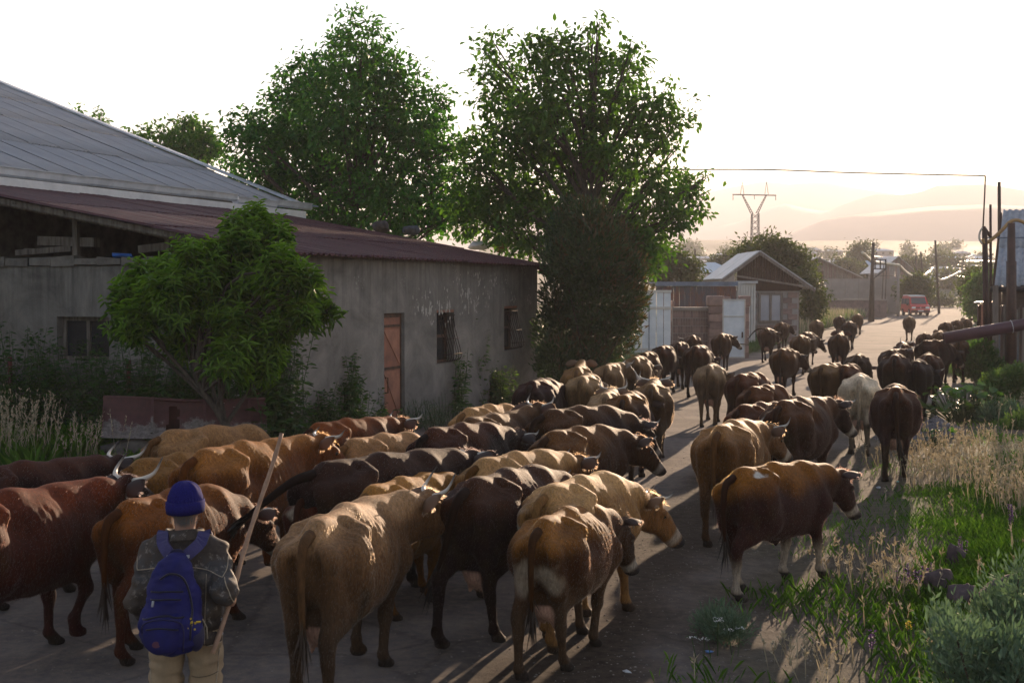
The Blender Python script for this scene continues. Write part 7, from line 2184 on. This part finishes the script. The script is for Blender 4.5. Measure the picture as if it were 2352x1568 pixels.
# side pocket with yellow scrap
s = SDF((.0, -.40, .76), (.20, -.10, 1.0), .009); s.ell((cxm + .125, yb - .06, .86), (.045, .075, .085), .02); s.cut((cxm + .12, yb - .06, .97), (.1, .1, .035), .01)
V, F = s.mesh(1); link('side_pocket', mesh_np('side_pocket', V, F, True), m_navy2, bk)
MB().tube([(cxm + .165, yb - .09, .955), (cxm + .18, yb - .05, .90), (cxm + .185, yb - .06, .84)], .004, 5).build('piping', m_seam, bk, True)
rg = np.random.default_rng(8); mb = MB()
for k in range(16):
    c = np.array([cxm + .115 + rg.normal(0, .010), yb - .135 + rg.normal(0, .006), .945 + rg.normal(0, .012)]); mb.tube([tuple(c), tuple(c + rg.normal(0, .009, 3))], .006, 5)
tag(mb.build('yellow_scrap', mat('yellow_scrap', (.55, .40, .03), (.35, .24, .02), .6, 60), bk), None, None, None, 'stuff')
# shoulder straps, yoke and haul loop
def band(name, pts, w, th, m, par, nrm=(0, -1, 0)):
    P = spline(pts, 16); V, F = [], []
    for i, p_ in enumerate(P):
        d = P[min(i + 1, 15)] - P[max(i - 1, 0)]; d /= np.linalg.norm(d); n_ = np.array(nrm, float); s_ = np.cross(d, n_); s_ /= np.linalg.norm(s_) + 1e-9; n2_ = np.cross(s_, d)
        for (a, c_) in ((-1, 0), (1, 0), (1, 1), (-1, 1)): V.append(tuple(p_ + s_ * a * w / 2 + n2_ * c_ * th))
    for i in range(15):
        for k in range(4): F.append((i * 4 + k, i * 4 + (k + 1) % 4, (i + 1) * 4 + (k + 1) % 4, (i + 1) * 4 + k))
    F += [(3, 2, 1, 0), (60, 61, 62, 63)]
    return MB().add(V, F).build(name, m, par, False)
for q, dx in ((-1, -.01), (1, .0)):
    band('strap', [(cxm + .025 + q * .030, yb + .015, 1.265), (cxm + .03 + q * .065, yb + .035, 1.30), (q * .100, -.085, 1.335), (q * .112, .0, 1.372), (q * .120, .105, 1.30), (q * .135, .135, 1.12)], .064, .013, m_strap, bk)
    MB().box((cxm + .025 + q * .045, yb + .0, 1.275), (.03, .02, .014)).build('buckle', m_tin, bk)
band('haul_loop', [(cxm - .01, yb + .015, 1.27), (cxm + .0, yb - .01, 1.305), (cxm + .04, yb - .01, 1.308), (cxm + .06, yb + .015, 1.27)], .018, .006, m_navy2, bk)
# ------------------------------------------------------------------ the herd
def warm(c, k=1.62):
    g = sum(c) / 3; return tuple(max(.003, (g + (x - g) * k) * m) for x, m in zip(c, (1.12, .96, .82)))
VD, DK, BR, RB, OR, TN, LT, GY, WH = ((.020, .011, .008), (.034, .017, .010), (.075, .036, .018), (.095, .036, .015), (.20, .092, .036), (.25, .150, .078), (.34, .245, .155), (.20, .15, .11), (.46, .43, .37))
def sh(c, k): return tuple(x * k for x in c)
# tail-head pixel, heading (deg clockwise from straight ahead), size, coat, back tone, label, options
HERD = [
 # front rank
 (-150, 1180, 16, 1.06, RB, (.15, .055, .02), 'dark russet cow with tall white horns at the left edge of the frame', dict(gait=2, ny=14, ne=12, he=-30, horn=.36, hup=.8, head=VD, headmix=1, thin=.6, fat=1.02, legdark=.8)),
 (-95, 1098, 22, 1.0, DK, (.07, .03, .014), 'dark cow at the left edge with dark upcurved horns, beyond the russet one', dict(gait=0, ny=5, ne=10, he=-40, horn=.34, hup=.85, head=VD, headmix=1)),
 (300, 1073, 22, .98, TN, (.24, .16, .09), 'sandy tan cow half hidden behind the russet one\'s horns', dict(gait=1, ny=-5, ne=-15, he=-55, horn=0, thin=.5)),
 (362, 1004, 32, 1.05, (.22, .145, .09), (.30, .215, .145), 'greyish fawn cow walking just in front of the maroon trough', dict(gait=0, ny=0, ne=-25, he=-60, horn=0, thin=.8)),
 (447, 1052, 18, 1.10, OR, (.32, .19, .105), 'large orange-tan cow with head raised and white horns, behind the herder\'s stick', dict(gait=3, ny=14, ne=12, he=-36, hy=26, horn=.28, hup=.55, head=(.15, .055, .018), thin=.9, fat=1.04, legdark=.25)),
 (275, 1172, 17, .97, (.13, .058, .024), (.20, .098, .04), 'brown cow directly beyond the herder, head low with short horns', dict(gait=1, ny=8, ne=-12, he=-45, horn=.17, hup=.5, head=(.05, .022, .012), headmix=.9, thin=.3, tsw=-.05)),
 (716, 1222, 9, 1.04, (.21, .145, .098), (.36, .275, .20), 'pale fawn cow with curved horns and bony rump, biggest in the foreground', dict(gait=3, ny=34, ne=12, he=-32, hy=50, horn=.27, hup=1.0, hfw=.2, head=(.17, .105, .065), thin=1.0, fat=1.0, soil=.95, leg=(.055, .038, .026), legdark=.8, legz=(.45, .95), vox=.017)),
 (1228, 1214, 22, .92, (.105, .055, .028), (.26, .155, .082), 'brown cow with pale back and pale udder at the bottom centre, head down', dict(gait=0, ny=12, ne=-6, he=-62, hy=22, horn=.14, hup=.8, head=(.045, .024, .014), headmix=1, thin=.35, fat=1.08, leg=(.12, .09, .06), legdark=.5, vox=.017, patch=[(-.12, -.80, .78, .14, (.22, .17, .12)), (.12, -.80, .76, .14, (.22, .17, .12))])),
 (1062, 1122, 25, 1.06, DK, (.062, .032, .018), 'very dark brown cow in the centre foreground with the tail swung left', dict(gait=4, ny=14, ne=-4, he=-35, hy=25, horn=.30, hup=.5, head=VD, thin=.7, tsw=-.22, tlift=.2, fat=1.02)),
 (1240, 1136, 27, 1.02, (.33, .225, .135), (.46, .35, .235), 'creamy fawn cow with white thighs behind the pale-uddered one', dict(gait=1, ny=20, ne=-10, he=-45, hy=40, horn=.24, hup=.7, head=(.24, .13, .065), thin=.3, soil=.1, legdark=.2, patch=[(-.18, -.70, .90, .17, (.6, .57, .52)), (.2, -.62, .95, .13, (.5, .46, .4))])),
 (838, 1135, 20, .94, (.27, .165, .085), (.36, .23, .125), 'sandy cow with a brown fluffy-eared head between the dark and pale ones', dict(gait=0, ny=14, ne=6, he=-30, horn=.22, hup=.45, head=(.11, .05, .022), headmix=1, thin=.4, ear=1.1)),
 (700, 1142, 20, .90, (.085, .034, .018), (.12, .046, .022), 'small red-brown cow with a white mark on its shoulders', dict(gait=3, ny=0, ne=-10, he=-50, horn=0, thin=.2, patch=[(0, .50, 1.17, .11, (.6, .57, .52)), (-.1, -.78, 1.05, .07, (.4, .33, .25)), (0, -.75, .5, .15, (.5, .46, .4))])),
 (735, 1078, 32, 1.08, VD, (.045, .024, .014), 'long blackish-brown cow with big dark ears and the tail flung left', dict(gait=2, ny=0, ne=6, he=-32, horn=.22, hup=.3, head=VD, thin=.5, tsw=-.30, tlift=.7, ear=1.2, long=1.08)),
 (790, 1022, 28, .98, (.30, .19, .115), (.38, .27, .185), 'pinkish fawn back showing behind the long blackish cow', dict(gait=1, ny=0, ne=-20, he=-60, horn=0, thin=.7)),
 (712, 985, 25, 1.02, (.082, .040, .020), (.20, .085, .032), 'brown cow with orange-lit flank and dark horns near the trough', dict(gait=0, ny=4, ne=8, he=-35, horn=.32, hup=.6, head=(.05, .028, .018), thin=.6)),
 (972, 998, 29, 1.04, VD, (.075, .034, .016), 'blackish cow with white-tipped horns behind the fluffy-eared one', dict(gait=2, ny=8, ne=-2, he=-40, horn=.24, hup=.55, head=VD, headmix=1, thin=.5)),
 (1060, 948, 27, 1.0, (.30, .195, .115), (.40, .29, .19), 'light fawn cow nearest the green climbers', dict(gait=0, ny=-5, ne=-20, he=-60, horn=0, thin=.5)),
 (1062, 972, 26, 1.04, (.052, .026, .015), (.15, .10, .065), 'dark brown cow with grey-brown back and head held high, by the climbers', dict(gait=1, ny=6, ne=20, he=-28, horn=.24, hup=.9, head=VD, thin=.5, ear=1.1)),
 (1246, 952, 38, 1.06, (.040, .020, .013), (.085, .05, .03), 'long dark chocolate cow with an arched tail in mid-herd', dict(gait=0, ny=12, ne=-8, he=-50, hy=10, horn=.20, hup=.8, head=VD, thin=.7, tlift=.45, long=1.05)),
 (1246, 1004, 33, 1.02, (.085, .048, .028), (.15, .09, .052), 'brown cow with a bright-edged ear looking right, in the middle of the herd', dict(gait=3, ny=20, ne=-2, he=-42, hy=30, horn=.24, hup=.5, head=(.06, .03, .016), thin=.6, fat=1.06, ear=1.1)),
 (1085, 1070, 31, 1.0, (.20, .115, .055), (.40, .30, .20), 'cow with a creamy back and brown head facing away, between two dark ones', dict(gait=1, ny=8, ne=2, he=-38, horn=.26, hup=.6, head=(.10, .05, .022), headmix=1, thin=.5)),
 # second group up the left side
 (1425, 918, 14, 1.05, (.062, .031, .017), (.16, .095, .05), 'brown cow with a dark head beside it at the right flank of the left file', dict(gait=3, ny=10, ne=0, he=-42, horn=.20, thin=.5, tsw=.10)),
 (1490, 893, 10, 1.06, (.115, .078, .05), (.22, .165, .115), 'grey-brown round-bellied cow with wide dark horns at the right of the left file', dict(gait=1, ny=0, ne=14, he=-35, horn=.36, hup=.7, fat=1.14, thin=.4)),
 (1385, 912, 10, .96, (.24, .18, .125), (.36, .29, .215), 'pale grey-fawn cow with upcurved horns among the left file', dict(gait=0, ny=0, ne=16, he=-35, horn=.36, hup=.9, thin=.6)),
 (1215, 884, 14, 1.07, (.030, .014, .010), (.05, .022, .013), 'almost black-brown cow seen from behind beside the climbers', dict(gait=0, ny=22, ne=-2, he=-40, horn=.18, fat=1.06, thin=.6)),
 (1330, 872, 12, 1.06, (.22, .165, .11), (.33, .26, .185), 'fawn cow with a dark tail stripe walking straight ahead', dict(gait=5, ny=-6, ne=0, he=-40, horn=0, fat=1.02, thin=.7, dark=(.07, .05, .035))),
 (1322, 850, 8, 1.04, (.23, .16, .10), (.27, .19, .12), 'fawn cow whose rounded ears show over the one behind it', dict(gait=1, ny=-4, ne=24, he=-30, horn=0, ear=1.1)),
 (1388, 845, 12, 1.02, (.20, .15, .105), (.30, .235, .17), 'grey-fawn cow with a white face turned to the right', dict(gait=1, ny=24, ne=16, he=-35, hy=55, horn=.22, hup=.9, face=True, thin=.6)),
 (1452, 826, 14, 1.05, (.165, .12, .08), (.24, .18, .125), 'grey-brown cow with a long dark tail behind the white-faced one', dict(gait=0, ny=18, ne=-4, he=-40, horn=.2, thin=.6)),
 (1474, 815, 16, 1.02, (.06, .033, .02), (.12, .07, .04), 'brown cow with a bright rim of light, left file by the white gate', dict(gait=3, ny=-22, ne=8, he=-35, horn=0, fat=1.06)),
 (1512, 800, 18, 1.04, (.05, .024, .015), (.08, .038, .02), 'dark brown cow in front of the white gate', dict(gait=1, ny=0, ne=-10, he=-50, horn=0)),
 (1552, 791, 16, 1.05, (.044, .022, .014), (.075, .036, .02), 'dark chocolate cow with long legs below the yard wall', dict(gait=4, ny=-18, ne=4, he=-40, horn=0)),
 (1590, 799, 20, 1.06, (.058, .028, .016), (.09, .045, .024), 'brown cow with a white patch on its rump below the yard wall', dict(gait=0, ny=20, ne=-12, he=-45, horn=0, patch=[(.0, -.35, 1.16, .16, (.45, .42, .37)), (.1, .4, 1.15, .08, (.4, .38, .33))])),
 (1588, 774, 12, .98, (.07, .036, .02), (.10, .05, .027), 'brown cow close to the yard wall with its horned head turned left', dict(gait=5, ny=-34, ne=6, he=-45, horn=.24)),
 (1652, 770, 16, 1.04, (.085, .046, .026), (.13, .075, .042), 'brown cow passing the open white door, head turned right', dict(gait=1, ny=32, ne=8, he=-40, hy=50, horn=0, ear=1.1)),
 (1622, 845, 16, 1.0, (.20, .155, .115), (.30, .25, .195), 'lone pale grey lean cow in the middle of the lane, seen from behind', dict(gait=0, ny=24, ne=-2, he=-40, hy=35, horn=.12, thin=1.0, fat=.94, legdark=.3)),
 # right-hand stream
 (1688, 866, 30, 1.0, (.085, .038, .02), (.12, .055, .028), 'russet-brown cow behind the lone pale grey one', dict(gait=0, ny=6, ne=-6, he=-45, horn=0, thin=.3)),
 (1712, 896, 36, .98, (.085, .042, .024), (.115, .058, .032), 'brown cow with head down and pale horn tips, third from the near tan one', dict(gait=1, ny=12, ne=-16, he=-48, horn=.2)),
 (1684, 940, 40, .98, (.082, .04, .022), (.105, .05, .027), 'brown back showing just behind the tan cow in the right-hand group', dict(gait=0, ny=0, ne=-16, he=-50, horn=0)),
 (1776, 932, 35, 1.10, (.062, .032, .019), (.10, .056, .034), 'large brown cow with a raised tufted head in the right-hand group', dict(gait=3, ny=12, ne=10, he=-45, hy=25, horn=.26, hup=.55, head=VD, thin=.5, fat=1.1)),
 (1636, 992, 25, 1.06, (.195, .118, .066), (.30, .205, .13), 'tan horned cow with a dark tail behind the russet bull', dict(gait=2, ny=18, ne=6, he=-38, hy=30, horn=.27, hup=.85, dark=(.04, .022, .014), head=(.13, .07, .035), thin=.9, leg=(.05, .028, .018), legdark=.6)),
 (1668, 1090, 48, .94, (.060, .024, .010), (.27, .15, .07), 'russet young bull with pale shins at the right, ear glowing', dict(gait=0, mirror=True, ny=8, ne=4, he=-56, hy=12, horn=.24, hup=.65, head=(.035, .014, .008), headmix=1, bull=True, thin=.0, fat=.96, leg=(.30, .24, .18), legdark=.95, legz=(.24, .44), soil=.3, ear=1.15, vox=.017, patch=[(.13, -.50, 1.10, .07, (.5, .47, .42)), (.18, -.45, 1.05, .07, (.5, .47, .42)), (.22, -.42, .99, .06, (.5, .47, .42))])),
 (1965, 872, 20, 1.08, WH, (.56, .54, .48), 'white cow with muddy hind legs seen from behind', dict(gait=1, ny=-4, ne=-12, he=-50, horn=0, fat=1.04, thin=.5, dark=(.14, .10, .07), leg=(.07, .05, .036), legdark=.75, soil=1.0, head=(.4, .37, .32))),
 (2046, 900, 21, 1.10, (.055, .026, .017), (.10, .055, .036), 'round-bellied dark brown cow walking straight away on the right verge', dict(gait=0, ny=0, ne=-18, he=-50, horn=0, fat=1.22, thin=.5, tsw=.06, tuft=.42)),
 (1878, 843, 32, 1.02, (.10, .066, .042), (.27, .205, .14), 'cow with a pale back and brown belly in the middle of the lane', dict(gait=3, ny=0, ne=-20, he=-55, horn=0, tsw=.08)),
 (1928, 845, 28, 1.0, (.07, .034, .02), (.11, .055, .03), 'brown cow tucked against the right of the pale-backed one', dict(gait=1, ny=4, ne=-14, he=-50, horn=0)),
 (1962, 820, 22, 1.0, (.062, .04, .028), (.095, .062, .042), 'grey-brown cow lying low in view beyond the white one', dict(gait=0, ny=18, ne=-12, he=-45, horn=0, fat=1.06)),
 (2046, 822, 24, 1.12, (.030, .016, .011), (.055, .03, .02), 'blackish cow with pale flank marks before the side road', dict(gait=1, ny=0, ne=-14, he=-45, horn=0, fat=1.12, patch=[(-.28, -.3, .85, .09, (.3, .27, .23)), (.3, -.1, .85, .09, (.3, .27, .23))])),
 (2095, 835, 26, 1.02, VD, (.03, .017, .012), 'black cow with a curved horn and glowing ear at the side road', dict(gait=0, ny=26, ne=-4, he=-42, hy=45, horn=.30, hup=.6, ear=1.1)),
 (2126, 820, 22, 1.06, (.055, .028, .018), (.085, .045, .027), 'dark brown cow with a bright outline at the mouth of the side road', dict(gait=3, ny=0, ne=-14, he=-45, horn=0, fat=1.08)),
 (2036, 808, 28, .96, (.05, .027, .018), (.075, .042, .026), 'brown cow with thin upright horns in the right-hand group', dict(gait=1, ny=24, ne=16, he=-35, horn=.32, hup=1.0)),
 (2066, 795, 24, .98, (.06, .034, .022), (.09, .05, .03), 'brown cow ahead with two upright horns showing over the others', dict(gait=0, ny=6, ne=20, he=-30, horn=.30, hup=1.0)),
 (2110, 786, 50, 1.06, (.034, .018, .013), (.055, .028, .018), 'dark cow turning right under the end of the maroon pipe', dict(gait=4, ny=10, ne=-10, he=-48, horn=0)),
 (2118, 768, 26, .95, (.075, .04, .024), (.10, .054, .03), 'small brown cow beyond the one under the maroon pipe', dict(gait=5, ny=8, ne=-6, he=-45, horn=0)),
 (2196, 784, 26, 1.02, (.07, .040, .026), (.10, .058, .036), 'brown cow on the verge partly behind the maroon pipe', dict(gait=0, ny=0, ne=-4, he=-40, horn=0)),
 (2150, 764, 30, .9, (.16, .11, .075), (.2, .14, .095), 'fawn cow with glowing ears just left of the pipe end', dict(gait=1, ny=-14, ne=22, he=-25, horn=0, ear=1.1)),
 (2166, 742, 30, 1.0, (.07, .038, .024), (.10, .056, .034), 'leftmost of three brown cows abreast on the far right verge', dict(gait=0, ny=10, ne=0, he=-40, horn=0)),
 (2192, 737, 30, 1.0, (.085, .05, .03), (.12, .07, .044), 'middle one of three brown cows abreast on the far right verge', dict(gait=3, ny=-10, ne=0, he=-40, horn=0)),
 (2214, 734, 28, 1.0, (.10, .064, .042), (.14, .092, .06), 'rightmost of three brown cows abreast on the far right verge, ears up', dict(gait=1, ny=-4, ne=20, he=-30, horn=0, ear=1.15)),
 # far left
 (1757, 757, 18, 1.04, (.075, .040, .025), (.11, .062, .038), 'brown cow by the outhouse with its tail swung up to the left', dict(gait=0, ny=24, ne=4, he=-40, horn=0, tsw=-.42, tlift=.9, fat=1.06)),
 (1790, 743, 20, 1.02, (.085, .046, .028), (.12, .066, .04), 'brown cow under the outhouse window looking right', dict(gait=1, ny=30, ne=4, he=-40, hy=45, horn=.12)),
 (1832, 774, 20, 1.02, (.125, .078, .048), (.18, .12, .075), 'light brown cow with a glowing ear in the middle of the far lane', dict(gait=3, ny=24, ne=4, he=-45, hy=40, horn=0, thin=.6, ear=1.1)),
 (1788, 806, 24, 1.02, (.085, .046, .027), (.13, .075, .044), 'brown cow with long pale legs ahead of the lone grey one, head to the right', dict(gait=1, ny=26, ne=0, he=-42, hy=45, horn=.22, hup=.4)),
 (1842, 766, 28, .98, (.065, .036, .022), (.09, .05, .03), 'brown cow half hidden behind the light brown one on the far lane', dict(gait=0, ny=30, ne=-10, he=-45, horn=.2)),
 (1872, 738, 20, 1.04, (.17, .125, .088), (.25, .19, .14), 'grey-fawn cow grazing at the grass edge of the far lane', dict(gait=5, ny=10, ne=-20, he=-55, horn=0, thin=.7)),
 (1920, 771, 22, 1.06, (.068, .036, .023), (.10, .055, .034), 'round brown cow with lit ears alone on the far lane', dict(gait=0, ny=-2, ne=24, he=-25, horn=0, fat=1.08, ear=1.15)),
 (1925, 728, 22, 1.02, (.075, .042, .027), (.105, .06, .038), 'brown cow close to the roadside grass far up the lane', dict(gait=1, ny=0, ne=4, he=-40, horn=0)),
 (1946, 741, 22, 1.04, (.045, .027, .02), (.07, .042, .03), 'dark cow walking beside another far up the lane', dict(gait=3, ny=0, ne=-8, he=-45, horn=0)),
 (1966, 723, 24, 1.0, (.15, .10, .068), (.2, .14, .095), 'fawn cow farthest up the lane on the grass side', dict(gait=0, ny=0, ne=4, he=-40, horn=0)),
 (2085, 729, 23, 1.04, (.19, .145, .105), (.27, .21, .155), 'lone fawn cow walking towards the red van', dict(gait=5, ny=0, ne=-12, he=-50, horn=0, legdark=.35)),
]
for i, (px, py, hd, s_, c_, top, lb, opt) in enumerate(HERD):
    p = dict(opt); p.update(col=sh(warm(c_), min(.95, .24 + 1.0 * sum(c_) / 3)), top=sh(warm(top), .50 + .9 * sum(top) / 3), label=lb, s=s_, head_deg=hd + math.degrees(math.atan((px - CX) / FPX) - math.atan((px - CX) / 2286.)), seed=i + 1)  # flanks dimmed more than backs: lit tops and shaded sides painted in
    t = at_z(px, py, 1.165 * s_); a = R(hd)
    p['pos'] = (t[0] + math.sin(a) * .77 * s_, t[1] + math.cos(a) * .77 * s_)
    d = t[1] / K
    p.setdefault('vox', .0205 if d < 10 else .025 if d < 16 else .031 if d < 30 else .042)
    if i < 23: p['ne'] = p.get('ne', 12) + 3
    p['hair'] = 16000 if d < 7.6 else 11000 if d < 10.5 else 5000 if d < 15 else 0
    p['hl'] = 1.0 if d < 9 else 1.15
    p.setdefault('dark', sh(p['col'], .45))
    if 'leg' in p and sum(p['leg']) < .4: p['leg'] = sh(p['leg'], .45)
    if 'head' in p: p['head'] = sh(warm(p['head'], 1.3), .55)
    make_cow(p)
